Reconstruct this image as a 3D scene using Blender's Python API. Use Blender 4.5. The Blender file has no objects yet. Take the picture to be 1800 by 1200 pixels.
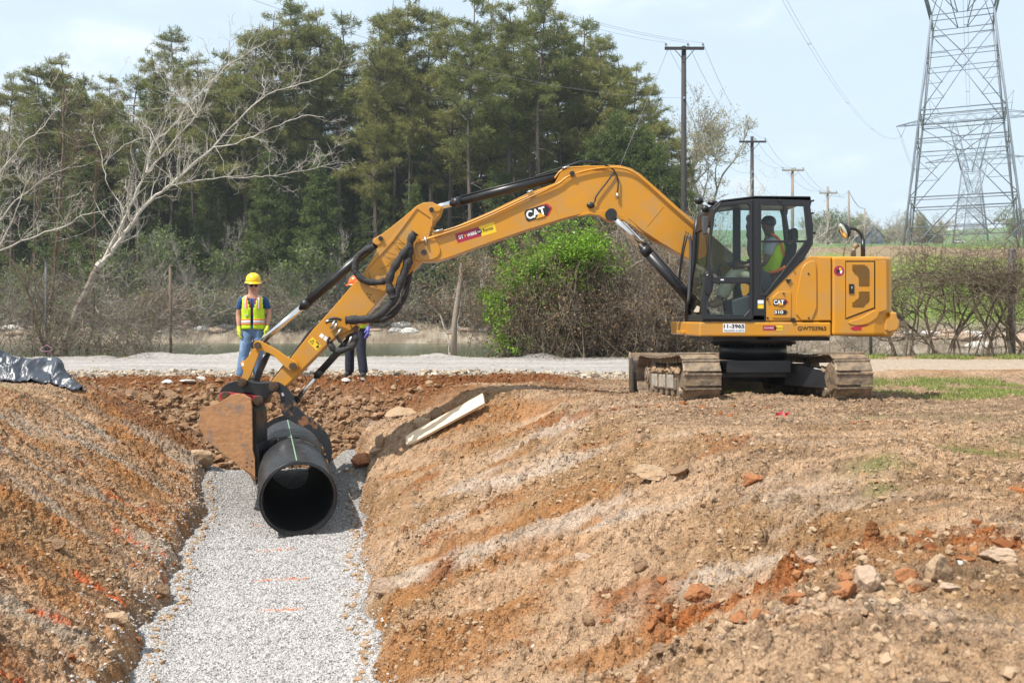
import bpy, bmesh, math, random
import numpy as np
from mathutils import Vector, Matrix

SC = bpy.context.scene
COL = SC.collection
R = math.radians
random.seed(7)
RNG = np.random.default_rng(7)

# ---------------------------------------------------------------- camera
F_PX, HOR = 1650.0, 562.0           # focal length and horizon height, measured on the 1800 px wide photograph
cam_d = bpy.data.cameras.new("camera")
cam = bpy.data.objects.new("camera", cam_d)
COL.objects.link(cam)
cam.location = (0, 0, 1.0)
cam.rotation_euler = (R(90), 0, 0)
cam_d.sensor_width = 36.0
cam_d.lens = 36.0 * F_PX / 1800.0
cam_d.shift_y = -(600.0 - HOR) / 1800.0
cam_d.clip_start = 0.05
cam_d.clip_end = 6000
cam_d.dof.use_dof = True           # the photograph is focused on the machine
cam_d.dof.focus_distance = 12.4
cam_d.dof.aperture_fstop = 5.0
SC.camera = cam

# ---------------------------------------------------------------- light
SUN_EL, SUN_AZ = R(57), R(235)      # azimuth clockwise from +Y: the sun stands to the left, a little to the camera's side
sd = Vector((math.sin(SUN_AZ) * math.cos(SUN_EL), math.cos(SUN_AZ) * math.cos(SUN_EL), math.sin(SUN_EL)))
sun_d = bpy.data.lights.new("sun", 'SUN')
sun_d.energy = 5.0
sun_d.angle = R(0.5)
sun_d.color = (1.0, 0.95, 0.87)
sun = bpy.data.objects.new("sun", sun_d)
COL.objects.link(sun)
sun.rotation_euler = sd.to_track_quat('Z', 'Y').to_euler()
sun.location = (-20, 0, 40)

world = bpy.data.worlds.new("World")
SC.world = world
world.use_nodes = True
wn, wl = world.node_tree.nodes, world.node_tree.links
wn.clear()
w_out = wn.new('ShaderNodeOutputWorld')
w_bg = wn.new('ShaderNodeBackground')
w_sky = wn.new('ShaderNodeTexSky')
w_sky.sky_type = 'NISHITA'
w_sky.sun_disc = False
w_sky.sun_elevation = SUN_EL
w_sky.sun_rotation = SUN_AZ
w_sky.air_density = 1.0
w_sky.dust_density = 2.2
w_sky.ozone_density = 1.0
w_bg.inputs['Strength'].default_value = 0.115
# thin bright spring clouds, laid on the sky's own dome of directions
w_tc = wn.new('ShaderNodeTexCoord')
w_map = wn.new('ShaderNodeMapping')
w_map.inputs['Scale'].default_value = (1.6, 1.6, 4.2)
w_map.inputs['Location'].default_value = (0.35, 0.1, 0.3)
w_n = wn.new('ShaderNodeTexNoise')
w_n.inputs['Scale'].default_value = 2.3
w_n.inputs['Detail'].default_value = 9
w_n.inputs['Roughness'].default_value = 0.55
w_n.inputs['Distortion'].default_value = 0.25
w_r = wn.new('ShaderNodeValToRGB')
w_r.color_ramp.elements[0].position = 0.44
w_r.color_ramp.elements[0].color = (0.74, 0.74, 0.74, 1)
w_r.color_ramp.elements[1].position = 0.66
w_r.color_ramp.elements[1].color = (0.92, 0.92, 0.92, 1)
w_mix = wn.new('ShaderNodeMix')
w_mix.data_type = 'RGBA'
w_mix.inputs[7].default_value = (5.7, 6.8, 7.6, 1)
wl.new(w_tc.outputs['Generated'], w_map.inputs['Vector'])
wl.new(w_map.outputs['Vector'], w_n.inputs['Vector'])
wl.new(w_n.outputs['Fac'], w_r.inputs['Fac'])
wl.new(w_r.outputs['Color'], w_mix.inputs[0])
wl.new(w_sky.outputs['Color'], w_mix.inputs[6])
w_r2 = wn.new('ShaderNodeValToRGB')
w_r2.color_ramp.elements[0].position = 0.50; w_r2.color_ramp.elements[0].color = (0, 0, 0, 1)
w_r2.color_ramp.elements[1].position = 0.70; w_r2.color_ramp.elements[1].color = (0.85, 0.85, 0.85, 1)
w_mix2 = wn.new('ShaderNodeMix'); w_mix2.data_type = 'RGBA'; w_mix2.inputs[7].default_value = (7.4, 7.4, 7.5, 1)
wl.new(w_n.outputs['Fac'], w_r2.inputs['Fac']); wl.new(w_r2.outputs['Color'], w_mix2.inputs[0]); wl.new(w_mix.outputs[2], w_mix2.inputs[6])
wl.new(w_mix2.outputs[2], w_bg.inputs['Color'])
wl.new(w_bg.outputs['Background'], w_out.inputs['Surface'])

vs = SC.view_settings
vs.view_transform = 'Standard'
vs.look = 'None'
vs.exposure = 0.46
vs.gamma = 1.0
vs.use_curve_mapping = False
SC.cycles.use_denoising = True
SC.cycles.denoising_prefilter = 'ACCURATE'
SC.cycles.sample_clamp_indirect = 5.0
SC.cycles.caustics_reflective = False
SC.cycles.caustics_refractive = False
SC.cycles.max_bounces = 6
SC.cycles.transparent_max_bounces = 16
SC.cycles.volume_bounces = 0

# ---------------------------------------------------------------- helpers
def P(px, py, Y):
    """Point at depth Y seen at a pixel of the photograph: the ruler the scene was surveyed with."""
    return Vector(((px - 900.0) * Y / F_PX, Y, 1.0 - (py - HOR) * Y / F_PX))

def tag(o, label=None, cat=None, group=None, kind=None):
    if label: o['label'] = label
    if cat: o['category'] = cat
    if group: o['group'] = group
    if kind: o['kind'] = kind
    return o

def empty(name, loc, label, cat, group=None, rz=0.0):
    o = bpy.data.objects.new(name, None)
    o.empty_display_size = 0.2
    COL.objects.link(o)
    o.location = loc
    o.rotation_euler = (0, 0, rz)
    return tag(o, label, cat, group)

def origin_of(p):
    """World translation of a parent chain made of unrotated objects."""
    v = Vector((0, 0, 0))
    while p is not None:
        v += Vector(p.location)
        p = p.parent
    return v

def link_mesh(name, me, parent=None, world=True):
    o = bpy.data.objects.new(name, me)
    COL.objects.link(o)
    if parent is not None:
        if world:
            me.transform(Matrix.Translation(-origin_of(parent)))
        o.parent = parent
    return o

def copy_tree(o, parent=None):
    c = o.copy()
    COL.objects.link(c)
    if parent is not None:
        c.parent = parent
    for ch in o.children:
        copy_tree(ch, c)
    return c

class MB:
    def __init__(s):
        s.V, s.Fc, s.M, s.S = [], [], [], []
    def add(s, vs, fs, m=0, smooth=False):
        b = len(s.V)
        s.V.extend([tuple(v) for v in vs])
        for f in fs:
            s.Fc.append(tuple(i + b for i in f)); s.M.append(m); s.S.append(smooth)
    def box(s, c, size, rot=None, m=0):
        hx, hy, hz = size[0] / 2, size[1] / 2, size[2] / 2
        vs = [Vector((x * hx, y * hy, z * hz)) for z in (-1, 1) for y in (-1, 1) for x in (-1, 1)]
        if rot is not None: vs = [rot @ v for v in vs]
        c = Vector(c)
        s.add([v + c for v in vs], [(0, 2, 3, 1), (4, 5, 7, 6), (0, 1, 5, 4), (2, 6, 7, 3), (0, 4, 6, 2), (1, 3, 7, 5)], m)
    def prism(s, pts, off, m=0):
        n = len(pts); off = Vector(off)
        a = [Vector(p) for p in pts]
        nrm = Vector((0, 0, 0))
        for i in range(n):
            p, q = a[i], a[(i + 1) % n]
            nrm += p.cross(q)
        if nrm.dot(off) > 0: a = a[::-1]
        b = [p + off for p in a]
        fs = [tuple(range(n)), tuple(range(2 * n - 1, n - 1, -1))]
        for i in range(n):
            j = (i + 1) % n
            fs.append((j, i, i + n, j + n))
        s.add(a + b, fs, m)
    def tube(s, pts, r, n=8, m=0, caps=True, smooth=True):
        pts = [Vector(p) for p in pts]
        k = len(pts)
        rr = r if isinstance(r, (list, tuple)) else [r] * k
        up = None; vs = []
        for i in range(k):
            t = (pts[min(i + 1, k - 1)] - pts[max(i - 1, 0)])
            if t.length < 1e-9: t = Vector((0, 0, 1))
            t.normalize()
            if up is None:
                up = Vector((0, 0, 1)) if abs(t.z) < 0.9 else Vector((1, 0, 0))
            u = up - t * up.dot(t)
            if u.length < 1e-6: u = t.orthogonal()
            u.normalize(); up = u
            w = t.cross(u)
            for j in range(n):
                a = 2 * math.pi * j / n
                vs.append(pts[i] + (u * math.cos(a) + w * math.sin(a)) * rr[i])
        fs = []
        for i in range(k - 1):
            for j in range(n):
                j2 = (j + 1) % n
                fs.append((i * n + j, i * n + j2, (i + 1) * n + j2, (i + 1) * n + j))
        s.add(vs, fs, m, smooth)
        if caps:
            b = len(s.V) - len(vs)
            s.Fc.append(tuple(b + j for j in range(n - 1, -1, -1))); s.M.append(m); s.S.append(False)
            s.Fc.append(tuple(b + (k - 1) * n + j for j in range(n))); s.M.append(m); s.S.append(False)
    def cyl(s, p0, p1, r, n=20, m=0, r1=None):
        s.tube([p0, p1], [r, r if r1 is None else r1], n, m)
    def rings(s, rings, m=0, smooth=True, caps=True, closed=False):
        """loft through equally long rings of points"""
        n = len(rings[0]); vs = [p for r in rings for p in r]; fs = []
        for i in range(len(rings) - 1):
            for j in range(n):
                j2 = (j + 1) % n
                fs.append((i * n + j, i * n + j2, (i + 1) * n + j2, (i + 1) * n + j))
        s.add(vs, fs, m, smooth)
        if caps:
            b = len(s.V) - len(vs); k = len(rings)
            s.Fc.append(tuple(b + j for j in range(n - 1, -1, -1))); s.M.append(m); s.S.append(smooth)
            s.Fc.append(tuple(b + (k - 1) * n + j for j in range(n))); s.M.append(m); s.S.append(smooth)
    def ball(s, c, r, nu=12, nv=8, m=0, rot=None):
        c = Vector(c); r = Vector(r) if not isinstance(r, (int, float)) else Vector((r, r, r))
        vs = []
        for i in range(1, nv):
            th = math.pi * i / nv
            for j in range(nu):
                ph = 2 * math.pi * j / nu
                v = Vector((r.x * math.sin(th) * math.cos(ph), r.y * math.sin(th) * math.sin(ph), r.z * math.cos(th)))
                vs.append(c + (rot @ v if rot else v))
        t = Vector((0, 0, r.z)); b = Vector((0, 0, -r.z))
        vs.append(c + (rot @ t if rot else t)); vs.append(c + (rot @ b if rot else b))
        fs = []
        for i in range(nv - 2):
            for j in range(nu):
                j2 = (j + 1) % nu
                fs.append((i * nu + j, (i + 1) * nu + j, (i + 1) * nu + j2, i * nu + j2))
        T = (nv - 1) * nu
        for j in range(nu):
            j2 = (j + 1) % nu
            fs.append((T, j, j2)); fs.append((T + 1, (nv - 2) * nu + j2, (nv - 2) * nu + j))
        s.add(vs, fs, m, True)
    def build(s, name, mats, parent=None, bevel=0.0, world=True, seg=2):
        me = bpy.data.meshes.new(name)
        me.from_pydata(s.V, [], s.Fc)
        if not isinstance(mats, (list, tuple)): mats = [mats]
        for m in mats: me.materials.append(m)
        me.polygons.foreach_set('material_index', s.M)
        me.polygons.foreach_set('use_smooth', s.S)
        me.update()
        o = link_mesh(name, me, parent, world)
        if bevel:
            b = o.modifiers.new('bevel', 'BEVEL'); b.width = bevel; b.segments = seg; b.limit_method = 'ANGLE'; b.angle_limit = R(40)
        return o

def np_mesh(name, V, Fq, mats, parent=None, smooth=False, mi=None, cols=None):
    """fast mesh from arrays; Fq (n,k) all faces of k corners"""
    me = bpy.data.meshes.new(name)
    V = np.ascontiguousarray(V, dtype=np.float32); Fq = np.ascontiguousarray(Fq, dtype=np.int32)
    n, k = Fq.shape
    me.vertices.add(len(V)); me.vertices.foreach_set('co', V.ravel())
    me.loops.add(n * k); me.loops.foreach_set('vertex_index', Fq.ravel())
    me.polygons.add(n)
    me.polygons.foreach_set('loop_start', np.arange(0, n * k, k, dtype=np.int32))
    me.polygons.foreach_set('loop_total', np.full(n, k, dtype=np.int32))
    if not isinstance(mats, (list, tuple)): mats = [mats]
    for m in mats: me.materials.append(m)
    if mi is not None: me.polygons.foreach_set('material_index', np.ascontiguousarray(mi, dtype=np.int32))
    me.polygons.foreach_set('use_smooth', np.full(n, smooth))
    me.update(calc_edges=True)
    if cols is not None:
        a = me.color_attributes.new('Col', 'FLOAT_COLOR', 'POINT')
        c4 = np.ones((len(V), 4), dtype=np.float32); c4[:, :3] = cols
        a.data.foreach_set('color', c4.ravel())
    return link_mesh(name, me, parent)

def eval_mesh(ob):
    dg = bpy.context.evaluated_depsgraph_get()
    dg.update()
    me = bpy.data.meshes.new_from_object(ob.evaluated_get(dg), depsgraph=dg)
    return me

def plate(name, outer, Yn, thick, mat, parent=None, holes=(), bevel=0.006, px=True, smooth_deg=None):
    """A plate whose outline is traced in the plane y=Yn (pixels of the photograph, or metres) and that is `thick` deep behind it."""
    cu = bpy.data.curves.new(name, 'CURVE'); cu.dimensions = '2D'; cu.fill_mode = 'BOTH'
    for poly in [outer] + list(holes):
        sp = cu.splines.new('POLY'); sp.points.add(len(poly) - 1); sp.use_cyclic_u = True
        for i, p in enumerate(poly):
            q = P(p[0], p[1], Yn) if px else Vector((p[0], Yn, p[1]))
            sp.points[i].co = (q.x, q.z, 0, 1)
    cu.extrude = max(thick / 2 - bevel, 0.0005); cu.bevel_depth = bevel; cu.bevel_resolution = 2; cu.offset = -bevel
    ob = bpy.data.objects.new(name, cu); COL.objects.link(ob)
    me = eval_mesh(ob)
    bpy.data.objects.remove(ob); bpy.data.curves.remove(cu)
    me.transform(Matrix(((1, 0, 0, 0), (0, 0, -1, Yn + thick / 2), (0, 1, 0, 0), (0, 0, 0, 1))))
    me.name = name
    me.materials.clear(); me.materials.append(mat)
    me.polygons.foreach_set('use_smooth', [False] * len(me.polygons))
    return link_mesh(name, me, parent)

def lettering(name, txt, c, h, mat, parent, tilt=0.0, width=None, bold=0.0, depth=0.003, shear=0.0, rz=0.0):
    """Text facing the -Y side, centred on c, h = cap height in metres."""
    cu = bpy.data.curves.new(name, 'FONT'); cu.body = txt; cu.align_x = 'CENTER'; cu.align_y = 'CENTER'
    cu.size = 1.0; cu.extrude = 0.0; cu.offset = bold; cu.shear = shear
    ob = bpy.data.objects.new(name, cu); COL.objects.link(ob)
    me = eval_mesh(ob)
    bpy.data.objects.remove(ob); bpy.data.curves.remove(cu)
    co = np.zeros(len(me.vertices) * 3, dtype=np.float32); me.vertices.foreach_get('co', co); co = co.reshape(-1, 3)
    lo, hi = co.min(0), co.max(0)
    co -= (lo + hi) / 2; d = hi - lo
    k = h / d[1]; kx = k if width is None else width / d[0]
    x, z = co[:, 0] * kx, co[:, 1] * k
    ct, st = math.cos(tilt), math.sin(tilt)
    out = np.stack([c[0] + x * ct - z * st, np.full(len(x), c[1]), c[2] + x * st + z * ct], 1).astype(np.float32)
    me.vertices.foreach_set('co', out.ravel()); me.update()
    me.materials.clear(); me.materials.append(mat)
    o = link_mesh(name, me, parent)
    return o

# ---------------------------------------------------------------- numpy noise
def _hash(ix, iy, seed):
    h = (ix.astype(np.int64) * 374761393 + iy.astype(np.int64) * 668265263 + seed * 1442695041) & 0x7fffffff
    h = ((h ^ (h >> 13)) * 1274126177) & 0x7fffffff
    return ((h ^ (h >> 16)) & 0xffff) / 65535.0

def vnoise(x, y, seed=0):
    ix, iy = np.floor(x), np.floor(y)
    fx, fy = x - ix, y - iy
    ux, uy = fx * fx * fx * (fx * (fx * 6 - 15) + 10), fy * fy * fy * (fy * (fy * 6 - 15) + 10)
    g = lambda dx, dy: np.cos(6.28318 * _hash(ix + dx, iy + dy, seed)) * (fx - dx) + np.sin(6.28318 * _hash(ix + dx, iy + dy, seed)) * (fy - dy)
    a, b, c, d = g(0, 0), g(1, 0), g(0, 1), g(1, 1)
    return ((a * (1 - ux) + b * ux) * (1 - uy) + (c * (1 - ux) + d * ux) * uy) * 1.5

def fbm(x, y, oct=4, seed=0, gain=0.5):
    x, y = np.asarray(x, float), np.asarray(y, float)
    s = np.zeros(np.broadcast(x, y).shape); a = 1.0
    for o in range(oct):
        s = s + a * vnoise(x, y, seed + o * 17)
        x, y, a = x * 2.03 + 3.1, y * 2.03 - 1.7, a * gain
    return s

def sstep(a, b, x):
    t = np.clip((x - a) / (b - a), 0, 1)
    return t * t * (3 - 2 * t)

# ---------------------------------------------------------------- materials
def srgb(r, g, b):
    f = lambda c: c / 12.92 if c <= 0.04045 else ((c + 0.055) / 1.055) ** 2.4
    return (f(r / 255), f(g / 255), f(b / 255))

def mat(name, col, rough=0.6, metal=0.0, var=0.0, scale=8.0, bump=0.0, bscale=40.0, spec=0.5, dirt=None, dscale=3.0, dlo=0.55, dhi=0.75, coat=0.0, rvar=0.0, stretch=None):
    m = bpy.data.materials.new(name); m.use_nodes = True
    nt = m.node_tree; N, L = nt.nodes, nt.links
    b = N['Principled BSDF']
    b.inputs['Base Color'].default_value = (*col, 1)
    b.inputs['Roughness'].default_value = rough
    b.inputs['Metallic'].default_value = metal
    b.inputs['Specular IOR Level'].default_value = spec
    if coat: b.inputs['Coat Weight'].default_value = coat; b.inputs['Coat Roughness'].default_value = 0.15
    tc = N.new('ShaderNodeTexCoord'); src = tc.outputs['Object']
    if stretch:
        mp = N.new('ShaderNodeMapping'); mp.inputs['Scale'].default_value = stretch
        L.new(src, mp.inputs['Vector']); src = mp.outputs['Vector']
    last = None
    if var:
        n = N.new('ShaderNodeTexNoise'); n.inputs['Scale'].default_value = scale; n.inputs['Detail'].default_value = 6
        L.new(src, n.inputs['Vector'])
        mx = N.new('ShaderNodeMix'); mx.data_type = 'RGBA'
        mx.inputs[6].default_value = (*[c * (1 - var) for c in col], 1)
        mx.inputs[7].default_value = (*[min(1, c * (1 + var)) for c in col], 1)
        L.new(n.outputs['Fac'], mx.inputs[0]); last = mx.outputs[2]
        if rvar:
            mr = N.new('ShaderNodeMapRange'); mr.inputs[1].default_value = 0.3; mr.inputs[2].default_value = 0.7
            mr.inputs[3].default_value = rough - rvar; mr.inputs[4].default_value = rough + rvar
            L.new(n.outputs['Fac'], mr.inputs[0]); L.new(mr.outputs[0], b.inputs['Roughness'])
    if dirt is not None:
        n2 = N.new('ShaderNodeTexNoise'); n2.inputs['Scale'].default_value = dscale; n2.inputs['Detail'].default_value = 8; n2.inputs['Roughness'].default_value = 0.65
        L.new(src, n2.inputs['Vector'])
        rp = N.new('ShaderNodeMapRange'); rp.inputs[1].default_value = dlo; rp.inputs[2].default_value = dhi
        L.new(n2.outputs['Fac'], rp.inputs[0])
        m2 = N.new('ShaderNodeMix'); m2.data_type = 'RGBA'
        L.new(rp.outputs[0], m2.inputs[0])
        if last is not None: L.new(last, m2.inputs[6])
        else: m2.inputs[6].default_value = (*col, 1)
        m2.inputs[7].default_value = (*dirt, 1)
        last = m2.outputs[2]
    if last is not None: L.new(last, b.inputs['Base Color'])
    if bump:
        n3 = N.new('ShaderNodeTexNoise'); n3.inputs['Scale'].default_value = bscale; n3.inputs['Detail'].default_value = 6
        L.new(src, n3.inputs['Vector'])
        bp = N.new('ShaderNodeBump'); bp.inputs['Strength'].default_value = min(1, bump); bp.inputs['Distance'].default_value = 0.02 * max(1, bump)
        L.new(n3.outputs['Fac'], bp.inputs['Height']); L.new(bp.outputs['Normal'], b.inputs['Normal'])
    return m

def mat_island(name, cols, rough=0.85, trans=0.0, pos=None):
    """each loose piece of the mesh takes its own colour from a ramp"""
    m = bpy.data.materials.new(name); m.use_nodes = True
    nt = m.node_tree; N, L = nt.nodes, nt.links
    b = N['Principled BSDF']; b.inputs['Roughness'].default_value = rough; b.inputs['Specular IOR Level'].default_value = 0.3
    g = N.new('ShaderNodeNewGeometry'); r = N.new('ShaderNodeValToRGB'); r.color_ramp.interpolation = 'LINEAR'
    el = r.color_ramp.elements
    while len(el) < len(cols): el.new(0.5)
    for i, c in enumerate(cols):
        el[i].position = pos[i] if pos else i / (len(cols) - 1); el[i].color = (*c, 1)
    L.new(g.outputs['Random Per Island'], r.inputs['Fac'])
    L.new(r.outputs['Color'], b.inputs['Base Color'])
    if trans:
        t = N.new('ShaderNodeBsdfTranslucent'); mx = N.new('ShaderNodeMixShader'); mx.inputs[0].default_value = trans
        L.new(r.outputs['Color'], t.inputs['Color'])
        L.new(b.outputs[0], mx.inputs[1]); L.new(t.outputs[0], mx.inputs[2])
        L.new(mx.outputs[0], N['Material Output'].inputs['Surface'])
    return m
# ================================================================ GROUND
WATER_Z = -0.8
def Xl(y): return -2.82 - 0.235 * (y - 7.1) + 0.10 * vnoise(y * 1.3, y * 0 + 3.3, 5) + 0.05 * vnoise(y * 4.1, y * 0 + 8.3, 6)
def Xr(y): return -1.05 - 0.19 * (y - 7.1) + 0.10 * vnoise(y * 1.1, y * 0 + 13.3, 7) + 0.05 * vnoise(y * 3.7, y * 0 + 2.3, 8)
def floor_z(x, y):
    f = -1.75 + 0.42 * sstep(12.6, 14.2, y) + 0.9 * sstep(5.2, 2.6, y)
    return f + 0.22 * sstep(12.2, 14.0, y) * sstep(0.55, 0.0, Xr(y) - x)
def shore(x): return 72.0 - 20.0 * sstep(9, 19, x) + 1.5 * vnoise(x * 0.12, x * 0 + 1.0, 31)

def base_h(x, y):
    """the lie of the land without its small relief; also the masks the relief and the colours use"""
    pl = 0.03 * fbm(x * 0.35, y * 0.35, 3, 41)
    pl = pl - 0.042 * np.clip(y - 11.3, 0, 3.0) * sstep(0.3, 2.0, x) * sstep(17.5, 15.0, y)
    pl = pl + 0.07 * np.exp(-((x - 3.1) / 0.7) ** 2 - ((y - 11.8) / 0.5) ** 2) * 0.8
    for tx in (2.25, 4.10): pl = pl + 0.055 * np.exp(-((x - tx) / 0.33) ** 2 - ((y - 10.93) / 0.13) ** 2)
    pl = pl + 0.12 * np.exp(-((x - 2.6) / 0.5) ** 2 - ((y - 6.4) / 0.6) ** 2)
    pl = pl + 0.10 * sstep(-5.5, -8.0, x) * sstep(11, 13.0, y) * sstep(16, 14.5, y)
    berm = 0.16 * np.exp(-((y - 16.0 - 0.15 * x * 0.2) / 0.42) ** 2) * sstep(1.6, -0.4, x)
    pl = pl + berm - 0.17 * sstep(14.6, 15.3, y) * sstep(1.2, -0.6, x) * sstep(16.9, 15.9, y)
    fz = floor_z(x, y)
    dl, dr = Xl(y) - x, x - Xr(y)
    sl = fz + np.where(dl > 0, 0.58 * dl + 0.20 * sstep(0, 0.22, dl), 0)
    sr = fz + np.where(dr > 0, 0.53 * dr + 0.26 * sstep(0, 0.25, dr), 0)
    en = fz + 0.98 * np.clip(y - 14.25 - 0.10 * (x + 3.4), 0, 9)
    hole = np.maximum(np.maximum(sl, sr), np.maximum(en, fz))
    k = 0.22
    hh = np.clip(0.5 + 0.5 * (pl - hole) / k, 0, 1)          # smooth minimum: the worn crest of the bank
    h = pl * (1 - hh) + hole * hh - k * hh * (1 - hh)
    inhole = sstep(0.05, -0.25, h - pl)
    endw = inhole * sstep(0.0, 0.12, en - np.maximum(sl, sr))
    # road, lake and hills behind
    road = sstep(16.9, 17.4, y) * sstep(23.8, 23.3, y)
    h = h + road * 0.04 + 0.05 * np.exp(-((y - 23.9) / 0.5) ** 2)
    S = shore(x)
    down = -0.05 - 1.75 * sstep(25.2, 32.0, y)
    h = np.where(y > 24.5, h * sstep(26, 24.5, y) + down, h)
    d = y - S
    right = sstep(10, 20, x - 0.0 * y)
    zl = -0.8 + 0.30 * np.clip(d, 0, 6) + 0.26 * np.clip(d - 6, 0, 60) + 0.02 * np.clip(d - 86, 0, 2000)
    zr = -0.8 + 0.25 * np.clip(d, 0, 4) + 0.245 * np.clip(d - 4, 0, 30) + 0.082 * np.clip(d - 34, 0, 280) + 0.12 * np.clip(d - 314, 0, 220) + 0.05 * np.clip(x - 0.46 * y, 0, 120) * sstep(60, 120, d)
    far = zl * (1 - right) + zr * right + 0.4 * fbm(x * 0.08, y * 0.08, 3, 55) * sstep(4, 30, d)
    h = np.where(d > -6, np.maximum(h, np.where(d > 0, far, -0.8 + 0.2 * d)), h)
    return h, inhole, endw, road, d, right, pl, dl, dr

def clods(x, y, cell, prob, r0, r1, seed, warp=0.35):
    """lumps of soil standing out of the surface, one per cell at most"""
    wx = x + warp * cell * vnoise(x / cell * 1.3, y / cell * 1.3, seed + 5); wy = y + warp * cell * vnoise(x / cell * 1.3 + 9, y / cell * 1.3, seed + 6)
    ix, iy = np.floor(wx / cell), np.floor(wy / cell)
    out = np.zeros(x.shape)
    for dx in (-1, 0, 1):
        for dy in (-1, 0, 1):
            jx, jy = ix + dx, iy + dy
            a = _hash(jx, jy, seed); b = _hash(jx, jy, seed + 1); c = _hash(jx, jy, seed + 2); e = _hash(jx, jy, seed + 3)
            r = np.where(c < prob, r0 + (r1 - r0) * e ** 2, 1e-6)
            q = (wx - (jx + a) * cell) * (0.75 + 0.6 * b); w = (wy - (jy + b) * cell) * (0.75 + 0.6 * a)
            d2 = (np.abs(q) ** 2.6 + np.abs(w) ** 2.6) / r ** 2.6
            out = np.maximum(out, np.sqrt(np.clip(1 - d2, 0, 1)) * r * 0.9)
    return out

def relief(x, y, inhole, endw, road, d):
    near = sstep(26, 23, y)
    lf = sstep(-1.5, -2.5, x + 0.21 * (y - 7.1))             # 1 on the left bank
    al = x * 0.87 - y * 0.49; ac = x * 0.49 + y * 0.87
    st = (1 - lf) * fbm(al * 0.45, ac * 3.2, 4, 61) + lf * fbm((x + 0.1 * y) * 0.45, (y - 0.1 * x) * 3.2, 4, 62)
    n1 = fbm(x * 1.6, y * 1.6, 3, 71); n2 = fbm(x * 5.5, y * 5.5, 3, 72); n3 = fbm(x * 17, y * 17, 3, 73)
    n4 = fbm(x * 46, y * 46, 2, 78)
    clod = np.maximum(0, fbm(x * 7, y * 7, 3, 74) - 0.05)
    bank = sstep(0.02, 0.5, inhole)
    crumb = sstep(-0.25, 0.35, fbm(x * 0.9 + 4, y * 0.9, 3, 75))
    rough = 0.35 + 0.65 * bank
    flat = 1 - 0.75 * road
    dz = flat * near * (rough * (0.030 * n1 + 0.020 * n2) + (0.011 + 0.012 * crumb) * n3 + 0.006 * n4 + 0.05 * clod * crumb * (0.4 + 0.6 * bank) + 0.042 * st * (0.25 + 0.75 * bank) * (1 - endw))
    ac2 = (1 - lf) * ac + lf * (y - 0.1 * x); al2 = (1 - lf) * al + lf * x
    grv = fbm(al2 * 0.5 + 3, ac2 * 11, 3, 64)
    dz = dz + flat * near * bank * (1 - endw) * 0.020 * np.abs(grv) * sstep(-.3, .3, n1 + .2)
    dens = sstep(-0.5, 0.5, n1 + 0.5 * fbm(x * 0.5, y * 0.5, 2, 65))
    k1 = clods(x, y, 0.19, 0.45, 0.02, 0.085, 200); k2 = clods(x, y, 0.085, 0.6, 0.012, 0.040, 210); k3 = clods(x, y, 0.036, 0.75, 0.008, 0.019, 220)
    dz = dz + near * (1 - road) * ((0.25 + 0.75 * dens) * (0.30 + 0.70 * bank) * (k1 * (0.45 + 0.55 * endw) + k2 * 1.5) + k3 * 1.5 * (0.5 + 0.5 * dens))
    al3 = x * 0.78 - y * 0.62; ac3 = x * 0.62 + y * 0.78
    rb = np.exp(-((ac3 - 4.62) / 0.24) ** 2) * sstep(-2.9, -2.4, al3) * sstep(0.3, -0.6, al3)
    dz = dz + rb * (0.09 * np.abs(fbm(x * 5, y * 5, 4, 69)) + k1 * 1.2 + k2 * 0.6 - 0.03)
    hs = fbm(x * 0.9 + 2, y * 5.5, 4, 66); fl = (1 - bank) * near * (1 - road) * sstep(-1, 1, x)
    dz = dz + fl * (0.020 * np.abs(hs) + 0.012 * fbm(x * 2.2, y * 14, 3, 67))
    dz = dz * (1 - 0.92 * sstep(-0.02, 0.10, np.minimum(x - Xl(y), Xr(y) - x)) * sstep(14.5, 14.1, y))      # the trench floor is levelled under its stone
    big = np.maximum(0, fbm(x * 2.6, y * 2.6, 3, 76)) * 0.13 + 0.05 * n2 + 0.02 * n3
    dz = dz + endw * near * big * 0.8
    bm = np.exp(-((y - 16.0) / 0.5) ** 2) * sstep(1.6, 0.0, x)
    dz = dz + bm * (0.07 * np.abs(fbm(x * 4, y * 4, 4, 77)) + 0.03 * n3)
    # ruts and crumbs round the tracks
    dz = dz + near * sstep(1.2, 2.2, x) * sstep(9, 10.4, y) * sstep(14, 12.5, y) * 0.03 * np.abs(fbm(x * 3, y * 3, 4, 79))
    dz = dz + sstep(-3, 1, d) * sstep(9, 4, d) * 0.25 * np.abs(fbm(x * 0.9, y * 0.9, 4, 80))
    return dz, st, lf, crumb, n1, n2, bm

def H(x, y):
    x, y = np.asarray(x, float), np.asarray(y, float)
    h, ih, ew, rd, d, rt, pl, dl, dr = base_h(x, y)
    return h + relief(x, y, ih, ew, rd, d)[0]

def Hs(x, y): return float(H(np.array([x]), np.array([y]))[0])

def ground_px(px, py, y0=3.5, y1=70):
    """where the sight line through a pixel meets the ground"""
    Y = np.geomspace(y0, y1, 1400)
    X = (px - 900.0) * Y / F_PX; Z = 1.0 - (py - HOR) * Y / F_PX
    hit = np.where(Z < H(X, Y))[0]
    i = hit[0] if len(hit) else len(Y) - 1
    return Vector((X[i], Y[i], float(H(X[i:i + 1], Y[i:i + 1])[0])))

def lerp3(a, b, t): return a * (1 - t[..., None]) + np.array(b) * t[..., None]

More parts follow.
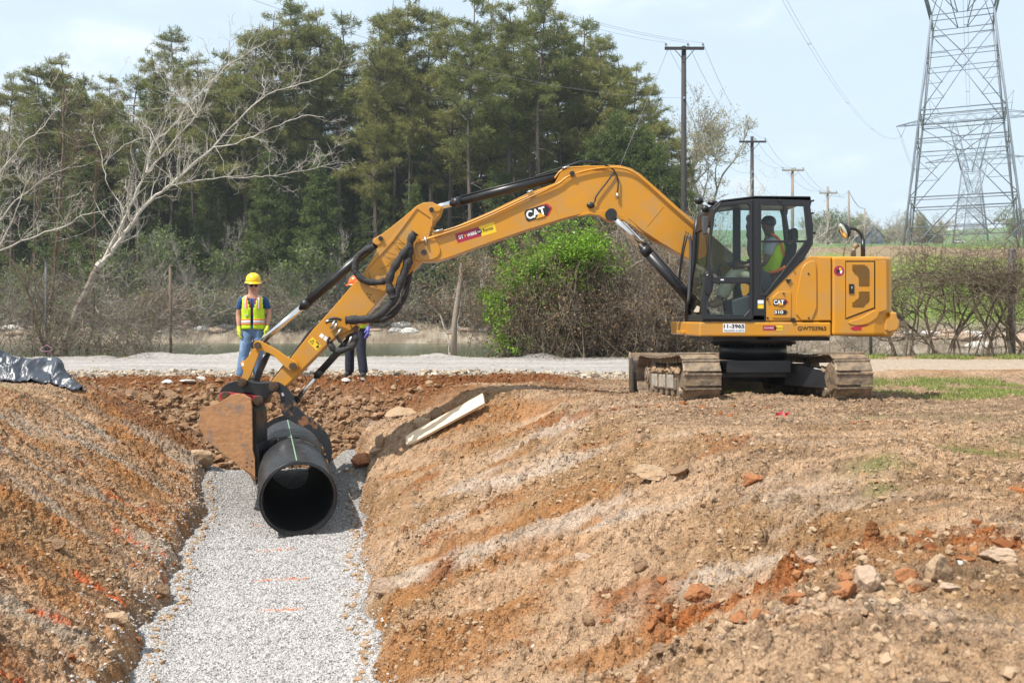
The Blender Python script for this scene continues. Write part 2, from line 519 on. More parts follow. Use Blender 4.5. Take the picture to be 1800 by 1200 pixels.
def ground_colour(x, y, pack, rl):
    h, ih, ew, rd, d, rt, pl, dl, dr = pack
    dz, st, lf, crumb, n1, n2, bm = rl
    fine = fbm(x * 9, y * 9, 3, 90); mid = fbm(x * 0.8, y * 0.8, 4, 91); spk = fbm(x * 30, y * 30, 2, 92)
    c = np.zeros(x.shape + (3,)) + np.array((0.435, 0.288, 0.180))                        # tan subsoil
    c = lerp3(c, (0.31, 0.188, 0.098), sstep(-0.3, 0.5, mid))
    al = x * .87 - y * .49; ac = x * .49 + y * .87
    s2 = fbm(al * 0.4 + 5, ac * 2.1, 4, 193); s3 = fbm(al * 0.7 + 1, ac * 5.0, 4, 194)
    c = lerp3(c, (0.34, 0.155, 0.055), (1 - lf) * 0.75 * sstep(0.05, 0.55, s2 + 0.4 * s3) * (0.3 + 0.7 * ih))
    c = lerp3(c, (0.37, 0.160, 0.052), lf * (0.12 + 0.62 * sstep(-0.15, 0.55, st + 0.4 * mid)))      # orange clay of the left bank
    c = lerp3(c, (0.205, 0.125, 0.070), lf * 0.72 * sstep(0.1, 0.6, fbm(x * 0.7 + 2, (y - .1 * x) * 2.6, 4, 195)))
    c = lerp3(c, (0.50, 0.415, 0.34), 0.66 * sstep(0.15, 0.7, fbm(al * 0.35 + 7, ac * 1.3, 4, 93)) * (0.35 + 0.65 * ih) * (1 - 0.8 * lf))   # chalky
    c = lerp3(c, (0.36, 0.285, 0.215), 0.85 * lf * sstep(0.15, 0.6, fbm(x * 0.6 + 9, y * 2.0, 4, 94)))
    c = lerp3(c, (0.27, 0.100, 0.032), 0.8 * sstep(0.40, 0.8, fbm(x * 0.7 - 3, y * 0.7 + 5, 4, 95)) * (0.5 + 0.5 * ih))      # red clay
    # the red clod band near the camera's right
    al = x * 0.78 - y * 0.62; ac = x * 0.62 + y * 0.78
    band = np.exp(-((ac - 4.62 - 0.12 * vnoise(al * 2, al * 0, 96)) / 0.20) ** 2) * sstep(-2.9, -2.4, al) * sstep(-0.3, -0.9, al)
    c = lerp3(c, (0.31, 0.105, 0.030), np.clip(band * 1.1, 0, 0.92) * sstep(-0.4, 0.2, fine + 0.4))
    # trench end
    c = lerp3(c, (0.265, 0.160, 0.090), ew * 0.85)
    c = lerp3(c, (0.205, 0.078, 0.027), np.clip(bm * 1.25, 0, 0.95))
    c = lerp3(c, (0.20, 0.082, 0.031), 0.85 * sstep(13.4, 14.4, y) * sstep(16.7, 16.2, y) * sstep(2.6, 0.6, x) * (1 - ew) * sstep(-0.5, 0.1, mid))
    # strip of coarse stone before the road
    c = lerp3(c, (0.31, 0.265, 0.215), sstep(16.3, 16.9, y) * sstep(24.5, 24.0, y) * sstep(3.5, 1.5, x))
    # beaten dirt round the machine
    c = lerp3(c, (0.325, 0.225, 0.145), 0.7 * sstep(0.6, 2.0, x) * sstep(8.0, 9.5, y) * sstep(17.5, 16.5, y))
    c = lerp3(c, (0.20, 0.13, 0.08), 0.75 * sstep(0.0, 0.5, fbm(x * 1.2, y * 3, 4, 97)) * sstep(1.0, 2.2, x) * sstep(8.5, 10, y) * sstep(14, 12, y))
    c = lerp3(c, (0.215, 0.140, 0.085), 0.75 * (1 - ih) * sstep(0.0, 0.45, fbm(x * 0.8 + 2, y * 5.0, 4, 68)) * sstep(-1, 1, x) * sstep(17, 16, y))
    g = grass_mask(x, y)
    c = lerp3(c, (0.13, 0.17, 0.045), 0.75 * np.clip(g, 0, 1))
    # shoreline, hills
    lb = sstep(24.3, 25.0, y) * sstep(0, -2, d)
    c = lerp3(c, (0.16, 0.13, 0.08), lb)
    sh = sstep(-4, -2, d)
    rock = lerp3(np.zeros_like(c) + np.array((0.21, 0.165, 0.115)), (0.36, 0.30, 0.225), sstep(-0.2, 0.5, fbm(x * 0.5, y * 1.2, 4, 98)))
    c = c * (1 - sh[..., None]) + rock * sh[..., None]
    forest = np.array((0.075, 0.060, 0.038)); field = np.array((0.185, 0.265, 0.048))
    hl = np.zeros_like(c) + forest
    fld = lerp3(np.zeros_like(c) + field, (0.27, 0.20, 0.125), sstep(26, 31, d + 3 * fbm(x * 0.2, y * 0.2, 3, 99)) * sstep(46, 38, d))
    fld = lerp3(fld, (0.22, 0.18, 0.11), 0.4 * sstep(0.3, 0.7, fbm(x * 0.35, y * 0.35, 3, 100)))
    fld = lerp3(fld, (0.115, 0.175, 0.065), sstep(42, 50, d))
    hl = hl * (1 - rt[..., None]) + fld * rt[..., None]
    hm = sstep(4.5, 8, d + 1.5 * fbm(x * 0.4, y * 0.4, 2, 101))
    c = c * (1 - hm[..., None]) + hl * hm[..., None]
    for (x0, y0, x1, y1, w_) in SPRAYS:                                # marking paint sprayed on the bank
        L2 = (x1 - x0) ** 2 + (y1 - y0) ** 2; t = np.clip(((x - x0) * (x1 - x0) + (y - y0) * (y1 - y0)) / L2, 0, 1)
        dd = np.hypot(x - x0 - t * (x1 - x0), y - y0 - t * (y1 - y0))
        c = lerp3(c, (0.62, 0.13, 0.04), 0.85 * sstep(w_, w_ * 0.3, dd + 0.05 * spk + 0.03 * fine) * sstep(-0.35, 0.1, fine + 0.6 * spk))
    cw = clods(x, y, 0.085, 0.6, 0.012, 0.040, 210)                    # clods are a little darker than the crumbled soil
    c = c * (1 - 0.28 * np.clip(cw / 0.02, 0, 1) * sstep(20, 16, y))[..., None]
    v = 1 + (0.22 * fine + 0.20 * spk) * sstep(40, 20, y)
    return np.clip(c * v[..., None], 0.01, 0.9)

def grass_mask(x, y):
    n = fbm(x * 0.7, y * 0.7, 4, 110)
    g = sstep(-0.3, 0.25, n) * sstep(5.2, 6.2, x) * sstep(11.2, 12.0, y + 0.5 * n) * sstep(16.8, 16.2, y)
    g = np.maximum(g, sstep(-0.3, 0.2, n) * sstep(7.5, 8.5, x) * sstep(22.4, 23.0, y) * sstep(25.5, 24.5, y))
    for gx, gy, rx, ry, a in ((4.2, 9.4, 0.55, 0.22, 0.8), (3.4, 7.0, 0.35, 0.25, 0.8), (2.35, 6.05, 0.16, 0.16, 0.9), (2.2, 5.6, 0.1, 0.1, .8), (-7.4, 13.2, 0.5, 0.2, 0.5), (4.6, 7.6, 0.6, 0.4, .55), (2.9, 13.8, 0.8, 0.3, 0.7)):
        g = np.maximum(g, a * np.exp(-((x - gx) / rx) ** 2 - ((y - gy) / ry) ** 2) * sstep(-0.5, 0.1, n + 0.2))
    return g

SPRAYS = []
def ground_grid():
    r = [0.4]
    while r[-1] < 6: r.append(r[-1] * 1.04)
    while r[-1] < 21.5: r.append(r[-1] * 1.0018)
    while r[-1] < 32: r.append(r[-1] * 1.005)
    while r[-1] < 2500: r.append(r[-1] * 1.014)
    r = np.array(r)
    t = np.concatenate([np.linspace(-2.6, -0.62, 60)[:-1], np.linspace(-0.62, 0.60, 1150), np.linspace(0.60, 2.6, 60)[1:]])
    Rr, T = np.meshgrid(r, t, indexing='ij')
    Y = Rr - 4.0; X = T * Rr
    pk = base_h(X, Y); rl = relief(X, Y, pk[1], pk[2], pk[3], pk[4])
    Z = pk[0] + rl[0]
    C = ground_colour(X, Y, pk, rl)
    nr, nt = X.shape
    idx = np.arange(nr * nt).reshape(nr, nt)
    q = np.stack([idx[:-1, :-1], idx[:-1, 1:], idx[1:, 1:], idx[1:, :-1]], -1).reshape(-1, 4)
    return np.stack([X, Y, Z], -1).reshape(-1, 3), q, C.reshape(-1, 3)

def mat_ground(name, bump=0.6, sc=55.0, rough=0.95, lump=13.0):
    m = bpy.data.materials.new(name); m.use_nodes = True
    nt = m.node_tree; N, L = nt.nodes, nt.links
    b = N['Principled BSDF']; b.inputs['Roughness'].default_value = rough; b.inputs['Specular IOR Level'].default_value = 0.15
    a = N.new('ShaderNodeAttribute'); a.attribute_name = 'Col'
    tc = N.new('ShaderNodeTexCoord')
    n = N.new('ShaderNodeTexNoise'); n.inputs['Scale'].default_value = sc; n.inputs['Detail'].default_value = 6; n.inputs['Roughness'].default_value = 0.65
    v = N.new('ShaderNodeTexVoronoi'); v.inputs['Scale'].default_value = sc * 0.6
    n5 = N.new('ShaderNodeTexNoise'); n5.inputs['Scale'].default_value = sc * 1.6; n5.inputs['Detail'].default_value = 3
    for k in (n, v, n5): L.new(tc.outputs['Object'], k.inputs['Vector'])
    mr = N.new('ShaderNodeMapRange'); mr.inputs[1].default_value = 0.3; mr.inputs[2].default_value = 0.7; mr.inputs[3].default_value = 0.66; mr.inputs[4].default_value = 1.34
    L.new(n5.outputs['Fac'], mr.inputs[0])
    mx = N.new('ShaderNodeVectorMath'); mx.operation = 'SCALE'
    L.new(a.outputs['Color'], mx.inputs[0]); L.new(mr.outputs[0], mx.inputs['Scale'])
    L.new(mx.outputs[0], b.inputs['Base Color'])
    ad = N.new('ShaderNodeMath'); ad.operation = 'MULTIPLY_ADD'; ad.inputs[1].default_value = -0.5
    L.new(v.outputs['Distance'], ad.inputs[0]); L.new(n.outputs['Fac'], ad.inputs[2])
    # broken lumps a few centimetres across, edges bent by noise
    nd = N.new('ShaderNodeTexNoise'); nd.inputs['Scale'].default_value = 16; nd.inputs['Detail'].default_value = 4
    L.new(tc.outputs['Object'], nd.inputs['Vector'])
    va = N.new('ShaderNodeVectorMath'); va.operation = 'MULTIPLY_ADD'; va.inputs[1].default_value = (0.09, 0.09, 0.09)
    L.new(nd.outputs['Color'], va.inputs[0]); L.new(tc.outputs['Object'], va.inputs[2])
    for k_, w_ in ((lump, -1.5), (lump * 2.3, -0.8)):
        v2 = N.new('ShaderNodeTexVoronoi'); v2.inputs['Scale'].default_value = k_; v2.inputs['Randomness'].default_value = 1.0
        L.new(va.outputs[0], v2.inputs['Vector'])
        ad2 = N.new('ShaderNodeMath'); ad2.operation = 'MULTIPLY_ADD'; ad2.inputs[1].default_value = w_
        L.new(v2.outputs['Distance'], ad2.inputs[0]); L.new(ad.outputs[0], ad2.inputs[2]); ad = ad2
    bp = N.new('ShaderNodeBump'); bp.inputs['Strength'].default_value = bump; bp.inputs['Distance'].default_value = 0.03
    L.new(ad.outputs[0], bp.inputs['Height']); L.new(bp.outputs['Normal'], b.inputs['Normal'])
    return m

M_GROUND = mat_ground('dirt', 0.9, 70)
for a_, b_, c_, d_ in ((190, 868, 280, 905), (205, 935, 285, 980), (135, 1012, 215, 1060), (70, 1075, 125, 1100), (0, 1178, 35, 1198), (240, 990, 300, 1035)):
    p_, q_ = ground_px(a_, b_), ground_px(c_, d_); SPRAYS.append((p_.x, p_.y, q_.x, q_.y, 0.075))
_V, _Q, _C = ground_grid()
g_o = np_mesh('ground', _V, _Q, M_GROUND, smooth=False, cols=_C)
tag(g_o, kind='structure')
del _V, _Q, _C

# lake
M_WATER = mat('water', (0.040, 0.062, 0.034), 0.16, bump=0.9, bscale=2.2, spec=0.35, stretch=(0.6, 2.0, 1))
wv = MB(); wv.add([(-300, 25, WATER_Z), (160, 25, WATER_Z), (160, 90, WATER_Z), (-300, 90, WATER_Z)], [(0, 1, 2, 3)])
tag(wv.build('lake_water', M_WATER), kind='structure')

# gravel road behind the trench
def road_sheet():
    xs = np.concatenate([np.linspace(-45, -14, 120)[:-1], np.linspace(-14, 15, 700), np.linspace(15, 45, 80)[1:]])
    vv = np.linspace(0, 1, 70)
    X, Vv = np.meshgrid(xs, vv, indexing='ij')
    e0 = 17.0 + 0.28 * fbm(X * 0.5, X * 0, 4, 120) + 0.12 * fbm(X * 4, Vv * 0, 3, 121) + 0.9 * sstep(5, 8, X)
    e1 = 23.7 + 0.25 * fbm(X * 0.5, X * 0 + 5, 4, 122) - 0.8 * sstep(5, 8, X)
    Y = e0 + (e1 - e0) * Vv
    Z = H(X, Y) + 0.03 * np.sin(math.pi * np.clip(Vv, 0, 1)) ** 0.3 * 1.0 - 0.012 + 0.012 * fbm(X * 8, Y * 8, 3, 123)
    Z = Z + 0.16 * np.exp(-((Vv - 0.95) / 0.04) ** 2) * np.clip(0.3 + fbm(X * 0.5, X * 0, 3, 126), 0, 1) * sstep(2.0, 0.5, X)
    wheel = np.exp(-((Vv - 0.35) / 0.06) ** 2) + np.exp(-((Vv - 0.66) / 0.06) ** 2)
    c = np.zeros(X.shape + (3,)) + np.array((0.335, 0.31, 0.29))
    c = lerp3(c, (0.42, 0.395, 0.365), np.clip(wheel, 0, 1) * 0.7)
    c = lerp3(c, (0.27, 0.25, 0.235), 0.6 * sstep(0.0, 0.6, fbm(X * 0.8, Y * 2.5, 4, 124)))
    c = lerp3(c, (0.37, 0.285, 0.21), 0.85 * sstep(3.5, 7.0, X))
    c = c * (1 + 0.22 * fbm(X * 12, Y * 12, 2, 125))[..., None]
    nr, n2 = X.shape; idx = np.arange(nr * n2).reshape(nr, n2)
    q = np.stack([idx[:-1, :-1], idx[1:, :-1], idx[1:, 1:], idx[:-1, 1:]], -1).reshape(-1, 4)
    return np.stack([X, Y, Z], -1).reshape(-1, 3), q, np.clip(c, .02, .9).reshape(-1, 3)
_V, _Q, _C = road_sheet()
M_ROAD = mat_ground('crushed_stone', 0.5, 40, lump=30)
tag(np_mesh('gravel_road', _V, _Q, M_ROAD, smooth=True, cols=_C), kind='structure')

# bed of white stone on the trench floor
def bed_z(x, y): return floor_z(x, y) + 0.06 + 0.018 * fbm(x * 2.2, y * 2.2, 3, 130) + 0.05 * sstep(0.3, 0.0, np.minimum(Xr(y) - x, x - Xl(y)))
ys = np.linspace(3.0, 14.9, 420); us = np.linspace(-0.12, 1.12, 110)
Yb, Ub = np.meshgrid(ys, us, indexing='ij')
Xb = Xl(Yb) + (Xr(Yb) - Xl(Yb)) * Ub
Zb = bed_z(Xb, Yb)
idx = np.arange(Xb.size).reshape(Xb.shape)
q = np.stack([idx[:-1, :-1], idx[:-1, 1:], idx[1:, 1:], idx[1:, :-1]], -1).reshape(-1, 4)
cb = np.zeros(Xb.shape + (3,)) + np.array((0.34, 0.32, 0.30))
cb = cb * (1 + 0.2 * fbm(Xb * 20, Yb * 20, 2, 131))[..., None]
M_BED = mat_ground('stone_bed', 0.8, 45, lump=40)
tag(np_mesh('gravel_bed', np.stack([Xb, Yb, Zb], -1).reshape(-1, 3), q, M_BED, smooth=True, cols=cb.reshape(-1, 3)), kind='structure')

# ---------------------------------------------------------------- loose stones
def ico(sub=0):
    bm = bmesh.new(); bmesh.ops.create_icosphere(bm, subdivisions=sub + 1, radius=1.0)
    V = np.array([v.co[:] for v in bm.verts]); Fs = np.array([[v.index for v in f.verts] for f in bm.faces]); bm.free()
    return V, Fs
OCT_V = np.array([(1, 0, 0), (0, 1, 0), (-1, 0, 0), (0, -1, 0), (0, 0, 1), (0, 0, -1)], float)
OCT_F = np.array([(0, 1, 4), (1, 2, 4), (2, 3, 4), (3, 0, 4), (1, 0, 5), (2, 1, 5), (3, 2, 5), (0, 3, 5)])
CUBE_V = np.array([(x, y, z) for z in (-1, 1) for y in (-1, 1) for x in (-1, 1)], float) * 0.68
CUBE_F = np.array([(0, 2, 3), (0, 3, 1), (4, 5, 7), (4, 7, 6), (0, 1, 5), (0, 5, 4), (2, 6, 7), (2, 7, 3), (0, 4, 6), (0, 6, 2), (1, 3, 7), (1, 7, 5)])

def scatter_stones(name, pos, size, mats, flat=0.7, jit=0.36, base='ico', seed=1, sink=0.25):
    rg = np.random.default_rng(seed)
    bv, bf = {'ico': ico(0), 'oct': (OCT_V, OCT_F), 'cube': (CUBE_V, CUBE_F)}[base]
    n = len(pos); k = len(bv)
    v = bv[None] * (1 + jit * rg.uniform(-1, 1, (n, k, 3)))
    sc = np.stack([rg.uniform(0.7, 1.3, n), rg.uniform(0.6, 1.1, n), rg.uniform(flat * 0.7, flat * 1.2, n)], 1)
    v = v * sc[:, None, :] * size[:, None, None]
    # random rotation about z and a tilt
    a = rg.uniform(0, 6.283, n); tl = rg.normal(0, 0.45, n); tb = rg.uniform(0, 6.283, n)
    ct, st_ = np.cos(tl), np.sin(tl)
    y2 = v[..., 1] * ct[:, None] - v[..., 2] * st_[:, None]; z2 = v[..., 1] * st_[:, None] + v[..., 2] * ct[:, None]
    x2 = v[..., 0]
    ca, sa = np.cos(a), np.sin(a)
    x3 = x2 * ca[:, None] - y2 * sa[:, None]; y3 = x2 * sa[:, None] + y2 * ca[:, None]
    out = np.stack([x3, y3, z2], -1) + pos[:, None, :]
    out[..., 2] += (size * flat * (0.5 - sink))[:, None]
    f = (bf[None] + (np.arange(n) * k)[:, None, None]).reshape(-1, 3)
    return np_mesh(name, out.reshape(-1, 3), f, mats)

M_GRAVEL = mat_island('white_gravel', [(0.17, 0.16, 0.155), (0.33, 0.315, 0.305), (0.42, 0.405, 0.395), (0.50, 0.48, 0.47), (0.36, 0.335, 0.32)])
n = 120000
yy = 14.6 - (14.6 - 4.5) * RNG.random(n) ** 0.62
uu = RNG.uniform(-0.03, 1.03, n)
xx = Xl(yy) + (Xr(yy) - Xl(yy)) * uu
gp = np.stack([xx, yy, np.maximum(bed_z(xx, yy), -9)], 1)
gs = RNG.uniform(0.006, 0.0150, n) * (1 + 0.5 * (RNG.random(n) > 0.93))
tag(scatter_stones('gravel', gp, gs, M_GRAVEL, 0.75, 0.35, 'oct', 3), 'loose white crushed stone covering the trench floor', 'gravel', kind='stuff')
# spilled stone up the sides of the trench
n = 2200
yy = RNG.uniform(6, 13.5, n); side = RNG.random(n) < 0.5
off = np.abs(RNG.normal(0, 0.22, n))
xx = np.where(side, Xl(yy) - off, Xr(yy) + off * 0.3)
gp = np.stack([xx, yy, H(xx, yy)], 1)
tag(scatter_stones('spilled_gravel', gp, RNG.uniform(0.009, 0.02, n), M_GRAVEL, 0.75, 0.35, 'oct', 4), 'thin white stone spilled up both banks of the trench', 'gravel', kind='stuff')

CR = {'tan': [(0.20, 0.125, 0.07), (0.34, 0.23, 0.14), (0.27, 0.16, 0.08), (0.38, 0.275, 0.18), (0.30, 0.20, 0.12)],
      'red': [(0.15, 0.052, 0.018), (0.27, 0.098, 0.032), (0.21, 0.076, 0.026), (0.31, 0.145, 0.06)],
      'rub': [(0.18, 0.10, 0.052), (0.27, 0.165, 0.092), (0.22, 0.115, 0.055), (0.31, 0.21, 0.13)],
      'grey': [(0.20, 0.15, 0.105), (0.33, 0.26, 0.19), (0.47, 0.41, 0.335), (0.36, 0.27, 0.18)]}
M_CRUMB = {k: mat_island('crumbs_' + k, v, 0.95) for k, v in CR.items()}
def crumbs(name, label, n, fx, fy, mask, sz, m, seed, base='ico', flat=0.7):
    rg = np.random.default_rng(seed)
    y = fy[0] + (fy[1] - fy[0]) * rg.random(n) ** fy[2]
    x = rg.uniform(fx[0], fx[1], n) * (y + 2.0)
    keep = rg.random(n) < mask(x, y)
    x, y = x[keep], y[keep]
    s = sz[0] + (sz[1] - sz[0]) * rg.random(len(x)) ** 6
    p = np.stack([x, y, H(x, y)], 1)
    return tag(scatter_stones(name, p, s, m, flat, 0.42, base, seed, 0.42), label, 'soil', kind='stuff')
def m_bank(x, y):
    inn = (x > Xl(y) - 0.02) & (x < Xr(y) + 0.02)
    return np.where(inn, 0, np.clip(0.15 + 1.1 * sstep(-0.3, 0.5, fbm(x * 0.9 + 4, y * 0.9, 3, 75)), 0, 1))
crumbs('soil_crumbs', 'tan crumbs of dry subsoil strewn over the banks', 95000, (-0.52, 0.50), (2.3, 15.2, 1.15), m_bank, (0.004, 0.030), M_CRUMB['tan'], 21, 'ico')
crumbs('stone_chips', 'pale grey stone chips lying in the dirt', 8000, (-0.52, 0.50), (2.3, 15.5, 1.15), lambda x, y: m_bank(x, y) * 0.8, (0.004, 0.020), M_CRUMB['grey'], 22, 'cube', 0.55)
crumbs('clay_crumbs', 'rust red clay crumbs along the clod bands', 70000, (-0.52, 0.50), (2.6, 16.6, 1.0), lambda x, y: np.clip(
    np.exp(-((x * 0.62 + y * 0.78 - 4.62) / 0.24) ** 2) * sstep(-2.9, -2.4, x * .78 - y * .62) * 0.45 + np.exp(-((y - 15.9) / 0.55) ** 2) * sstep(1.8, 0.2, x) * 1.5
    + 0.35 * sstep(0.35, 0.75, fbm(x * 0.7 - 3, y * 0.7 + 5, 4, 95)) + 0.12 * (x < Xl(y)), 0, 1) * ((x < Xl(y) - .03) | (x > Xr(y) + .03)), (0.005, 0.042), M_CRUMB['red'], 23, 'ico')
crumbs('rubble', 'broken tan rock rubble on the end slope of the trench', 30000, (-0.52, 0.0), (13.8, 16.0, 1.0), lambda x, y: base_h(x, y)[2], (0.006, 0.085), M_CRUMB['rub'], 24, 'ico')
crumbs('roadside_stone', 'coarse grey stone along the near edge of the gravel road', 14000, (-0.56, 0.12), (16.3, 17.9, 1.0), lambda x, y: np.exp(-((y - 17.0) / 0.4) ** 2), (0.010, 0.075), M_CRUMB['grey'], 25, 'cube')
crumbs('road_gravel', 'fine loose grey gravel on the road', 9000, (-0.56, 0.20), (17.2, 23.8, 1.0), lambda x, y: 0.2 + 0.8 * sstep(22.8, 23.6, y), (0.012, 0.05), M_CRUMB['grey'], 26, 'oct')
# soil that slid down onto the stone bed
n = 2000
rg_ = np.random.default_rng(27); y_ = rg_.uniform(4.5, 13.8, n); sd__ = rg_.random(n) < .5; o_ = np.abs(rg_.normal(0, .06, n))
x_ = np.where(sd__, Xl(y_) + o_, Xr(y_) - o_)
tag(scatter_stones('soil_crumbs', np.stack([x_, y_, np.maximum(bed_z(x_, y_), H(x_, y_))], 1), .006 + .03 * rg_.random(n) ** 4, M_CRUMB['tan'], .7, .3, 'cube', 28), 'brown soil crumbs that slid onto the edges of the gravel bed', 'soil', kind='stuff')

# ---------------------------------------------------------------- grass
def blades(name, x, y, z, hgt, wid, m, seed, lean=0.5):
    rg = np.random.default_rng(seed); n = len(x)
    a = rg.uniform(0, 6.283, n); hh = hgt * rg.uniform(0.5, 1.3, n); w = wid * rg.uniform(0.7, 1.3, n)
    dx, dy = np.cos(a), np.sin(a); lx, ly = rg.normal(0, lean, n) * hh, rg.normal(0, lean, n) * hh
    b = np.stack([x, y, z - 0.01], 1)
    v0 = b + np.stack([dx * w, dy * w, 0 * w], 1); v1 = b - np.stack([dx * w, dy * w, 0 * w], 1)
    v2 = b + np.stack([lx * .45 - dx * w * .7, ly * .45 - dy * w * .7, hh * .6], 1); v3 = b + np.stack([lx * .45 + dx * w * .7, ly * .45 + dy * w * .7, hh * .6], 1)
    v4 = b + np.stack([lx, ly, hh], 1)
    V = np.stack([v0, v1, v2, v3, v4], 1).reshape(-1, 3); o = (np.arange(n) * 5)[:, None]
    F3 = np.concatenate([o + np.array([[0, 1, 2]]), o + np.array([[0, 2, 3]]), o + np.array([[3, 2, 4]])], 0)
    return np_mesh(name, V, F3, m)
M_GRASS = mat_island('grass', [(0.11, 0.16, 0.03), (0.19, 0.26, 0.05), (0.29, 0.34, 0.08), (0.38, 0.33, 0.16), (0.24, 0.30, 0.07)], 0.6, 0.3)
n = 260000
y = RNG.uniform(11, 25.5, n); x = RNG.uniform(0.16, 0.62, n) * y
k = RNG.random(n) < grass_mask(x, y) * 0.75
x, y = x[k], y[k]
tag(blades('grass', x, y, H(x, y), 0.06 + 0.035 * (y > 20), 0.005 + 0.004 * (y > 20), M_GRASS, 31), 'short bright spring grass beside the dirt road', 'grass', kind='stuff')
n = 40000
y = RNG.uniform(5, 14, n); x = RNG.uniform(-8.2, 5.5, n)
k = (RNG.random(n) < grass_mask(x, y) * 0.8) & ((y < 10.9) | (x < 4))
x, y = x[k], y[k]
tag(blades('grass_tuft', x, y, H(x, y), 0.045, 0.0035, M_GRASS, 32), 'sparse green grass tufts growing through the bare dirt', 'grass', kind='stuff')
# ================================================================ EXCAVATOR
M_YEL = mat('yellow_paint', (0.55, 0.238, 0.012), 0.38, var=0.10, scale=2.2, dirt=(0.37, 0.24, 0.115), dscale=3.4, dlo=0.44, dhi=0.86, coat=0.12, spec=0.4, bump=0.03, bscale=6, rvar=0.08)
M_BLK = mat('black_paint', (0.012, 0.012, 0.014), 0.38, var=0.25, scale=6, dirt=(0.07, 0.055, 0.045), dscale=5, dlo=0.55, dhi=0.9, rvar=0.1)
M_CABBLK = mat('cab_black', (0.014, 0.014, 0.016), 0.42, var=0.2, scale=5, rvar=0.08)
M_CHROME = mat('chrome_rod', (0.72, 0.71, 0.70), 0.16, 1.0)
M_RUB = mat('hose_wrap', (0.030, 0.028, 0.028), 0.75, var=0.35, scale=14, bump=1.0, bscale=45)
M_RUB2 = mat('black_hose', (0.012, 0.012, 0.012), 0.5)
M_STEEL = mat('worn_steel', (0.20, 0.165, 0.13), 0.55, 0.35, var=0.3, scale=12, dirt=(0.30, 0.205, 0.125), dscale=7, dlo=0.42, dhi=0.62, bump=0.4, bscale=40)
M_SHOE = mat('track_shoe_steel', (0.13, 0.10, 0.075), 0.6, 0.25, var=0.3, scale=9, dirt=(0.34, 0.24, 0.15), dscale=9, dlo=0.38, dhi=0.66, bump=0.5, bscale=30)
M_MUD = mat('dried_mud', (0.30, 0.20, 0.12), 0.95, var=0.3, scale=8, bump=1.0, bscale=25)
M_RUST = mat('rusty_bucket_steel', (0.40, 0.20, 0.088), 0.66, 0.05, var=0.4, scale=5, dirt=(0.17, 0.15, 0.14), dscale=4.2, dlo=0.53, dhi=0.68, bump=0.5, bscale=16)
M_RED = mat('red_paint', (0.30, 0.02, 0.03), 0.5, var=0.2, scale=10)
M_THUMB = mat('thumb_paint', (0.016, 0.018, 0.022), 0.45, var=0.3, scale=6, dirt=(0.22, 0.10, 0.045), dscale=4, dlo=0.56, dhi=0.62, bump=0.1, bscale=14)
M_PIN = mat('pin_steel', (0.10, 0.065, 0.04), 0.5, 0.5, var=0.3, scale=20)
M_BRASS = mat('fitting_metal', (0.52, 0.50, 0.46), 0.3, 0.9)
M_WHITE = mat('white_sticker', (0.78, 0.78, 0.78), 0.5)
M_INK = mat('black_ink', (0.012, 0.012, 0.012), 0.5)
M_CRIM = mat('crimson_sticker', (0.33, 0.012, 0.05), 0.45)
M_STY = mat('yellow_sticker', (0.78, 0.52, 0.02), 0.45)
M_LOGR = mat('logo_red', (0.42, 0.012, 0.035), 0.45)
M_TRI = mat('logo_gold', (0.75, 0.36, 0.02), 0.45)
M_VENT = mat('vent_void', (0.018, 0.012, 0.006), 0.9)
M_SEAT = mat('seat_fabric', (0.02, 0.02, 0.022), 0.9)
M_GREYP = mat('grey_plastic', (0.06, 0.06, 0.065), 0.6)

def mat_glass(name, tint, gloss=1.0):
    m = bpy.data.materials.new(name); m.use_nodes = True
    nt = m.node_tree; N, L = nt.nodes, nt.links
    N.remove(N['Principled BSDF'])
    t = N.new('ShaderNodeBsdfTransparent'); t.inputs['Color'].default_value = (*tint, 1)
    g = N.new('ShaderNodeBsdfGlossy'); g.inputs['Roughness'].default_value = 0.02
    fr = N.new('ShaderNodeFresnel'); fr.inputs['IOR'].default_value = 1.5
    mx = N.new('ShaderNodeMixShader')
    L.new(fr.outputs[0], mx.inputs[0]); L.new(t.outputs[0], mx.inputs[1]); L.new(g.outputs[0], mx.inputs[2])
    L.new(mx.outputs[0], N['Material Output'].inputs['Surface'])
    return m
M_GLASS = mat_glass('tinted_glass', (0.80, 0.90, 0.885))
M_DKGLASS = mat_glass('dark_glass', (0.50, 0.60, 0.58))

EXC = empty('excavator', (3.2, 12.6, -0.06), 'yellow tracked excavator with black cab lowering a pipe into the trench', 'excavator')
YL = 11.70                    # near side of the house
YB, TB = 12.78, 0.34          # near face and width of the boom
c3 = lambda L: [(660 + x / 3, 260 + y / 3) for x, y in L]
z2 = lambda L: [(560 + x / 4, 340 + y / 4) for x, y in L]
c1 = lambda L: [(340 + x / 4, 540 + y / 4) for x, y in L]
cb_ = lambda L: [(1200 + x / 4.446, 330 + y / 4.446) for x, y in L]
hd = lambda L: [(1330 + x / 6.667, 430 + y / 6.667) for x, y in L]

def smooth(pts, it=2):
    """Chaikin rounding of a closed outline"""
    for _ in range(it):
        o = []
        for i in range(len(pts)):
            a, b = pts[i], pts[(i + 1) % len(pts)]
            o += [(a[0] * .75 + b[0] * .25, a[1] * .75 + b[1] * .25), (a[0] * .25 + b[0] * .75, a[1] * .25 + b[1] * .75)]
        pts = o
    return pts

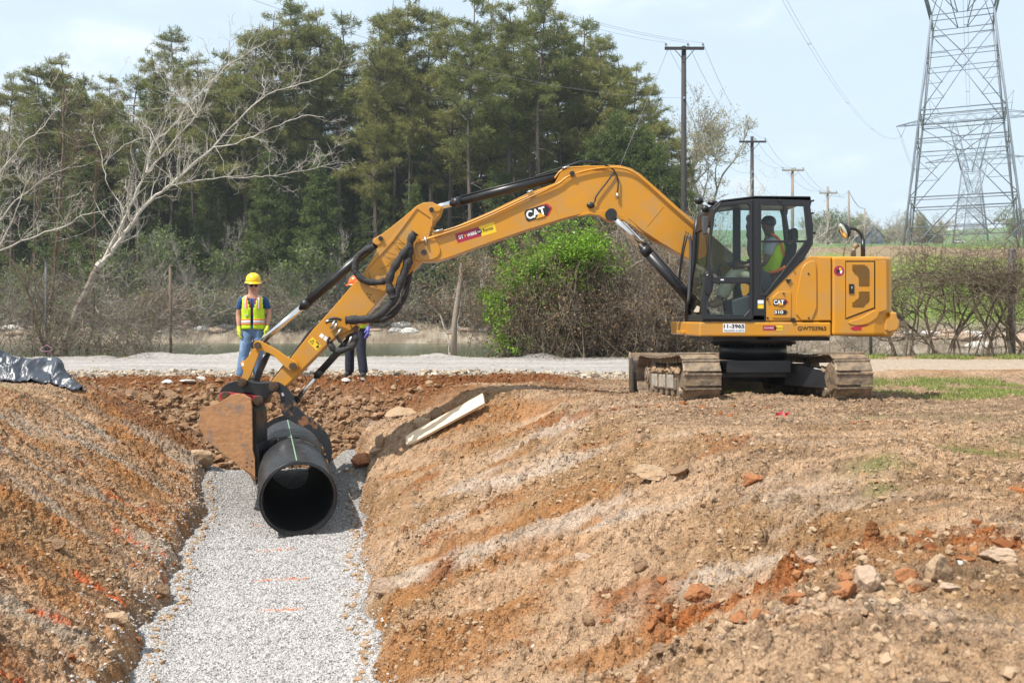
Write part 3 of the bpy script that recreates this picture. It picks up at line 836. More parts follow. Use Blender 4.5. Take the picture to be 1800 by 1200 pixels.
def tubes(name, paths, Y, r, m, parent, n=8, smooth_it=2):
    mb = MB()
    for p in paths:
        q = list(p)
        for _ in range(smooth_it):
            o = [q[0]]
            for a, b in zip(q[:-1], q[1:]):
                o += [tuple(a[k] * .75 + b[k] * .25 for k in range(len(a))), tuple(a[k] * .25 + b[k] * .75 for k in range(len(a)))]
            q = o + [q[-1]]
        pts = [P(a[0], a[1], a[2] if len(a) > 2 else Y) for a in q]
        rr = [r * (1 + 0.13 * math.sin(i * 1.1 + len(pts)) + random.uniform(-.13, .15)) for i in range(len(pts))] if r > 0.03 and len(pts) > 12 else r
        mb.tube(pts, rr, n, 0)
    return mb.build(name, m, parent)

def pin(mb, px, py, Y, r, w, m=0):
    c = P(px, py, Y); mb.cyl(c, c + Vector((0, w, 0)), r, 20, m)

# ---- boom
boom_pts = c3([(212, 500), (203, 560), (212, 590), (250, 600), (320, 598), (390, 577), (600, 500), (800, 432), (1000, 370), (1080, 350), (1130, 343), (1170, 345), (1205, 358), (1232, 380), (1262, 385), (1290, 366), (1340, 378), (1400, 430), (1500, 497), (1600, 556), (1690, 608), (1830, 690), (1900, 735),
               (1960, 690), (1925, 590), (1800, 482), (1690, 392), (1600, 318), (1500, 228), (1400, 140), (1350, 108), (1290, 92), (1230, 90), (1180, 95), (1110, 118), (1000, 166), (800, 240), (600, 338), (450, 402), (300, 462)])
boom = plate('boom', boom_pts, YB, TB, M_YEL, EXC, bevel=0.008)
def local_px(c, tilt, k, pts):
    """small shape given in pixels about a centre, turned by tilt (counter-clockwise on the face)"""
    ct, st = math.cos(tilt), math.sin(tilt)
    return [(c[0] + (x * ct + y * st) * k, c[1] + (-x * st + y * ct) * k) for x, y in pts]
def decal(name, pts, Y, m, parent): return plate(name, pts, Y, 0.003, m, parent, bevel=0.0003)

# doublers, lug for the stick cylinder, weld seams
plate('pivot_plate', smooth(c3([(215, 545), (235, 500), (290, 478), (330, 500), (345, 545), (330, 575), (290, 592), (240, 590)]), 2), YB - 0.016, 0.016, M_YEL, boom, bevel=0.004)
plate('cylinder_lug', c3([(945, 185), (985, 115), (1010, 104), (1120, 92), (1160, 100), (1090, 150), (980, 178)]), YB + 0.04, 0.06, M_YEL, boom)
plate('cylinder_lug', c3([(945, 185), (985, 115), (1010, 104), (1120, 92), (1160, 100), (1090, 150), (980, 178)]), YB + TB - 0.10, 0.06, M_YEL, boom)
plate('rib_plate', c3([(1060, 362), (1130, 350), (1180, 356), (1225, 384), (1262, 392), (1300, 378), (1370, 420), (1420, 462), (1360, 395), (1300, 352), (1240, 330), (1160, 330), (1100, 342)]), YB - 0.013, 0.013, M_YEL, boom, bevel=0.004)
plate('weld_seam', c3([(1517, 306), (1520, 309), (1434, 412), (1431, 409)]), YB - 0.004, 0.005, M_YEL, boom, bevel=0.001)
plate('weld_seam', c3([(920, 232), (924, 231), (966, 378), (962, 379)]), YB - 0.003, 0.004, M_YEL, boom, bevel=0.001)
mb = MB()
for (x, y, r) in ((255, 550, 10), (290, 325, 0), (1038, 135, 10)):
    if r: mb = MB(); pin(mb, *c3([(x, y)])[0], YB - 0.045, 0.034, 0.06); mb.build('pivot_pin', M_BLK, boom)
mb = MB(); pin(mb, *c3([(1243, 348)])[0], YB - 0.12, 0.07, 0.14); mb.build('pivot_pin', M_BLK, boom)
# oil lines along the top edge
tubes('oil_line', [c3([(300, 455), (450, 412), (600, 350), (800, 255), (940, 200), (985, 178)]), c3([(215, 500), (300, 472), (450, 424), (600, 362), (800, 266), (960, 196), (1010, 150), (1100, 122), (1200, 104), (1290, 104), (1350, 120), (1410, 165), (1500, 248), (1600, 338), (1690, 412)])], YB - 0.03, 0.013, M_YEL, boom)
tubes('oil_line', [c3([(945, 160), (985, 108), (1100, 100), (1180, 100)]), c3([(210, 440), (270, 432), (310, 436), (330, 450)])], YB + 0.05, 0.014, M_YEL, boom)
tubes('hydraulic_hose', [c3([(840, 150), (960, 110), (1000, 100), (1060, 76), (1100, 66), (1150, 72), (1230, 96), (1260, 120)]), c3([(985, 118), (1040, 85), (1110, 72), (1160, 82)]), c3([(1258, 118), (1280, 160), (1280, 215), (1274, 240)]), c3([(1258, 128), (1225, 175), (1185, 225), (1160, 260), (1158, 285), (1135, 300)])], YB - 0.03, 0.010, M_RUB2, boom)
tubes('hose_fitting', [c3([(1275, 238), (1275, 268)]), c3([(985, 108), (1022, 98)])], YB - 0.03, 0.016, M_BRASS, boom, smooth_it=0)
tubes('hose_fitting', [c3([(262, 470), (268, 512)]), c3([(305, 446), (356, 430)]), c3([(800, 236), (830, 224)])], YB - 0.04, 0.016, M_BRASS, boom, smooth_it=0)
mb = MB(); mb.ball(P(*c3([(1135, 302)])[0], YB - 0.02), (0.055, 0.03, 0.042)); mb.build('work_lamp', M_BLK, boom)

# ---- logo on the boom
def cat_logo(c, k, tilt, Y, parent):
    lp = lambda pts: local_px(c, tilt, k, pts)
    decal('logo_mark', lp([(2, -24), (44, -24), (60, 0), (36, 26), (-8, 26)]), Y - 0.001, M_LOGR, parent)
    decal('logo_mark', lp([(0, -19), (38, -19), (51, 0), (32, 19), (0, 19)]), Y - 0.0035, M_INK, parent)
    decal('logo_mark', lp([(-54, -12), (-46, -22), (20, -23), (34, -18), (34, 14), (28, 23), (-48, 24), (-54, 16)]), Y - 0.006, M_INK, parent)
    q = lp([(-10, 0)])[0]; s = Y / F_PX
    lettering('lettering', 'CAT', P(q[0], q[1], Y - 0.0095), 34 * k * s, M_WHITE, parent, tilt, width=78 * k * s, bold=0.035)
    decal('logo_mark', lp([(-16, 23), (4, 2), (24, 23)]), Y - 0.0125, M_TRI, parent)
cat_logo((946, 373), 0.44, R(16.5), YB, boom)
# hire sticker
ti = R(17)
decal('sticker', local_px((823, 413), ti, 1, [(-22, -8.5), (22, -8.5), (22, 8.5), (-22, 8.5)]), YB - 0.001, M_CRIM, boom)
decal('sticker', local_px((857, 403), ti, 1, [(-14, -9), (14, -9), (14, 9), (-14, 9)]), YB - 0.001, M_STY, boom)
decal('sticker', [(842.5 + 4.6 * math.cos(a), 407 + 4.6 * math.sin(a)) for a in np.linspace(0, 6.1, 18)], YB - 0.004, M_INK, boom)
s = YB / F_PX
lettering('lettering', 'ST', P(810.5, 416.5, YB - .005), 6.2 * s, M_WHITE, boom, ti, width=9 * s, bold=.03)
lettering('lettering', 'WERS', P(829, 411, YB - .005), 6.2 * s, M_WHITE, boom, ti, width=17.5 * s, bold=.03)
decal('logo_mark', local_px((817.6, 414.2), ti, 1, [(-1.6, -2.6), (0, -1.6), (1.8, -2.8), (1.2, 0.8), (0, 3), (-1.2, 1)]), YB - .005, M_TRI, boom)
lettering('lettering', 'CAT', P(842.5, 407, YB - .0075), 3 * s, M_WHITE, boom, ti, width=6.5 * s, bold=.02)
lettering('lettering', 'Rental', P(857.5, 402.5, YB - .005), 6.0 * s, M_INK, boom, ti, width=18 * s, bold=.015)

# ---- stick
stick_pts = [(776, 363), (776, 368), (772, 378), (764, 388), (758, 400), (753, 420), (756, 441), (748, 452), (740, 460), (717, 483), (680, 513), (642, 556), (622, 577), (590, 592), (577, 603), (540, 640), (520, 661), (503, 677), (490, 688), (478, 686), (474, 678), (480, 666), (510, 630), (550, 579), (562, 566), (568, 560), (590, 535), (620, 500), (637, 483), (662, 442), (664, 434), (660, 428), (655, 427), (655.5, 420), (670, 412), (685, 401), (710, 381), (732, 362), (745, 356), (760, 355)]
stick = plate('stick', stick_pts, YB + 0.02, 0.30, M_YEL, EXC, bevel=0.008)
plate('edge_flange', [(664, 440), (640, 480), (690, 425), (733, 367), (757, 383), (756, 398), (759, 399), (761, 382), (733, 362), (687, 421)], YB + 0.005, 0.014, M_YEL, stick, bevel=0.003)
plate('pivot_plate', smooth(z2([(845, 80), (865, 100), (850, 125), (800, 130), (772, 118), (780, 95)]), 2), YB + 0.004, 0.016, M_YEL, stick, bevel=.004)
plate('pivot_plate', smooth(z2([(385, 330), (420, 300), (450, 300), (458, 325), (430, 360), (395, 362)]), 2), YB + 0.004, 0.016, M_YEL, stick, bevel=.004)
mb = MB()
for q in z2([(793, 112), (435, 315)]): mb = MB(); pin(mb, *q, YB - 0.03, 0.030, 0.36); mb.build('pivot_pin', M_BLK, stick)
decal('sticker', local_px((553, 604), R(-45), 1, [(-11, -6), (11, -6), (11, 6), (-11, 6)]), YB + 0.019, M_STY, stick)
decal('warning_mark', local_px((549, 600), R(-45), 1, [(0, -4), (4, 3.4), (-4, 3.4)]), YB + 0.016, M_INK, stick)
decal('warning_mark', local_px((549, 600.6), R(-45), 1, [(0, -2.2), (2.3, 2), (-2.3, 2)]), YB + 0.013, M_STY, stick)
decal('warning_mark', local_px((558, 603), R(-45), 1, [(-4, -1), (4, -1), (4, 0.6), (-4, 0.6)]), YB + 0.016, M_INK, stick)
decal('warning_mark', local_px((558, 609), R(-45), 1, [(-1, -2.4), (2, -2.4), (2, 1), (0, 3), (-2, 1)]), YB + 0.016, M_INK, stick)
for q in ((565.5, 590), (572.5, 595)): decal('sticker', local_px(q, R(-38), 1, [(-3.4, -3.6), (3.4, -3.6), (3.4, 3.6), (-3.4, 3.6)]), YB + 0.019, M_WHITE, stick)
mb = MB()                                                 # chips where the paint is gone
for q in z2([(365, 712), (357, 730), (390, 757), (405, 655), (345, 705)]):
    c = P(*q, YB + 0.019); mb = MB(); mb.ball(c, (0.013, 0.002, 0.010), 8, 6); mb.build('paint_chip', M_PIN, stick)
tubes('cable_tie', [z2(a) for a in ([(543, 305), (610, 365)], [(515, 350), (605, 352)], [(538, 362), (580, 398)], [(467, 408), (545, 435)], [(455, 432), (535, 490)], [(430, 530), (520, 500)], [(352, 552), (365, 605)], [(470, 520), (540, 455)])], YB - 0.01, 0.003, M_RUB2, stick, 5, 0)
tubes('stick_guard', [[(480, 668), (512, 628), (545, 582), (560, 568), (566, 562)]], YB + 0.06, 0.022, M_BLK, stick, 8, 0)

# ---- cylinders
def cyl_part(name, a, b, c, Y, rb, rr, parent, rodname='rod', far=None, lugs=True):
    """barrel from a to b, bright rod from b to c (pixels)"""
    A, B, Cc = P(*a, Y), P(*b, Y), P(*c, Y)
    mb = MB(); mb.cyl(A, B, rb, 24)
    d = (B - A).normalized(); mb.cyl(B - d * 0.10, B + d * 0.015, rb * 1.10, 24)
    if lugs: mb.cyl(A - Vector((0, rb * .8, 0)), A + Vector((0, rb * .8, 0)), rb * 1.1, 20)
    mb.tube([A + d * .15 + Vector((0, -rb * .55, rb * 1.0)), B - d * .10 + Vector((0, -rb * .55, rb * 1.0))], 0.012, 8)
    o = mb.build(name, M_BLK, parent)
    mb = MB(); mb.cyl(B, Cc, rr, 20)
    mb.build(rodname, M_CHROME, o)
    if lugs:
        mb = MB(); mb.cyl(Cc - Vector((0, rr * 1.3, 0)), Cc + Vector((0, rr * 1.3, 0)), rr * 1.7, 18); mb.build('rod_eye', M_BLK, o)
    return o
cyl_part('stick_cylinder', (1004, 305), (797, 357), (760, 367), YB + 0.17, 0.062, 0.042, EXC)
cyl_part('bucket_cylinder', (669, 420), (533, 538), (452, 607), YB + 0.16, 0.062, 0.043, EXC)
cyl_part('boom_cylinder', (1238, 556), (1131, 437), (1074, 377), YB - 0.08, 0.066, 0.045, EXC)
cyl_part('boom_cylinder', (1238, 550), (1131, 432), (1074, 374), YB + TB + 0.10, 0.066, 0.045, EXC)
cyl_part('thumb_cylinder', (622, 588), (557, 660), (522, 702), YB + 0.15, 0.048, 0.03, EXC)

# ---- bundled hoses at the elbow
tubes('hose_bundle', [z2([(680, 275), (655, 310), (640, 360), (640, 430), (628, 490), (590, 590), (555, 690), (520, 760), (460, 830), (400, 872), (330, 885), (250, 888), (190, 892)])], YB - 0.07, 0.056, M_RUB, EXC, 12)
tubes('hose_bundle', [z2([(640, 370), (590, 430), (550, 490), (510, 560), (492, 620), (505, 680), (525, 735)])], YB - 0.10, 0.050, M_RUB, EXC, 12)
tubes('hose_bundle', [z2([(475, 610), (420, 628), (350, 622), (300, 600), (262, 560), (252, 510), (275, 440), (325, 400), (390, 375)])], YB - 0.06, 0.044, M_RUB, EXC, 12)
tubes('hose_bundle', [z2([(670, 380), (640, 560), (615, 690), (575, 790), (500, 870), (420, 895), (330, 870)])], YB + 0.10, 0.045, M_RUB, EXC, 12)
tubes('hose_bundle', [c1([(960, 240), (975, 290), (1020, 312), (1085, 292), (1130, 262), (1145, 220), (1120, 180)])], YB - 0.04, 0.042, M_RUB, EXC, 12)
tubes('hydraulic_hose', [c1([(940, 95), (960, 80), (1000, 75), (1040, 90)]), c1([(930, 110), (960, 95), (1010, 100)]), c1([(1000, 190), (1030, 240), (1060, 260)]), c1([(960, 210), (940, 240), (960, 280)])], YB - 0.04, 0.018, M_RUB2, EXC)
tubes('hose_fitting', [c1([(965, 150), (995, 95)]), c1([(985, 165), (1010, 110)]), c1([(1000, 205), (1040, 150)]), c1([(1085, 270), (1115, 200)]), c1([(955, 90), (930, 105)])], YB - 0.05, 0.017, M_BRASS, EXC, 8, 0)
plate('thumb_bracket', c1([(1000, 215), (1075, 150), (1120, 120), (1170, 135), (1160, 165), (1090, 190), (1020, 250)]), YB + 0.05, 0.05, M_YEL, EXC)
mb = MB(); pin(mb, *c1([(1138, 150)])[0], YB - 0.01, 0.038, 0.1); mb.build('pivot_pin', M_PIN, EXC)

# ---- linkage, coupler, bucket, thumb
lk = smooth(c1([(420, 255), (435, 232), (470, 236), (510, 258), (590, 300), (650, 345), (690, 368), (725, 380), (738, 410), (725, 440), (690, 450), (655, 430), (610, 385), (560, 335), (490, 305), (440, 300), (422, 285)]), 2)
for Y in (YB - 0.05, YB + TB + 0.0): link = plate('curved_link', lk, Y, 0.045, M_YEL, EXC)
mb = MB()
for q, r in ((c1([(448, 268)])[0], .045), (c1([(697, 415)])[0], .05)): mb = MB(); pin(mb, *q, YB - 0.085, r, .50); mb.build('pivot_pin', M_PIN, EXC)
lk2 = c1([(415, 290), (455, 300), (462, 318), (440, 380), (405, 470), (382, 515), (345, 512), (338, 495), (352, 450), (340, 420), (326, 395), (338, 378), (365, 372), (390, 340)])
bl = plate('bucket_link', lk2, YB + 0.0, 0.05, M_YEL, EXC)
plate('bucket_link', [(x + 14, y) for x, y in c1([(470, 300), (490, 310), (470, 360), (430, 450), (405, 525), (365, 512), (385, 450), (420, 370)])], YB + TB - 0.05, 0.05, M_BLK, EXC)
decal('sticker', local_px((426.5, 640), 0, 1, [(-2, -3), (2, -3), (2.6, 3), (-2, 3)]), YB - 0.002, M_WHITE, bl)
cp = smooth(c1([(180, 600), (195, 570), (230, 535), (300, 512), (360, 512), (420, 528), (540, 528), (590, 525), (600, 560), (570, 590), (525, 610), (525, 640), (470, 645), (440, 622), (400, 605), (300, 600), (200, 605)]), 1)
coup = plate('quick_coupler', cp, YB + 0.02, 0.26, M_BLK, EXC, bevel=0.012)
plate('coupler_hook', smooth(c1([(178, 640), (180, 605), (220, 590), (300, 603), (400, 612), (440, 622), (475, 625), (495, 655), (480, 685), (440, 690), (415, 660), (390, 640), (270, 630), (230, 645), (200, 655)]), 1), YB + 0.0, 0.30, M_RED, coup, bevel=0.01)
mb = MB()
for q, r in ((c1([(337, 527)])[0], .055), (c1([(562, 555)])[0], .062), (c1([(222, 620)])[0], .05), (c1([(453, 656)])[0], .062)):
    mb = MB(); pin(mb, *q, YB - 0.06, r, .48); pin(mb, *q, YB - 0.075, r * .5, .05); mb.build('pivot_pin', M_PIN, coup)

bo = c1([(265, 614), (310, 608), (355, 611), (405, 640), (413, 700), (418, 1000), (432, 1060), (436, 1215), (350, 1140), (280, 1078), (200, 1025), (130, 965), (80, 920), (48, 860), (35, 800), (50, 740), (85, 705), (120, 688), (180, 668), (225, 642)])
bucket = plate('bucket', bo, 12.60, 0.028, M_RUST, EXC, bevel=0.004)
Yb2 = 13.22
plate('side_plate', bo2 := [((P(x, y, 12.60).x) * F_PX / Yb2 + 900, (1 - P(x, y, 12.60).z) * F_PX / Yb2 + HOR) for x, y in bo], Yb2, 0.028, M_RUST, bucket, bevel=0.004)
mb = MB()
seq = [7, 8, 9, 10, 11, 12, 13, 14, 15, 16, 17, 18, 19, 0, 1]
pp = [P(*bo[i], 12.60) for i in seq]
ins = []
for i, p in enumerate(pp):
    t = (pp[min(i + 1, len(pp) - 1)] - pp[max(i - 1, 0)]).normalized(); nrm = Vector((-t.z, 0, t.x))
    cen = P(410, 720, 12.60)
    if nrm.dot(cen - p) < 0: nrm = -nrm
    ins.append((p + nrm * 0.004, p + nrm * 0.034))
for (a, b), (c, d) in zip(ins[:-1], ins[1:]):
    mb.prism([a + Vector((0, .026, 0)), c + Vector((0, .026, 0)), d + Vector((0, .026, 0)), b + Vector((0, .026, 0))], (0, Yb2 - 12.60 - 0.024, 0))
mb.build('bucket_shell', M_RUST, bucket)
plate('side_cutter', c1([(335, 615), (400, 640), (410, 700), (416, 1000), (430, 1060), (435, 1195), (350, 1130), (335, 1090), (345, 1000), (330, 860)]), 12.585, 0.015, M_RUST, bucket, bevel=0.003)
mb = MB()
for q in c1([(376, 1092), (414, 1080), (410, 1118), (374, 1120)]): mb = MB(); pin(mb, *q, 12.582, 0.010, 0.02); mb.build('bolt_hole', M_VENT, bucket)
plate('shade_strip', c1([(415, 690), (442, 745), (446, 960), (462, 1010), (462, 1170), (436, 1205), (430, 1060), (417, 1000)]), 12.64, 0.55, M_BLK, bucket, bevel=0.004)  # black slab standing in for the shaded inside of the bucket
mb = MB()
for k in range(5):
    y0 = 12.62 + k * 0.142
    a = P(446, 846, 12.60); a.y = y0
    mb.prism([a + Vector((-.05, 0, .07)), a + Vector((.02, 0, .07)), a + Vector((.03, 0, -.055)), a + Vector((.005, 0, -.055))], (0, .07, 0)); mb.build('bucket_tooth', M_STEEL, bucket, bevel=0.004); mb = MB()

th = smooth(c1([(530, 555), (545, 525), (585, 520), (625, 540), (665, 575), (700, 620), (722, 685), (765, 740), (830, 788), (900, 840), (948, 905), (972, 980), (970, 1060), (952, 1112), (935, 1040), (905, 970), (850, 890), (785, 842), (705, 812), (640, 770), (622, 740), (608, 690), (612, 640), (600, 600), (560, 592)]), 1)
thumb = plate('thumb', th, YB + 0.0, 0.05, M_THUMB, EXC, bevel=0.006)
plate('thumb_arm', th, YB + 0.27, 0.05, M_THUMB, thumb, bevel=0.006)
mb = MB()
for q in ((690, 700), (800, 815), (900, 925), (945, 1040)):
    a = P(*c1([q])[0], YB + 0.05); mb.box(a + Vector((0, .11, 0)), (.05, .21, .09), Matrix.Rotation(0.7, 3, 'Y')); mb.build('cross_bar', M_THUMB, thumb); mb = MB()
mb = MB(); pin(mb, *c1([(677, 695)])[0], YB - 0.012, .026, .36); mb.build('pivot_pin', M_PIN, thumb)
decal('sticker', local_px((497, 693), R(-65), 1, [(-3, -2), (3, -2), (3, 2), (-3, 2)]), YB - .001, M_WHITE, thumb)

# ---- house
def quadbox(name, px0, py0, px1, py1, Y, depth, m, parent, bevel=0.012):
    a, b = P(px0, py0, Y), P(px1, py1, Y)
    mb = MB(); mb.box(((a.x + b.x) / 2, Y + depth / 2, (a.z + b.z) / 2), (abs(b.x - a.x), depth, abs(a.z - b.z)))
    return mb.build(name, m, parent, bevel=bevel)
deck = quadbox('deck', 1229, 566, 1461, 591.5, YL, 2.1, M_YEL, EXC, 0.02)
quadbox('step_plate', 1199, 581, 1232, 587, YL + 0.9, 0.4, M_YEL, deck, 0.008)
mb = MB(); a = P(1300, 594, YL + .05); b = P(1440, 594, YL + .05)
mb.box(((a.x + b.x) / 2 - .02, 12.8, a.z - .015), (1.5, 1.5, .05)); mb.build('belly_plate', M_BLK, deck)
s = YL / F_PX
decal('number_plate', [(1271, 568.5), (1309.5, 568.5), (1309.5, 584), (1271, 584)], YL - .002, M_WHITE, deck)
lettering('lettering', '11-3965', P(1290.3, 573, YL - .006), 7 * s, M_INK, deck, width=36 * s, bold=.02)
lettering('lettering', 'MAXIMO E16973', P(1290.3, 581, YL - .006), 3.6 * s, M_INK, deck, width=35 * s)
decal('sticker', [(1341, 572), (1364, 572), (1364, 580.5), (1341, 580.5)], YL - .002, M_CRIM, deck)
decal('sticker', [(1364.2, 572), (1376, 572), (1376, 580.5), (1364.2, 580.5)], YL - .002, M_STY, deck)
decal('sticker', [(1363 + 2.4 * math.cos(a), 576.3 + 2.4 * math.sin(a)) for a in np.linspace(0, 5.9, 14)], YL - .005, M_INK, deck)
lettering('lettering', 'STOWERS', P(1351.5, 576.3, YL - .006), 3 * s, M_WHITE, deck, width=17 * s)
lettering('lettering', 'Rental', P(1370.6, 576.3, YL - .006), 3 * s, M_INK, deck, width=9 * s)
lettering('lettering', 'GWT03965', P(1427.5, 577, YL - .004), 7.4 * s, M_INK, deck, width=50 * s, bold=.015)

sp = plate('side_panel', hd([(108, 895), (108, 622), (420, 275), (600, 145), (640, 133), (878, 137), (878, 893)]), YL + 0.01, 0.5, M_YEL, EXC, bevel=0.012)
plate('pressed_field', smooth(hd([(465, 885), (462, 600), (490, 480), (520, 300), (560, 230), (640, 185), (690, 190), (705, 300), (705, 885)]), 1), YL - 0.008, 0.02, M_YEL, sp, bevel=0.009)
plate('pressed_field', hd([(725, 150), (868, 150), (868, 885), (725, 885)]), YL - 0.004, 0.016, M_YEL, sp, bevel=0.006)
plate('logo_panel', hd([(186, 850), (186, 620), (260, 548), (395, 548), (406, 560), (406, 850), (396, 860), (196, 860)]), YL - 0.001, 0.012, M_YEL, sp, bevel=0.005)
mb = MB()
for q in ((430, 280), (610, 340), (612, 858), (320, 572), (132, 640), (132, 857)): mb = MB(); pin(mb, *hd([q])[0], YL - .016, .011, .03); mb.build('bolt', M_BLK, sp)
mb = MB(); pin(mb, *hd([(432, 880)])[0], YL - .02, .026, .03); mb.build('rubber_stop', M_BLK, sp)
plate('latch', hd([(346, 405), (405, 405), (405, 420), (386, 424), (386, 452), (370, 452), (368, 424), (346, 420)]), YL - .012, .02, M_BLK, sp, bevel=.002)
cat_logo((1371.5, 531), 0.235, 0, YL - 0.002, sp)
def tail_logo(c, k, Y, parent):
    lp = lambda pts: local_px(c, 0, k, pts)
    decal('logo_mark', lp([(20, -15), (40, -15), (56, 0), (40, 16), (20, 16)]), Y - .001, M_LOGR, parent)
    decal('logo_mark', lp([(-46, -16), (40, -16), (50, 0), (40, 17), (-46, 17)]), Y - .004, M_INK, parent)
    lettering('lettering', '310', P(c[0] - 3, c[1], Y - .008), 24 * k * Y / F_PX, M_WHITE, parent, width=66 * k * Y / F_PX, bold=.03)
tail_logo((1372, 548.5), 0.235, YL - 0.002, sp)
quadbox('engine_block_cover', 1352, 456, 1461, 565, YL + 0.52, 1.5, M_YEL, EXC, 0.02)

# rear hood: straight flank, rounded tail seen in plan
def plan_prism(name, plan, z0, z1, m, parent, bevel=0.03):
    mb = MB(); mb.prism([(x, y, z0) for x, y in plan], (0, 0, z1 - z0)); return mb.build(name, m, parent, bevel=bevel, seg=3)
xa = P(1463, 500, YL).x; xb = P(1537, 500, YL).x
plan = [(xa, YL)] + [(xb, YL)]
for a in np.linspace(-80, 80, 15): plan.append((xb + 0.02 + 0.42 * math.cos(R(a)) ** 0.7 , 12.78 + 1.05 * math.sin(R(a))))
plan += [(xb, 13.85), (xa, 13.85)]
zt, zb = P(0, 450.5, YL).z, P(0, 590, YL).z
hood = plan_prism('engine_hood', plan, zb, zt, M_YEL, EXC, 0.035)
dr_ = plate('engine_door', hd([(1052, 205), (1378, 205), (1378, 735), (1052, 858)]), YL - 0.010, 0.02, M_YEL, hood, bevel=0.004)
plate('door_gap', hd([(1040, 188), (1388, 188), (1388, 745), (1040, 876)]), YL - 0.001, 0.004, M_VENT, hood, bevel=0.0005, holes=[hd([(1052, 205), (1378, 205), (1378, 735), (1052, 858)])])
plate('hood_ridge', hd([(1395, 195), (1520, 185), (1528, 760), (1420, 800), (1395, 750)]), YL - 0.010, 0.012, M_YEL, hood, bevel=0.005)
plate('hood_ridge', smooth(hd([(1070, 905), (1230, 860), (1370, 770), (1440, 745), (1430, 840), (1330, 920), (1200, 950), (1090, 935)]), 1), YL - 0.012, 0.014, M_YEL, hood, bevel=0.006)
def holes_in(poly, step):
    xs = [p[0] for p in poly]; ys_ = [p[1] for p in poly]; out = []; row = 0; y = min(ys_)
    def inside(x, y):
        c = False; n = len(poly)
        for i in range(n):
            (x1, y1), (x2, y2) = poly[i], poly[(i + 1) % n]
            if (y1 > y) != (y2 > y) and x < (x2 - x1) * (y - y1) / (y2 - y1) + x1: c = not c
        return c
    while y <= max(ys_):
        x = min(xs) + (row % 2) * step / 2
        while x <= max(xs):
            if inside(x, y): out.append((x, y))
            x += step
        y += step * 0.8; row += 1
    return out
mb = MB()
for poly in ([(1125, 240), (1270, 240), (1325, 285), (1325, 497), (1195, 497), (1195, 390), (1125, 315)], [(1195, 553), (1325, 553), (1325, 665), (1245, 738), (1125, 738), (1125, 680), (1195, 625)]):
    for q in holes_in(poly, 17):
        c = P(*hd([q])[0], YL - 0.0125); r = 0.0072
        mb.add([c + Vector((r * math.cos(k * 1.0472), 0, r * math.sin(k * 1.0472))) for k in range(6)], [(0, 1, 2, 3, 4, 5)])
tag(mb.build('vent_grille', M_VENT, dr_), kind='stuff')
plate('door_lock', hd([(1086, 460), (1143, 460), (1143, 572), (1086, 572)]), YL - 0.022, .014, M_BLK, dr_, bevel=.003)
mb = MB(); mb.ball(P(*hd([(1117, 510)])[0], YL - .024), (.007, .004, .014), 8, 6); mb.build('key_slot', M_BRASS, dr_)
ci = hd([(966, 307)])[0]; circ = lambda r, c=ci: [(c[0] + r * math.cos(a), c[1] + r * math.sin(a)) for a in np.linspace(0, 6.283, 25)[:-1]]
decal('sticker', circ(9), YL - .002, M_CRIM, hood)
decal('logo_mark', [(ci[0] - 5, ci[1] - 2), (ci[0] + 0, ci[1] - 3), (ci[0] + 1, ci[1] + 3), (ci[0] - 4, ci[1] + 4)], YL - .005, M_INK, hood)
decal('logo_mark', [(ci[0] + 1, ci[1] - 6), (ci[0] + 5, ci[1] - 4), (ci[0] + 4, ci[1] - 1), (ci[0], ci[1] - 2)], YL - .005, M_STY, hood)
decal('logo_mark', [(ci[0] + 2, ci[1] - 0), (ci[0] + 6, ci[1] - 1), (ci[0] + 5, ci[1] + 4), (ci[0] + 2, ci[1] + 5)], YL - .005, M_WHITE, hood)
decal('logo_mark', hd([(1098, 975), (1170, 955), (1310, 933), (1300, 945), (1225, 965), (1230, 1000), (1150, 1003), (1120, 998)]), YL - .004, M_LOGR, hood)
cw = plate('counterweight', hd([(1502, 865), (1560, 838), (1556, 795), (1600, 785), (1645, 795), (1652, 850), (1680, 910), (1676, 975), (1640, 1015), (1560, 1030), (1502, 1005)]), YL + 0.03, 0.26, M_YEL, EXC, bevel=0.025)
plan2 = [(x + 0.03 if x > xb + .03 else x, y) for x, y in plan[1:-1]]
plan_prism('counterweight_base', [(xb - 0.25, YL + .06)] + plan2[1:-1] + [(xb - .25, 13.8)], zb - 0.012, P(0, 556, YL).z, M_YEL, cw, 0.04)

# exhaust and rear mirror
tubes('exhaust_pipe', [[(1500, 452), (1500, 441), (1503, 433), (1507, 430)]], 13.1, 0.035, M_STEEL, EXC, 10, 2)
mir = tubes('mirror_arm', [[(1517, 452), (1517, 420), (1513, 410), (1503, 402), (1492, 402)]], 12.9, 0.022, M_BLK, EXC, 10, 2)
mb = MB(); mb.cyl(P(1517, 452, 12.9), P(1517, 420, 12.9), 0.03, 12); mb.build('mirror_post', M_BLK, mir)
mb = MB(); mb.ball(P(1485, 405, 12.9), (0.075, 0.075, 0.11), 16, 10, rot=Matrix.Rotation(-0.45, 3, 'Y'))
mb.build('mirror_shell', M_BLK, mir)
mb = MB(); q = P(1482, 405.5, 12.82); mb.ball(q, (0.04, 0.05, 0.105), 16, 10, rot=Matrix.Rotation(-0.45, 3, 'Y')); mb.build('mirror_glass', mat('mirror_face', (0.75, 0.68, 0.5), 0.15, 0.9), mir)

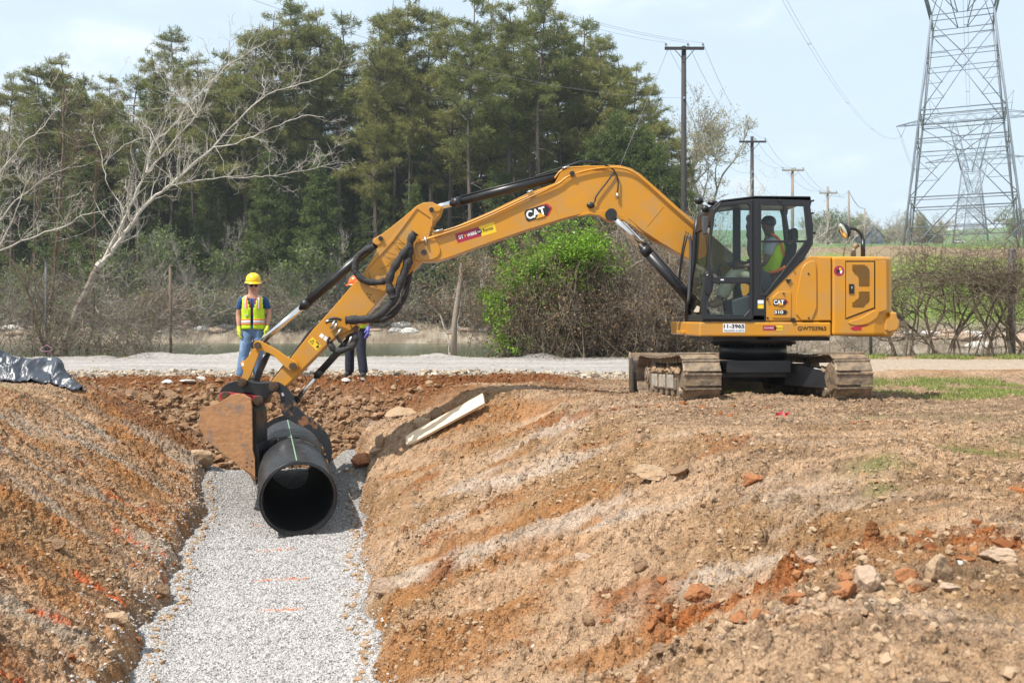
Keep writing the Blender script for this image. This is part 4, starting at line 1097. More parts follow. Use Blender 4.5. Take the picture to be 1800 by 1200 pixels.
# ---- cab
cab_out = cb_([(150, 1045), (150, 860), (170, 740), (200, 600), (218, 300), (232, 165), (255, 125), (300, 95), (570, 62), (1000, 66), (1010, 112), (1000, 150), (1024, 300), (1020, 440), (955, 550), (650, 862), (650, 1045)])
door_hole = cb_([(185, 1015), (185, 870), (205, 720), (212, 610), (225, 380), (250, 180), (300, 130), (545, 100), (545, 1015)])
rear_hole = cb_([(608, 100), (945, 104), (960, 150), (985, 395), (965, 440), (650, 835), (608, 835)])
cab = plate('cab', cab_out, YL, 0.07, M_CABBLK, EXC, holes=[door_hole, rear_hole], bevel=0.012)
Yf = 12.70
shift = lambda L, Y0, Y1: [((x - 900) * Y0 / Y1 + 900, (y - HOR) * Y0 / Y1 + HOR) for x, y in L]
plate('cab_wall', shift(cab_out, YL, Yf), Yf, 0.06, M_CABBLK, cab, holes=[shift(door_hole[:-2] + cb_([(545, 640 - 540), (545, 760), (200, 760)])[0:0] + door_hole[-2:], YL, Yf), shift(rear_hole, YL, Yf)], bevel=0.01)
mb = MB()
def span(a, b, w, m=0):
    """bar from near side to far side between two outline points given as a small polygon"""
    pa = [P(*q, YL) for q in a]; mb.prism(pa, (0, Yf - YL, 0), m)
span(cb_([(215, 300), (238, 155), (300, 98), (340, 90), (340, 112), (300, 125), (262, 160), (240, 300)]), 0, 0)
span(cb_([(300, 98), (570, 64), (1000, 68), (1005, 105), (570, 92), (300, 122)]), 0, 0)
span(cb_([(985, 100), (1005, 110), (1020, 300), (1016, 420), (960, 545), (650, 858), (635, 840), (950, 520), (995, 430), (1000, 300)]), 0, 0) if False else None
mb.build('cab_roof', M_CABBLK, cab, bevel=0.012)
mb = MB(); span(cb_([(152, 1040), (152, 990), (645, 990), (645, 1040)]), 0, 0); mb.build('cab_floor', M_CABBLK, cab, bevel=0.012)
mb = MB()
pr = [P(*q, YL + .07) for q in cb_([(905, 590), (960, 540), (1012, 435), (1016, 305), (996, 150), (1004, 300), (1000, 430), (950, 530), (895, 585)])]
mb.prism([P(*q, YL + .07) for q in cb_([(650, 1040), (650, 862), (800, 705), (790, 695), (640, 850), (640, 1040)])], (0, Yf - YL - .07, 0))
mb.build('rear_bulkhead', M_CABBLK, cab)
# windows of the cab
def pane(name, pts, Y, m, parent):
    mb = MB(); mb.add([P(*q, Y) for q in pts], [tuple(range(len(pts)))]); return mb.build(name, m, parent)
door = plate('door', [(x, y) for x, y in cb_([(160, 1030), (160, 865), (190, 735), (200, 610), (216, 370), (240, 170), (292, 118), (548, 90), (548, 1030)])], YL - 0.022, 0.045, M_CABBLK, EXC,
             holes=[cb_([(292, 150), (505, 126), (524, 145), (526, 200), (505, 215), (499, 240), (508, 270), (498, 300), (506, 335), (500, 370), (512, 400), (506, 470), (514, 520), (526, 545), (526, 698), (245, 698), (215, 595), (228, 400), (254, 210)]), cb_([(240, 748), (526, 748), (522, 955), (480, 1003), (210, 1003), (188, 978), (196, 890), (236, 800)])], bevel=0.008)
pane('window_pane', cb_([(280, 140), (535, 118), (535, 705), (235, 705), (205, 600), (218, 400), (244, 200)]), YL + 0.0, M_GLASS, door)
pane('window_pane', cb_([(232, 742), (535, 742), (535, 1008), (180, 1008), (180, 880)]), YL + 0.0, M_GLASS, door)
dh = plate('door_handle', smooth(cb_([(172, 690), (185, 655), (215, 655), (228, 690), (228, 800), (210, 840), (185, 835), (172, 800)]), 1), YL - 0.045, 0.03, M_BLK, door, bevel=0.01)
mb = MB(); mb.ball(P(*cb_([(193, 684)])[0], YL - .048), (.010, .005, .010), 10, 8); mb.build('door_lock', M_BRASS, dh)
decal('sticker', cb_([(297, 714), (322, 714), (322, 724), (297, 724)]), YL - .024, M_WHITE, door)
rw = plate('rear_window', cb_([(600, 92), (948, 96), (966, 150), (990, 395), (968, 446), (652, 845), (600, 845)]), YL - 0.008, 0.03, M_CABBLK, EXC,
      holes=[cb_([(616, 128), (640, 136), (792, 140), (808, 410), (640, 412), (616, 410)]), cb_([(806, 140), (948, 146), (974, 395), (966, 410), (820, 410)]), cb_([(616, 428), (950, 428), (944, 440), (648, 824), (616, 824)])], bevel=0.004)
pane('window_pane', cb_([(606, 98), (944, 102), (960, 150), (984, 395), (964, 440), (650, 838), (606, 838)]), YL + 0.012, M_GLASS, rw)
mb = MB(); pin(mb, *cb_([(758, 98)])[0], YL - .03, .016, .02); mb.build('window_latch', M_BLK, rw)
pane('window_pane', shift(cb_([(236, 745), (250, 180), (300, 130), (545, 100), (545, 745)]), YL, Yf), Yf + .03, M_GLASS, cab)
pane('window_pane', shift(rear_hole, YL, Yf), Yf + .03, M_GLASS, cab)
decal('sticker', cb_([(587, 878), (633, 878), (633, 907), (587, 907)]), YL - .002, M_WHITE, cab)
decal('sticker', cb_([(587, 913), (633, 913), (633, 943), (587, 943)]), YL - .002, M_STY, cab)
mb = MB()
for q in ((1022, 100), (1018, 198), (1034, 352)): mb = MB(); pin(mb, *cb_([q])[0], YL + .06, .012, .12); mb.build('window_hinge', M_BLK, cab)
# windscreen with its pillars, wiper, lamps at the front
ws0 = [P(*q, YL + .05) for q in cb_([(160, 1010), (165, 860), (205, 560), (222, 300), (240, 170)])]
mb = MB(); mb.add([p for p in ws0] + [p + Vector((0, .92, 0)) for p in ws0], [(i, i + 1, i + 6, i + 5) for i in range(4)]); mb.build('windscreen', M_GLASS, cab)
tubes('front_pillar', [shift(cb_([(150, 1040), (155, 860), (205, 560), (220, 300), (240, 160)]), YL, Yf)], Yf, 0.035, M_CABBLK, cab, 8, 0)
tubes('wiper', [shift(cb_([(135, 330), (150, 420), (140, 700), (128, 900)]), YL, Yf - .3)], Yf - .32, 0.022, M_GREYP, cab, 8, 1)
tubes('grab_rail', [shift(cb_([(130, 290), (92, 480), (75, 620), (70, 700)]), YL, Yf - .1), shift(cb_([(150, 300), (110, 450), (85, 640), (70, 740)]), YL, Yf - .1)], Yf - .05, 0.010, M_BLK, cab, 6, 1)
plate('wiper_motor', cb_([(160, 220), (200, 225), (205, 280), (190, 365), (165, 360), (158, 300)]), YL + .04, .10, M_GREYP, cab, bevel=.01)
mb = MB(); mb.ball(P(*cb_([(128, 102)])[0], YL + .35), (0.062, 0.05, 0.05)); mb.ball(P(*cb_([(235, 118)])[0], YL + .3), (0.07, 0.06, 0.035)); mb.ball(P(*cb_([(175, 165)])[0], YL + .3), (0.05, 0.05, 0.05))
mb.tube([P(*cb_([(128, 102)])[0], YL + .35), P(*cb_([(180, 165)])[0], YL + .3), P(*cb_([(235, 150)])[0], YL + .3)], .014, 6)
mb.build('work_lamp', M_BLK, cab)
decal('paper_tag', cb_([(85, 968), (112, 920), (134, 930), (128, 970), (108, 973)]), YL - .02, mat('tag_paper', (0.62, 0.52, 0.40), .8), cab)
# inside the cab
seat = plate('seat', smooth(cb_([(640, 780), (740, 770), (760, 640), (830, 450), (880, 420), (905, 440), (880, 560), (830, 700), (800, 850), (640, 850)]), 1), YL + .26, .44, M_SEAT, EXC, bevel=.03)
plate('headrest', smooth(cb_([(848, 400), (852, 330), (872, 310), (905, 322), (908, 400), (890, 425)]), 1), YL + .34, .28, M_SEAT, seat, bevel=.02)
plate('armrest', cb_([(615, 640), (680, 660), (700, 720), (690, 800), (640, 820), (610, 760)]), YL + .14, .09, M_GREYP, seat, bevel=.015)
plate('console', cb_([(380, 880), (520, 840), (640, 840), (640, 1010), (400, 1010)]), YL + .2, .55, M_GREYP, EXC, bevel=.02)
tubes('control_lever', [cb_([(470, 880), (440, 760), (400, 620), (380, 600)])], YL + .3, .014, M_BLK, EXC, 8, 1)
tubes('travel_lever', [cb_([(330, 960), (290, 760), (265, 640), (300, 600)]), cb_([(360, 960), (310, 760), (285, 640)])], YL + .6, .012, M_BLK, EXC, 6, 1)
mb = MB(); mb.ball(P(*cb_([(385, 602)])[0], YL + .3), (.06, .035, .035)); mb.build('lever_grip', M_BLK, EXC)
plate('display_screen', cb_([(505, 560), (525, 556), (535, 690), (515, 696)]), YL + .8, .05, M_BLK, EXC, bevel=.008)

# ---- undercarriage
SC_X, SC_Y = 3.20, 12.60
mb = MB(); mb.cyl((SC_X + .03, SC_Y, .47), (SC_X + .03, SC_Y, .70), .44, 48); mb.cyl((SC_X + .03, SC_Y, .68), (SC_X + .03, SC_Y, .79), .56, 48)
for k in range(36):
    a = k * R(10); mb.cyl((SC_X + .03 + .50 * math.cos(a), SC_Y + .50 * math.sin(a), .655), (SC_X + .03 + .50 * math.cos(a), SC_Y + .50 * math.sin(a), .69), .012, 6)
turn = mb.build('turntable', M_BLK, EXC)
YAW, PITCH = R(-4.8), 0.042
RT = Matrix.Rotation(-YAW, 3, 'Z') @ Matrix.Rotation(-PITCH, 3, 'X')      # local: -y towards the camera end, x across
U0 = Vector((3.075, 12.45, 0.0))
def UL(x, y, z): return U0 + RT @ Vector((x, y, z)) + Vector((0, 0, -0.058))
def ubox(mb, x0, x1, y0, y1, z0, z1, m=0):
    mb.box(UL((x0 + x1) / 2, (y0 + y1) / 2, (z0 + z1) / 2), (x1 - x0, y1 - y0, z1 - z0), RT, m)
mb = MB()
ubox(mb, -.75, .75, -.42, .42, .30, .48)
for sx in (-1, 1):
    for sy in (-1, 1):
        q = [UL(sx * .40, sy * .40, .20), UL(sx * .40, sy * .40, .50), UL(sx * .80, sy * .78, .40), UL(sx * .80, sy * .78, .16)]
        mb.prism(q, RT @ Vector((0, -sy * .26, 0)))
ubox(mb, -.42, .42, -.60, .60, .36, .52)
carb = mb.build('carbody', M_BLK, EXC, bevel=.012)
for x0 in (-.55, .35): mb = MB(); ubox(mb, x0, x0 + .2, .4, 1.65, .22, .38); mb.build('blade_arm', M_BLK, carb, bevel=.01)
# blade
bl_pts = [(1.62, .10), (1.64, .02), (1.70, -.0), (1.66, .3), (1.74, .60), (1.70, .64), (1.60, .34)]
mb = MB(); mb.prism([UL(-1.16, y, z) for y, z in bl_pts], RT @ Vector((2.32, 0, 0)))
blade = mb.build('dozer_blade', M_STEEL, EXC, bevel=.008)
mb = MB(); mb.prism([UL(-1.18, y, z) for y, z in [(1.50, .05), (1.72, .0), (1.76, .62), (1.70, .65), (1.52, .40)]], RT @ Vector((.03, 0, 0))); mb.build('blade_end_plate', M_STEEL, blade, bevel=.006); mb = MB(); mb.prism([UL(1.15, y, z) for y, z in [(1.50, .05), (1.72, .0), (1.76, .62), (1.70, .65), (1.52, .40)]], RT @ Vector((.03, 0, 0)))
mb.build('blade_end_plate', M_STEEL, blade, bevel=.006)
ubox_mb = MB(); ubox(ubox_mb, -1.05, -.62, 1.44, 1.62, .10, .42); ubox_mb.build('blade_bracket', M_SHOE, blade, bevel=.012)

# tracks
M_GUARD = mat('guard_steel', (0.40, 0.36, 0.31), .6, .2, var=.3, scale=14, dirt=(.28, .19, .12), dscale=10, dlo=.5, dhi=.7)
TR, TL = 0.272, 2.66                       # radius of the chain at the ends, overall length
half = TL / 2 - TR - 0.05
per = 4 * half + 2 * math.pi * TR
NSH = int(per / 0.156)
def track_pos(s):
    s = s % per
    if s < 2 * half: return -half + s, 0.0, 0.0, 1.0      # bottom run: y, z offset sign, tangent
    s -= 2 * half
    if s < math.pi * TR:
        a = s / TR; return half + TR * math.sin(a), TR - TR * math.cos(a), None, a
    s -= math.pi * TR
    if s < 2 * half:
        y = half - s; sag = -0.035 * (1 - (y / half) ** 2) * 1.0
        return y, 2 * TR + sag, None, math.pi
    s -= 2 * half; a = s / TR
    return -half - TR * math.sin(a), TR + TR * math.cos(a), None, math.pi + a
def shoe_mesh(w=0.45, l=0.150):
    mb = MB(); h = 0.022
    mb.box((0, 0, -h / 2), (w, l, h))
    mb.box((0, -l * .40, -h - .006), (w * .998, .024, .014))
    me_o = mb.build('track_shoe', M_SHOE, None, bevel=0.006)
    me = eval_mesh(me_o); bpy.data.objects.remove(me_o)
    return me
SHOE = shoe_mesh()
SHOE_V = []
for v in range(4):
    m2 = SHOE.copy(); rg = np.random.default_rng(v)
    for vert in m2.vertices:
        vert.co += Vector((rg.normal(0, .003), rg.normal(0, .0025), rg.normal(0, .0025)))
    SHOE_V.append(m2)
for sx in (-1, 1):
    mb = MB()
    cx = sx * 0.93
    # side frame: beam, idler, sprocket, rollers
    ubox(mb, cx - .13, cx + .13, -half + .05, half - .05, .19, .37)
    ubox(mb, cx - .16, cx + .16, -half * .62, half * .55, .15, .30)
    for yy_ in (-half, half):
        c = UL(cx, yy_, TR + .04); ax = RT @ Vector((1, 0, 0))
        mb.cyl(c - ax * .06, c + ax * .06, TR - .03, 32); mb.cyl(c - ax * .15, c + ax * .15, .12, 24); mb.cyl(c - ax * .165, c + ax * .165, .06, 6)
    for k in range(6):
        yy_ = -half * .72 + k * half * .29; c = UL(cx, yy_, .125); mb.cyl(c - ax * .15, c + ax * .15, .07, 18)
    c = UL(cx, 0, .44); mb.cyl(c - ax * .1, c + ax * .1, .05, 16)
    tf = mb.build('track', M_STEEL, EXC, bevel=.008)
    # guards on the outer flank
    mb = MB()
    for k in range(3):
        y0 = -half * .55 + k * half * .42
        mb = MB(); ubox(mb, cx + sx * .165 - .01, cx + sx * .165 + .01, y0, y0 + half * .30, .17, .34); mb.build('roller_guard', M_GUARD, tf, bevel=.012)
    mb = MB(); c = UL(cx - sx * .15, -half, TR + .04)
    mb.tube([c, c - ax * sx * .03], [.21, .17], 8); mb.build('hub_plate', M_SHOE, tf)
    # mud packed on the frame
    rg = np.random.default_rng(77 + sx); n = 260
    mp = np.array([UL(cx + rg.uniform(-.17, .17), rg.uniform(-half * .8, half * .85), .36 + .05 * rg.random()) for _ in range(n)])
    o = scatter_stones('mud', mp, rg.uniform(.015, .055, n), M_MUD, .8, .35, 'ico', 5); o.parent = tf; o.data.transform(Matrix.Translation(-origin_of(tf))); tag(o, kind='stuff')
    # chain links inside the shoes
    for dx in (-.075, .075):
        mb = MB()
        for k in range(NSH):
            s_ = k * per / NSH; y, z, _, a = track_pos(s_)
            if _ == 0.0: a = 0.0
            mrot = RT @ Matrix.Rotation(a, 3, 'X')
            mb.box(UL(cx + dx, y, z + .04) + mrot @ Vector((0, 0, .035)), (.035, .135, .06), mrot)
        mb.build('track_chain', M_SHOE, tf)
    for k in range(NSH):
        s_ = (k + .4) * per / NSH; y, z, _, a = track_pos(s_)
        if _ == 0.0: a = 0.0
        o = bpy.data.objects.new('track_shoe', SHOE_V[k % 4]); COL.objects.link(o); o.parent = tf
        mrot = RT @ Matrix.Rotation(a + random.gauss(0, .015), 3, 'X')
        o.matrix_local = Matrix.Translation(UL(cx, y, z + .04) - origin_of(tf)) @ mrot.to_4x4()
# ================================================================ PEOPLE
def skin(name, verts, edges, m, parent, sub=2, root=0, world=False):
    me = bpy.data.meshes.new(name); me.from_pydata([v[:3] for v in verts], edges, [])
    ob = bpy.data.objects.new(name, me); COL.objects.link(ob)
    sk = ob.modifiers.new('Skin', 'SKIN'); sk.use_smooth_shade = True
    lay = me.skin_vertices[0].data
    for i, v in enumerate(verts):
        r = v[3]; lay[i].radius = (r, v[4] if len(v) > 4 else r)
        lay[i].use_root = (i == root)
    if sub:
        sb = ob.modifiers.new('Sub', 'SUBSURF'); sb.levels = sub; sb.render_levels = sub
    out = eval_mesh(ob)
    bpy.data.objects.remove(ob); bpy.data.meshes.remove(me)
    out.name = name; out.materials.clear(); out.materials.append(m)
    out.polygons.foreach_set('use_smooth', [True] * len(out.polygons))
    return link_mesh(name, out, parent, world)

def graph(chains):
    """chains of (key, x, y, z, r[, r2]); a key met again is the same joint"""
    vs, ed, ix = [], [], {}
    for ch in chains:
        prev = None
        for c in ch:
            k = c if isinstance(c, str) else c[0]
            if k not in ix: ix[k] = len(vs); vs.append(c[1:])
            if prev is not None: ed.append((prev, ix[k]))
            prev = ix[k]
    return vs, ed

def hand_chains(pre, wrist, d, side, up, k=1.0, curl=0.35, r0=0.027):
    """palm and five fingers from the wrist along d; side points towards the thumb"""
    d = Vector(d).normalized(); s = (Vector(side) - d * Vector(side).dot(d)).normalized(); u = d.cross(s).normalized()
    w = Vector(wrist); T = lambda v, r, key: (pre + key, v.x, v.y, v.z, r * k)
    if Vector(up).dot(u) < 0: u = -u
    ch = [[pre + 'wrist', T(w + d * .045 * k, .030, 'palm'), T(w + d * .085 * k, .026, 'knuck')]]
    for i, (off, L) in enumerate(((.026, .070), (.009, .078), (-.009, .073), (-.026, .058))):
        b = w + d * .095 * k + s * off * k
        c1_ = b + (d * math.cos(curl) - u * math.sin(curl)) * L * .5 * k
        c2_ = c1_ + (d * math.cos(curl * 2.4) - u * math.sin(curl * 2.4)) * L * .5 * k
        ch.append([pre + 'knuck', T(b, .0105, f'f{i}a'), T(c1_, .0095, f'f{i}b'), T(c2_, .0078, f'f{i}c')])
    t0 = w + d * .035 * k + s * .030 * k; t1 = t0 + (d * .7 + s * .6 - u * .2) * .032 * k; t2 = t1 + (d * .95 + s * .15 - u * .3) * .028 * k
    ch.append([pre + 'palm', T(t0, .014, 'ta'), T(t1, .012, 'tb'), T(t2, .0095, 'tc')])
    return ch

M_SKIN_A = mat('skin_fair', (0.48, 0.25, 0.17), 0.5, var=0.12, scale=20)
M_SKIN_B = mat('skin_deep', (0.13, 0.065, 0.04), 0.5, var=0.12, scale=20)
M_TEE = mat('blue_cotton', (0.012, 0.055, 0.17), 0.85, var=0.2, scale=14, bump=.4, bscale=18)
M_HIVIS = mat('lime_mesh', (0.50, 0.74, 0.015), 0.7, var=0.12, scale=16, bump=.3, bscale=22)
M_ORG = mat('orange_band', (0.85, 0.17, 0.03), 0.6)
M_SILV = mat('silver_band', (0.55, 0.54, 0.55), 0.35)
M_JEAN = mat('blue_denim', (0.115, 0.20, 0.34), 0.85, var=0.35, scale=9, dirt=(0.33, 0.43, 0.56), dscale=5, dlo=.5, dhi=.75, bump=.6, bscale=20)
M_NAVY = mat('navy_work_cloth', (0.016, 0.018, 0.034), 0.85, var=0.3, scale=9, bump=.6, bscale=16)
M_BOOT = mat('tan_boot_leather', (0.24, 0.14, 0.075), 0.7, var=0.3, scale=12)
M_BOOTB = mat('black_boot_leather', (0.02, 0.018, 0.016), 0.6, dirt=(.2, .13, .08), dscale=8)
M_HATY = mat('yellow_hard_hat', (0.80, 0.50, 0.012), 0.28)
M_HATO = mat('orange_hard_hat', (0.90, 0.13, 0.018), 0.28)
M_GLY = mat('lime_glove', (0.52, 0.60, 0.035), 0.75, var=.2, scale=20)
M_GLB = mat('violet_glove', (0.13, 0.13, 0.50), 0.6, var=.2, scale=20)
M_SHADE = mat('dark_lens', (0.01, 0.01, 0.012), 0.15)
M_HAIR = mat('brown_hair', (0.05, 0.028, 0.016), 0.8)
M_KHAKI = mat('khaki_cloth', (0.40, 0.37, 0.26), 0.85, var=.25, scale=8, bump=.5, bscale=16)
M_GTEE = mat('grey_cotton', (0.33, 0.35, 0.36), 0.85, var=.15, scale=10, bump=.4, bscale=14)
M_LIP = mat('lip', (0.30, 0.11, 0.09), 0.5)

def ellipse_ring(z, rx, ry, cx=0, cy=0, n=36, p=2.3):
    o = []
    for j in range(n):
        a = 2 * math.pi * j / n; c, s_ = math.cos(a), math.sin(a)
        o.append((cx + rx * math.copysign(abs(c) ** (2 / p), c), cy + ry * math.copysign(abs(s_) ** (2 / p), s_), z))
    return o

def shell(name, rings, m, parent, drop=None):
    mb = MB(); mb.rings(rings, 0, True, caps=False)
    if drop:
        keep = [i for i, f in enumerate(mb.Fc) if not drop(sum((Vector(mb.V[k]) for k in f), Vector()) / len(f))]
        mb.Fc = [mb.Fc[i] for i in keep]; mb.M = [mb.M[i] for i in keep]; mb.S = [mb.S[i] for i in keep]
    o = mb.build(name, m, parent, world=False)
    s_ = o.modifiers.new('thick', 'SOLIDIFY'); s_.thickness = 0.006; s_.offset = 1
    return o

def hard_hat(parent, c, m, yaw=0.0, tilt=0.0, k=1.0):
    """crown with ridges and an all-round edge with a longer peak; local -y is the front"""
    mb = MB(); rings = []
    for i in range(11):
        th = math.pi / 2 * i / 10
        rings.append([(0.128 * math.cos(th) ** .75 * math.cos(a) * (1 + .02 * math.cos(6 * a)), 0.150 * math.cos(th) ** .75 * math.sin(a), 0.148 * math.sin(th)) for a in np.linspace(0, 2 * math.pi, 33)[:-1]])
    mb.rings(rings, 0, True, caps=True)
    edge = []
    for a in np.linspace(0, 2 * math.pi, 33)[:-1]:
        fr = max(0, -math.sin(a)) ** 2
        r = 1.16 + 0.22 * fr
        edge.append((0.128 * r * math.cos(a), 0.150 * r * math.sin(a) , -0.018 - .012 * fr))
    low = [(x, y, z - .006) for x, y, z in edge]
    ins = [(x, y, -.004) for x, y, z in rings[0]]
    mb.rings([rings[0], edge, low, ins], 0, True, caps=False)
    for x in (-.03, 0, .03):
        mb.tube([(x, -.120 + abs(x), .055), (x, -.09, .108), (x, 0, .147), (x, .09, .112), (x, .125 - abs(x), .055)], .008, 6)
    M_ = Matrix.Translation(c) @ Matrix.Rotation(yaw, 4, 'Z') @ Matrix.Rotation(tilt, 4, 'X') @ Matrix.Scale(k, 4)
    mb.V = [tuple(M_ @ Vector(v)) for v in mb.V]
    return mb.build('hard_hat', m, parent, world=False)

def face(parent, c, yaw, sk, glasses=True):
    M_ = Matrix.Translation(c) @ Matrix.Rotation(yaw, 4, 'Z')
    def put(mb, name, m): mb.V = [tuple(M_ @ Vector(v)) for v in mb.V]; return mb.build(name, m, parent, world=False)
    for sx in (-1, 1):
        mb = MB(); mb.ball((sx * .083, .012, -.005), (.014, .026, .034), 10, 8); put(mb, 'ear', sk)
    mb = MB(); mb.ball((0, -.098, -.058), (.026, .010, .008), 10, 6); put(mb, 'mouth', M_LIP)
    if glasses:
        mb = MB()
        for sx in (-1, 1): mb.ball((sx * .036, -.098, .006), (.034, .018, .024), 12, 8)
        mb.tube([(-.085, .0, .018), (-.07, -.075, .02), (0, -.108, .022), (.07, -.075, .02), (.085, 0, .018)], .006, 6)
        put(mb, 'sunglasses', M_SHADE)
    else:
        for sx in (-1, 1):
            mb = MB(); mb.ball((sx * .032, -.088, .012), (.014, .010, .009), 10, 6); put(mb, 'eye', M_SHADE)

def worker(loc, rz, label, sk, hatm, glovem, legm, bootm, teem, arms, legs, head_yaw=0.0, k=1.0, glasses=True, lead=True):
    T = empty('person', loc, label, 'person', 'workers watching the pipe go down', rz)
    T.scale = (k, k, k)
    (rE, rW), (lE, lW) = arms; (rK, rA), (lK, lA) = legs
    hz = 1.648
    fy = Vector((math.sin(head_yaw), -math.cos(head_yaw), 0)); hx, hy = fy.x, fy.y
    ch = [[('pelvis', 0, 0.0, .95, .125, .10), ('waist', 0, 0, 1.10, .128, .095), ('chest', 0, 0, 1.30, .150, .105), ('collar', 0, .005, 1.43, .105, .085), ('neck', 0, .002, 1.51, .056), ('jaw', hx * .022, hy * .022 + .002, 1.595, .080, .084), ('skull', hx * .006, hy * .006 + .004, 1.675, .098, .106), ('crown', 0, .008, 1.76, .085, .092)],
          ['jaw', ('nose', hx * .100, hy * .100, 1.630, .015), ('nose2', hx * .108, hy * .108, 1.612, .014)],
          ['collar', ('rs', -.185, .0, 1.425, .066), ('re', *rE, .044), ('rf', *[rE[i] * .55 + rW[i] * .45 for i in range(3)], .043), ('r_wrist', *rW, .027)],
          ['collar', ('ls', .185, .0, 1.425, .066), ('le', *lE, .044), ('lf', *[lE[i] * .55 + lW[i] * .45 for i in range(3)], .043), ('l_wrist', *lW, .027)],
          ['pelvis', ('rh', -.095, 0, .88, .092), ('rk', *rK, .058), ('rc', *[rK[i] * .6 + rA[i] * .4 for i in range(3)], .055), ('ra', *rA, .036)],
          ['pelvis', ('lh', .095, 0, .88, .092), ('lk', *lK, .058), ('lc', *[lK[i] * .6 + lA[i] * .4 for i in range(3)], .055), ('la', *lA, .036)]]
    for pre, e, w, sx in (('r_', rE, rW, 1), ('l_', lE, lW, -1)):
        d = Vector(w) - Vector(e); ch += hand_chains(pre, w, d, (sx * .25, -1, 0), (sx * -1, 0, 0))
    skin('body', *graph(ch), sk, T)
    face(T, Vector((0, .002, hz)), head_yaw, sk, glasses)
    # gloves over both hands
    for pre, e, w, sx in (('r_', rE, rW, 1), ('l_', lE, lW, -1)):
        e, w = Vector(e), Vector(w); d = (w - e).normalized()
        gch = [[('c', *(w - d * .06), .040), (pre + 'wrist', *w, .036)]] + hand_chains(pre, w, d, (sx * .25, -1, 0), (sx * -1, 0, 0), 1.18, .35)
        skin('glove', *graph(gch), glovem, T)
    # shirt with short sleeves
    sl = lambda s_, e: tuple(s_[i] * .42 + e[i] * .58 for i in range(3))
    ch = [[('p', 0, 0, .90, .150, .115), ('w', 0, 0, 1.08, .142, .108), ('c', 0, 0, 1.30, .165, .120), ('k', 0, .005, 1.42, .112, .092), ('n', 0, .004, 1.462, .075)],
          ['k', ('rs', -.185, 0, 1.425, .080), ('r1', *sl((-.185, 0, 1.425), rE), .072), ('r2', *sl((-.185, 0, 1.36), rE), .070)],
          ['k', ('ls', .185, 0, 1.425, .080), ('l1', *sl((.185, 0, 1.425), lE), .072), ('l2', *sl((.185, 0, 1.36), lE), .070)]]
    skin('shirt', *graph(ch), teem, T)
    # trousers
    lo = lambda K, A, t: tuple(K[i] * (1 - t) + A[i] * t for i in range(3))
    ch = [[('w', 0, 0, 1.02, .150, .112), ('p', 0, 0, .93, .155, .122)]]
    for sx, Kk, A, q in ((-1, rK, rA, 'r'), (1, lK, lA, 'l')):
        ch.append(['p', (q + 'h', sx * .098, 0, .84, .108), (q + 't', *lo((sx * .098, 0, .84), Kk, .5), .108), (q + 'k', *Kk, .092), (q + 'c', *lo(Kk, A, .5), .092), (q + 'b', *lo(Kk, A, .85), .092), (q + 'a', *lo(Kk, A, 1.05), .085)])
    skin('trousers', *graph(ch), legm, T)
    for A, q, tx in ((rA, -1, -.03), (lA, 1, .03)):
        a = Vector(A)
        ch = [[('t', a.x, a.y + .01, a.z + .12, .052), ('a', a.x, a.y + .01, a.z + .01, .052), ('h', a.x, a.y + .035, a.z - .045, .048)], ['a', ('m', a.x + tx * .6, a.y - .08, a.z - .035, .048, .042), ('toe', a.x + tx, a.y - .17, a.z - .05, .044, .034)]]
        skin('boot', *graph(ch), bootm, T)
    # vest: front opened in a V, bands round the waist and over the shoulders
    RG = [(.905, .190, .142), (.99, .190, .143), (1.06, .188, .142), (1.13, .188, .142), (1.22, .192, .146), (1.31, .198, .148), (1.38, .203, .142), (1.43, .200, .130), (1.455, .168, .112), (1.475, .122, .100), (1.52, .092, .092)]
    def ring_at(z, g=0.0):
        for (a, b) in zip(RG[:-1], RG[1:]):
            if a[0] <= z <= b[0]:
                t = (z - a[0]) / (b[0] - a[0]); return ellipse_ring(z, a[1] + (b[1] - a[1]) * t + g, a[2] + (b[2] - a[2]) * t + g, 0, 0, 72)
    V_open = lambda c: c.y < 0 and abs(c.x) < .012 + max(0, (c.z - 1.20)) * .30
    armhole = lambda c: abs(c.x) > .172 and 1.26 < c.z < 1.45
    zs = np.concatenate([np.linspace(.905, 1.2, 10), np.linspace(1.215, 1.482, 24)])
    vest = shell('vest', [ring_at(z) for z in zs], M_HIVIS, T, lambda c: V_open(c) or armhole(c))
    for z0, z1, m in ((.985, 1.005, M_ORG), (1.005, 1.055, M_SILV), (1.055, 1.078, M_ORG)):
        shell('reflective_band', [ring_at(z, .006) for z in np.linspace(z0, z1, 4)], m, vest, V_open)
    for sx in (-1, 1):
        for lo_, hi_, m in ((.085, .098, M_ORG), (.098, .122, M_SILV), (.122, .135, M_ORG)):
            shell('reflective_band', [ring_at(z, .006) for z in np.linspace(1.25, 1.475, 26)], m, vest, lambda c: not (lo_ < sx * c.x < hi_) or V_open(c) or (c.y > 0 and c.z < 1.35))
    if lead:
        mb = MB(); mb.tube([(-.05, -.10, 1.47), (-.02, -.150, 1.25), (0, -.155, 1.13), (.02, -.150, 1.25), (.05, -.10, 1.47)], .004, 6); mb.build('lanyard', M_CRIM, T, world=False)
        mb = MB(); mb.box((-.095, -.152, 1.20), (.075, .012, .10)); mb.build('pocket', M_HIVIS, vest, world=False)
        mb = MB(); mb.box((-.095, -.152, 1.145), (.06, .02, .018)); mb.build('reflective_band', M_SILV, vest, world=False)
    hard_hat(T, Vector((0, .012, 1.735)), hatm, head_yaw, 0.10 if lead else 0.05)
    mb = MB(); mb.ball((0, .034, 1.69), (.090, .088, .07), 14, 10); mb.build('hair', M_HAIR, T, world=False)
    return T

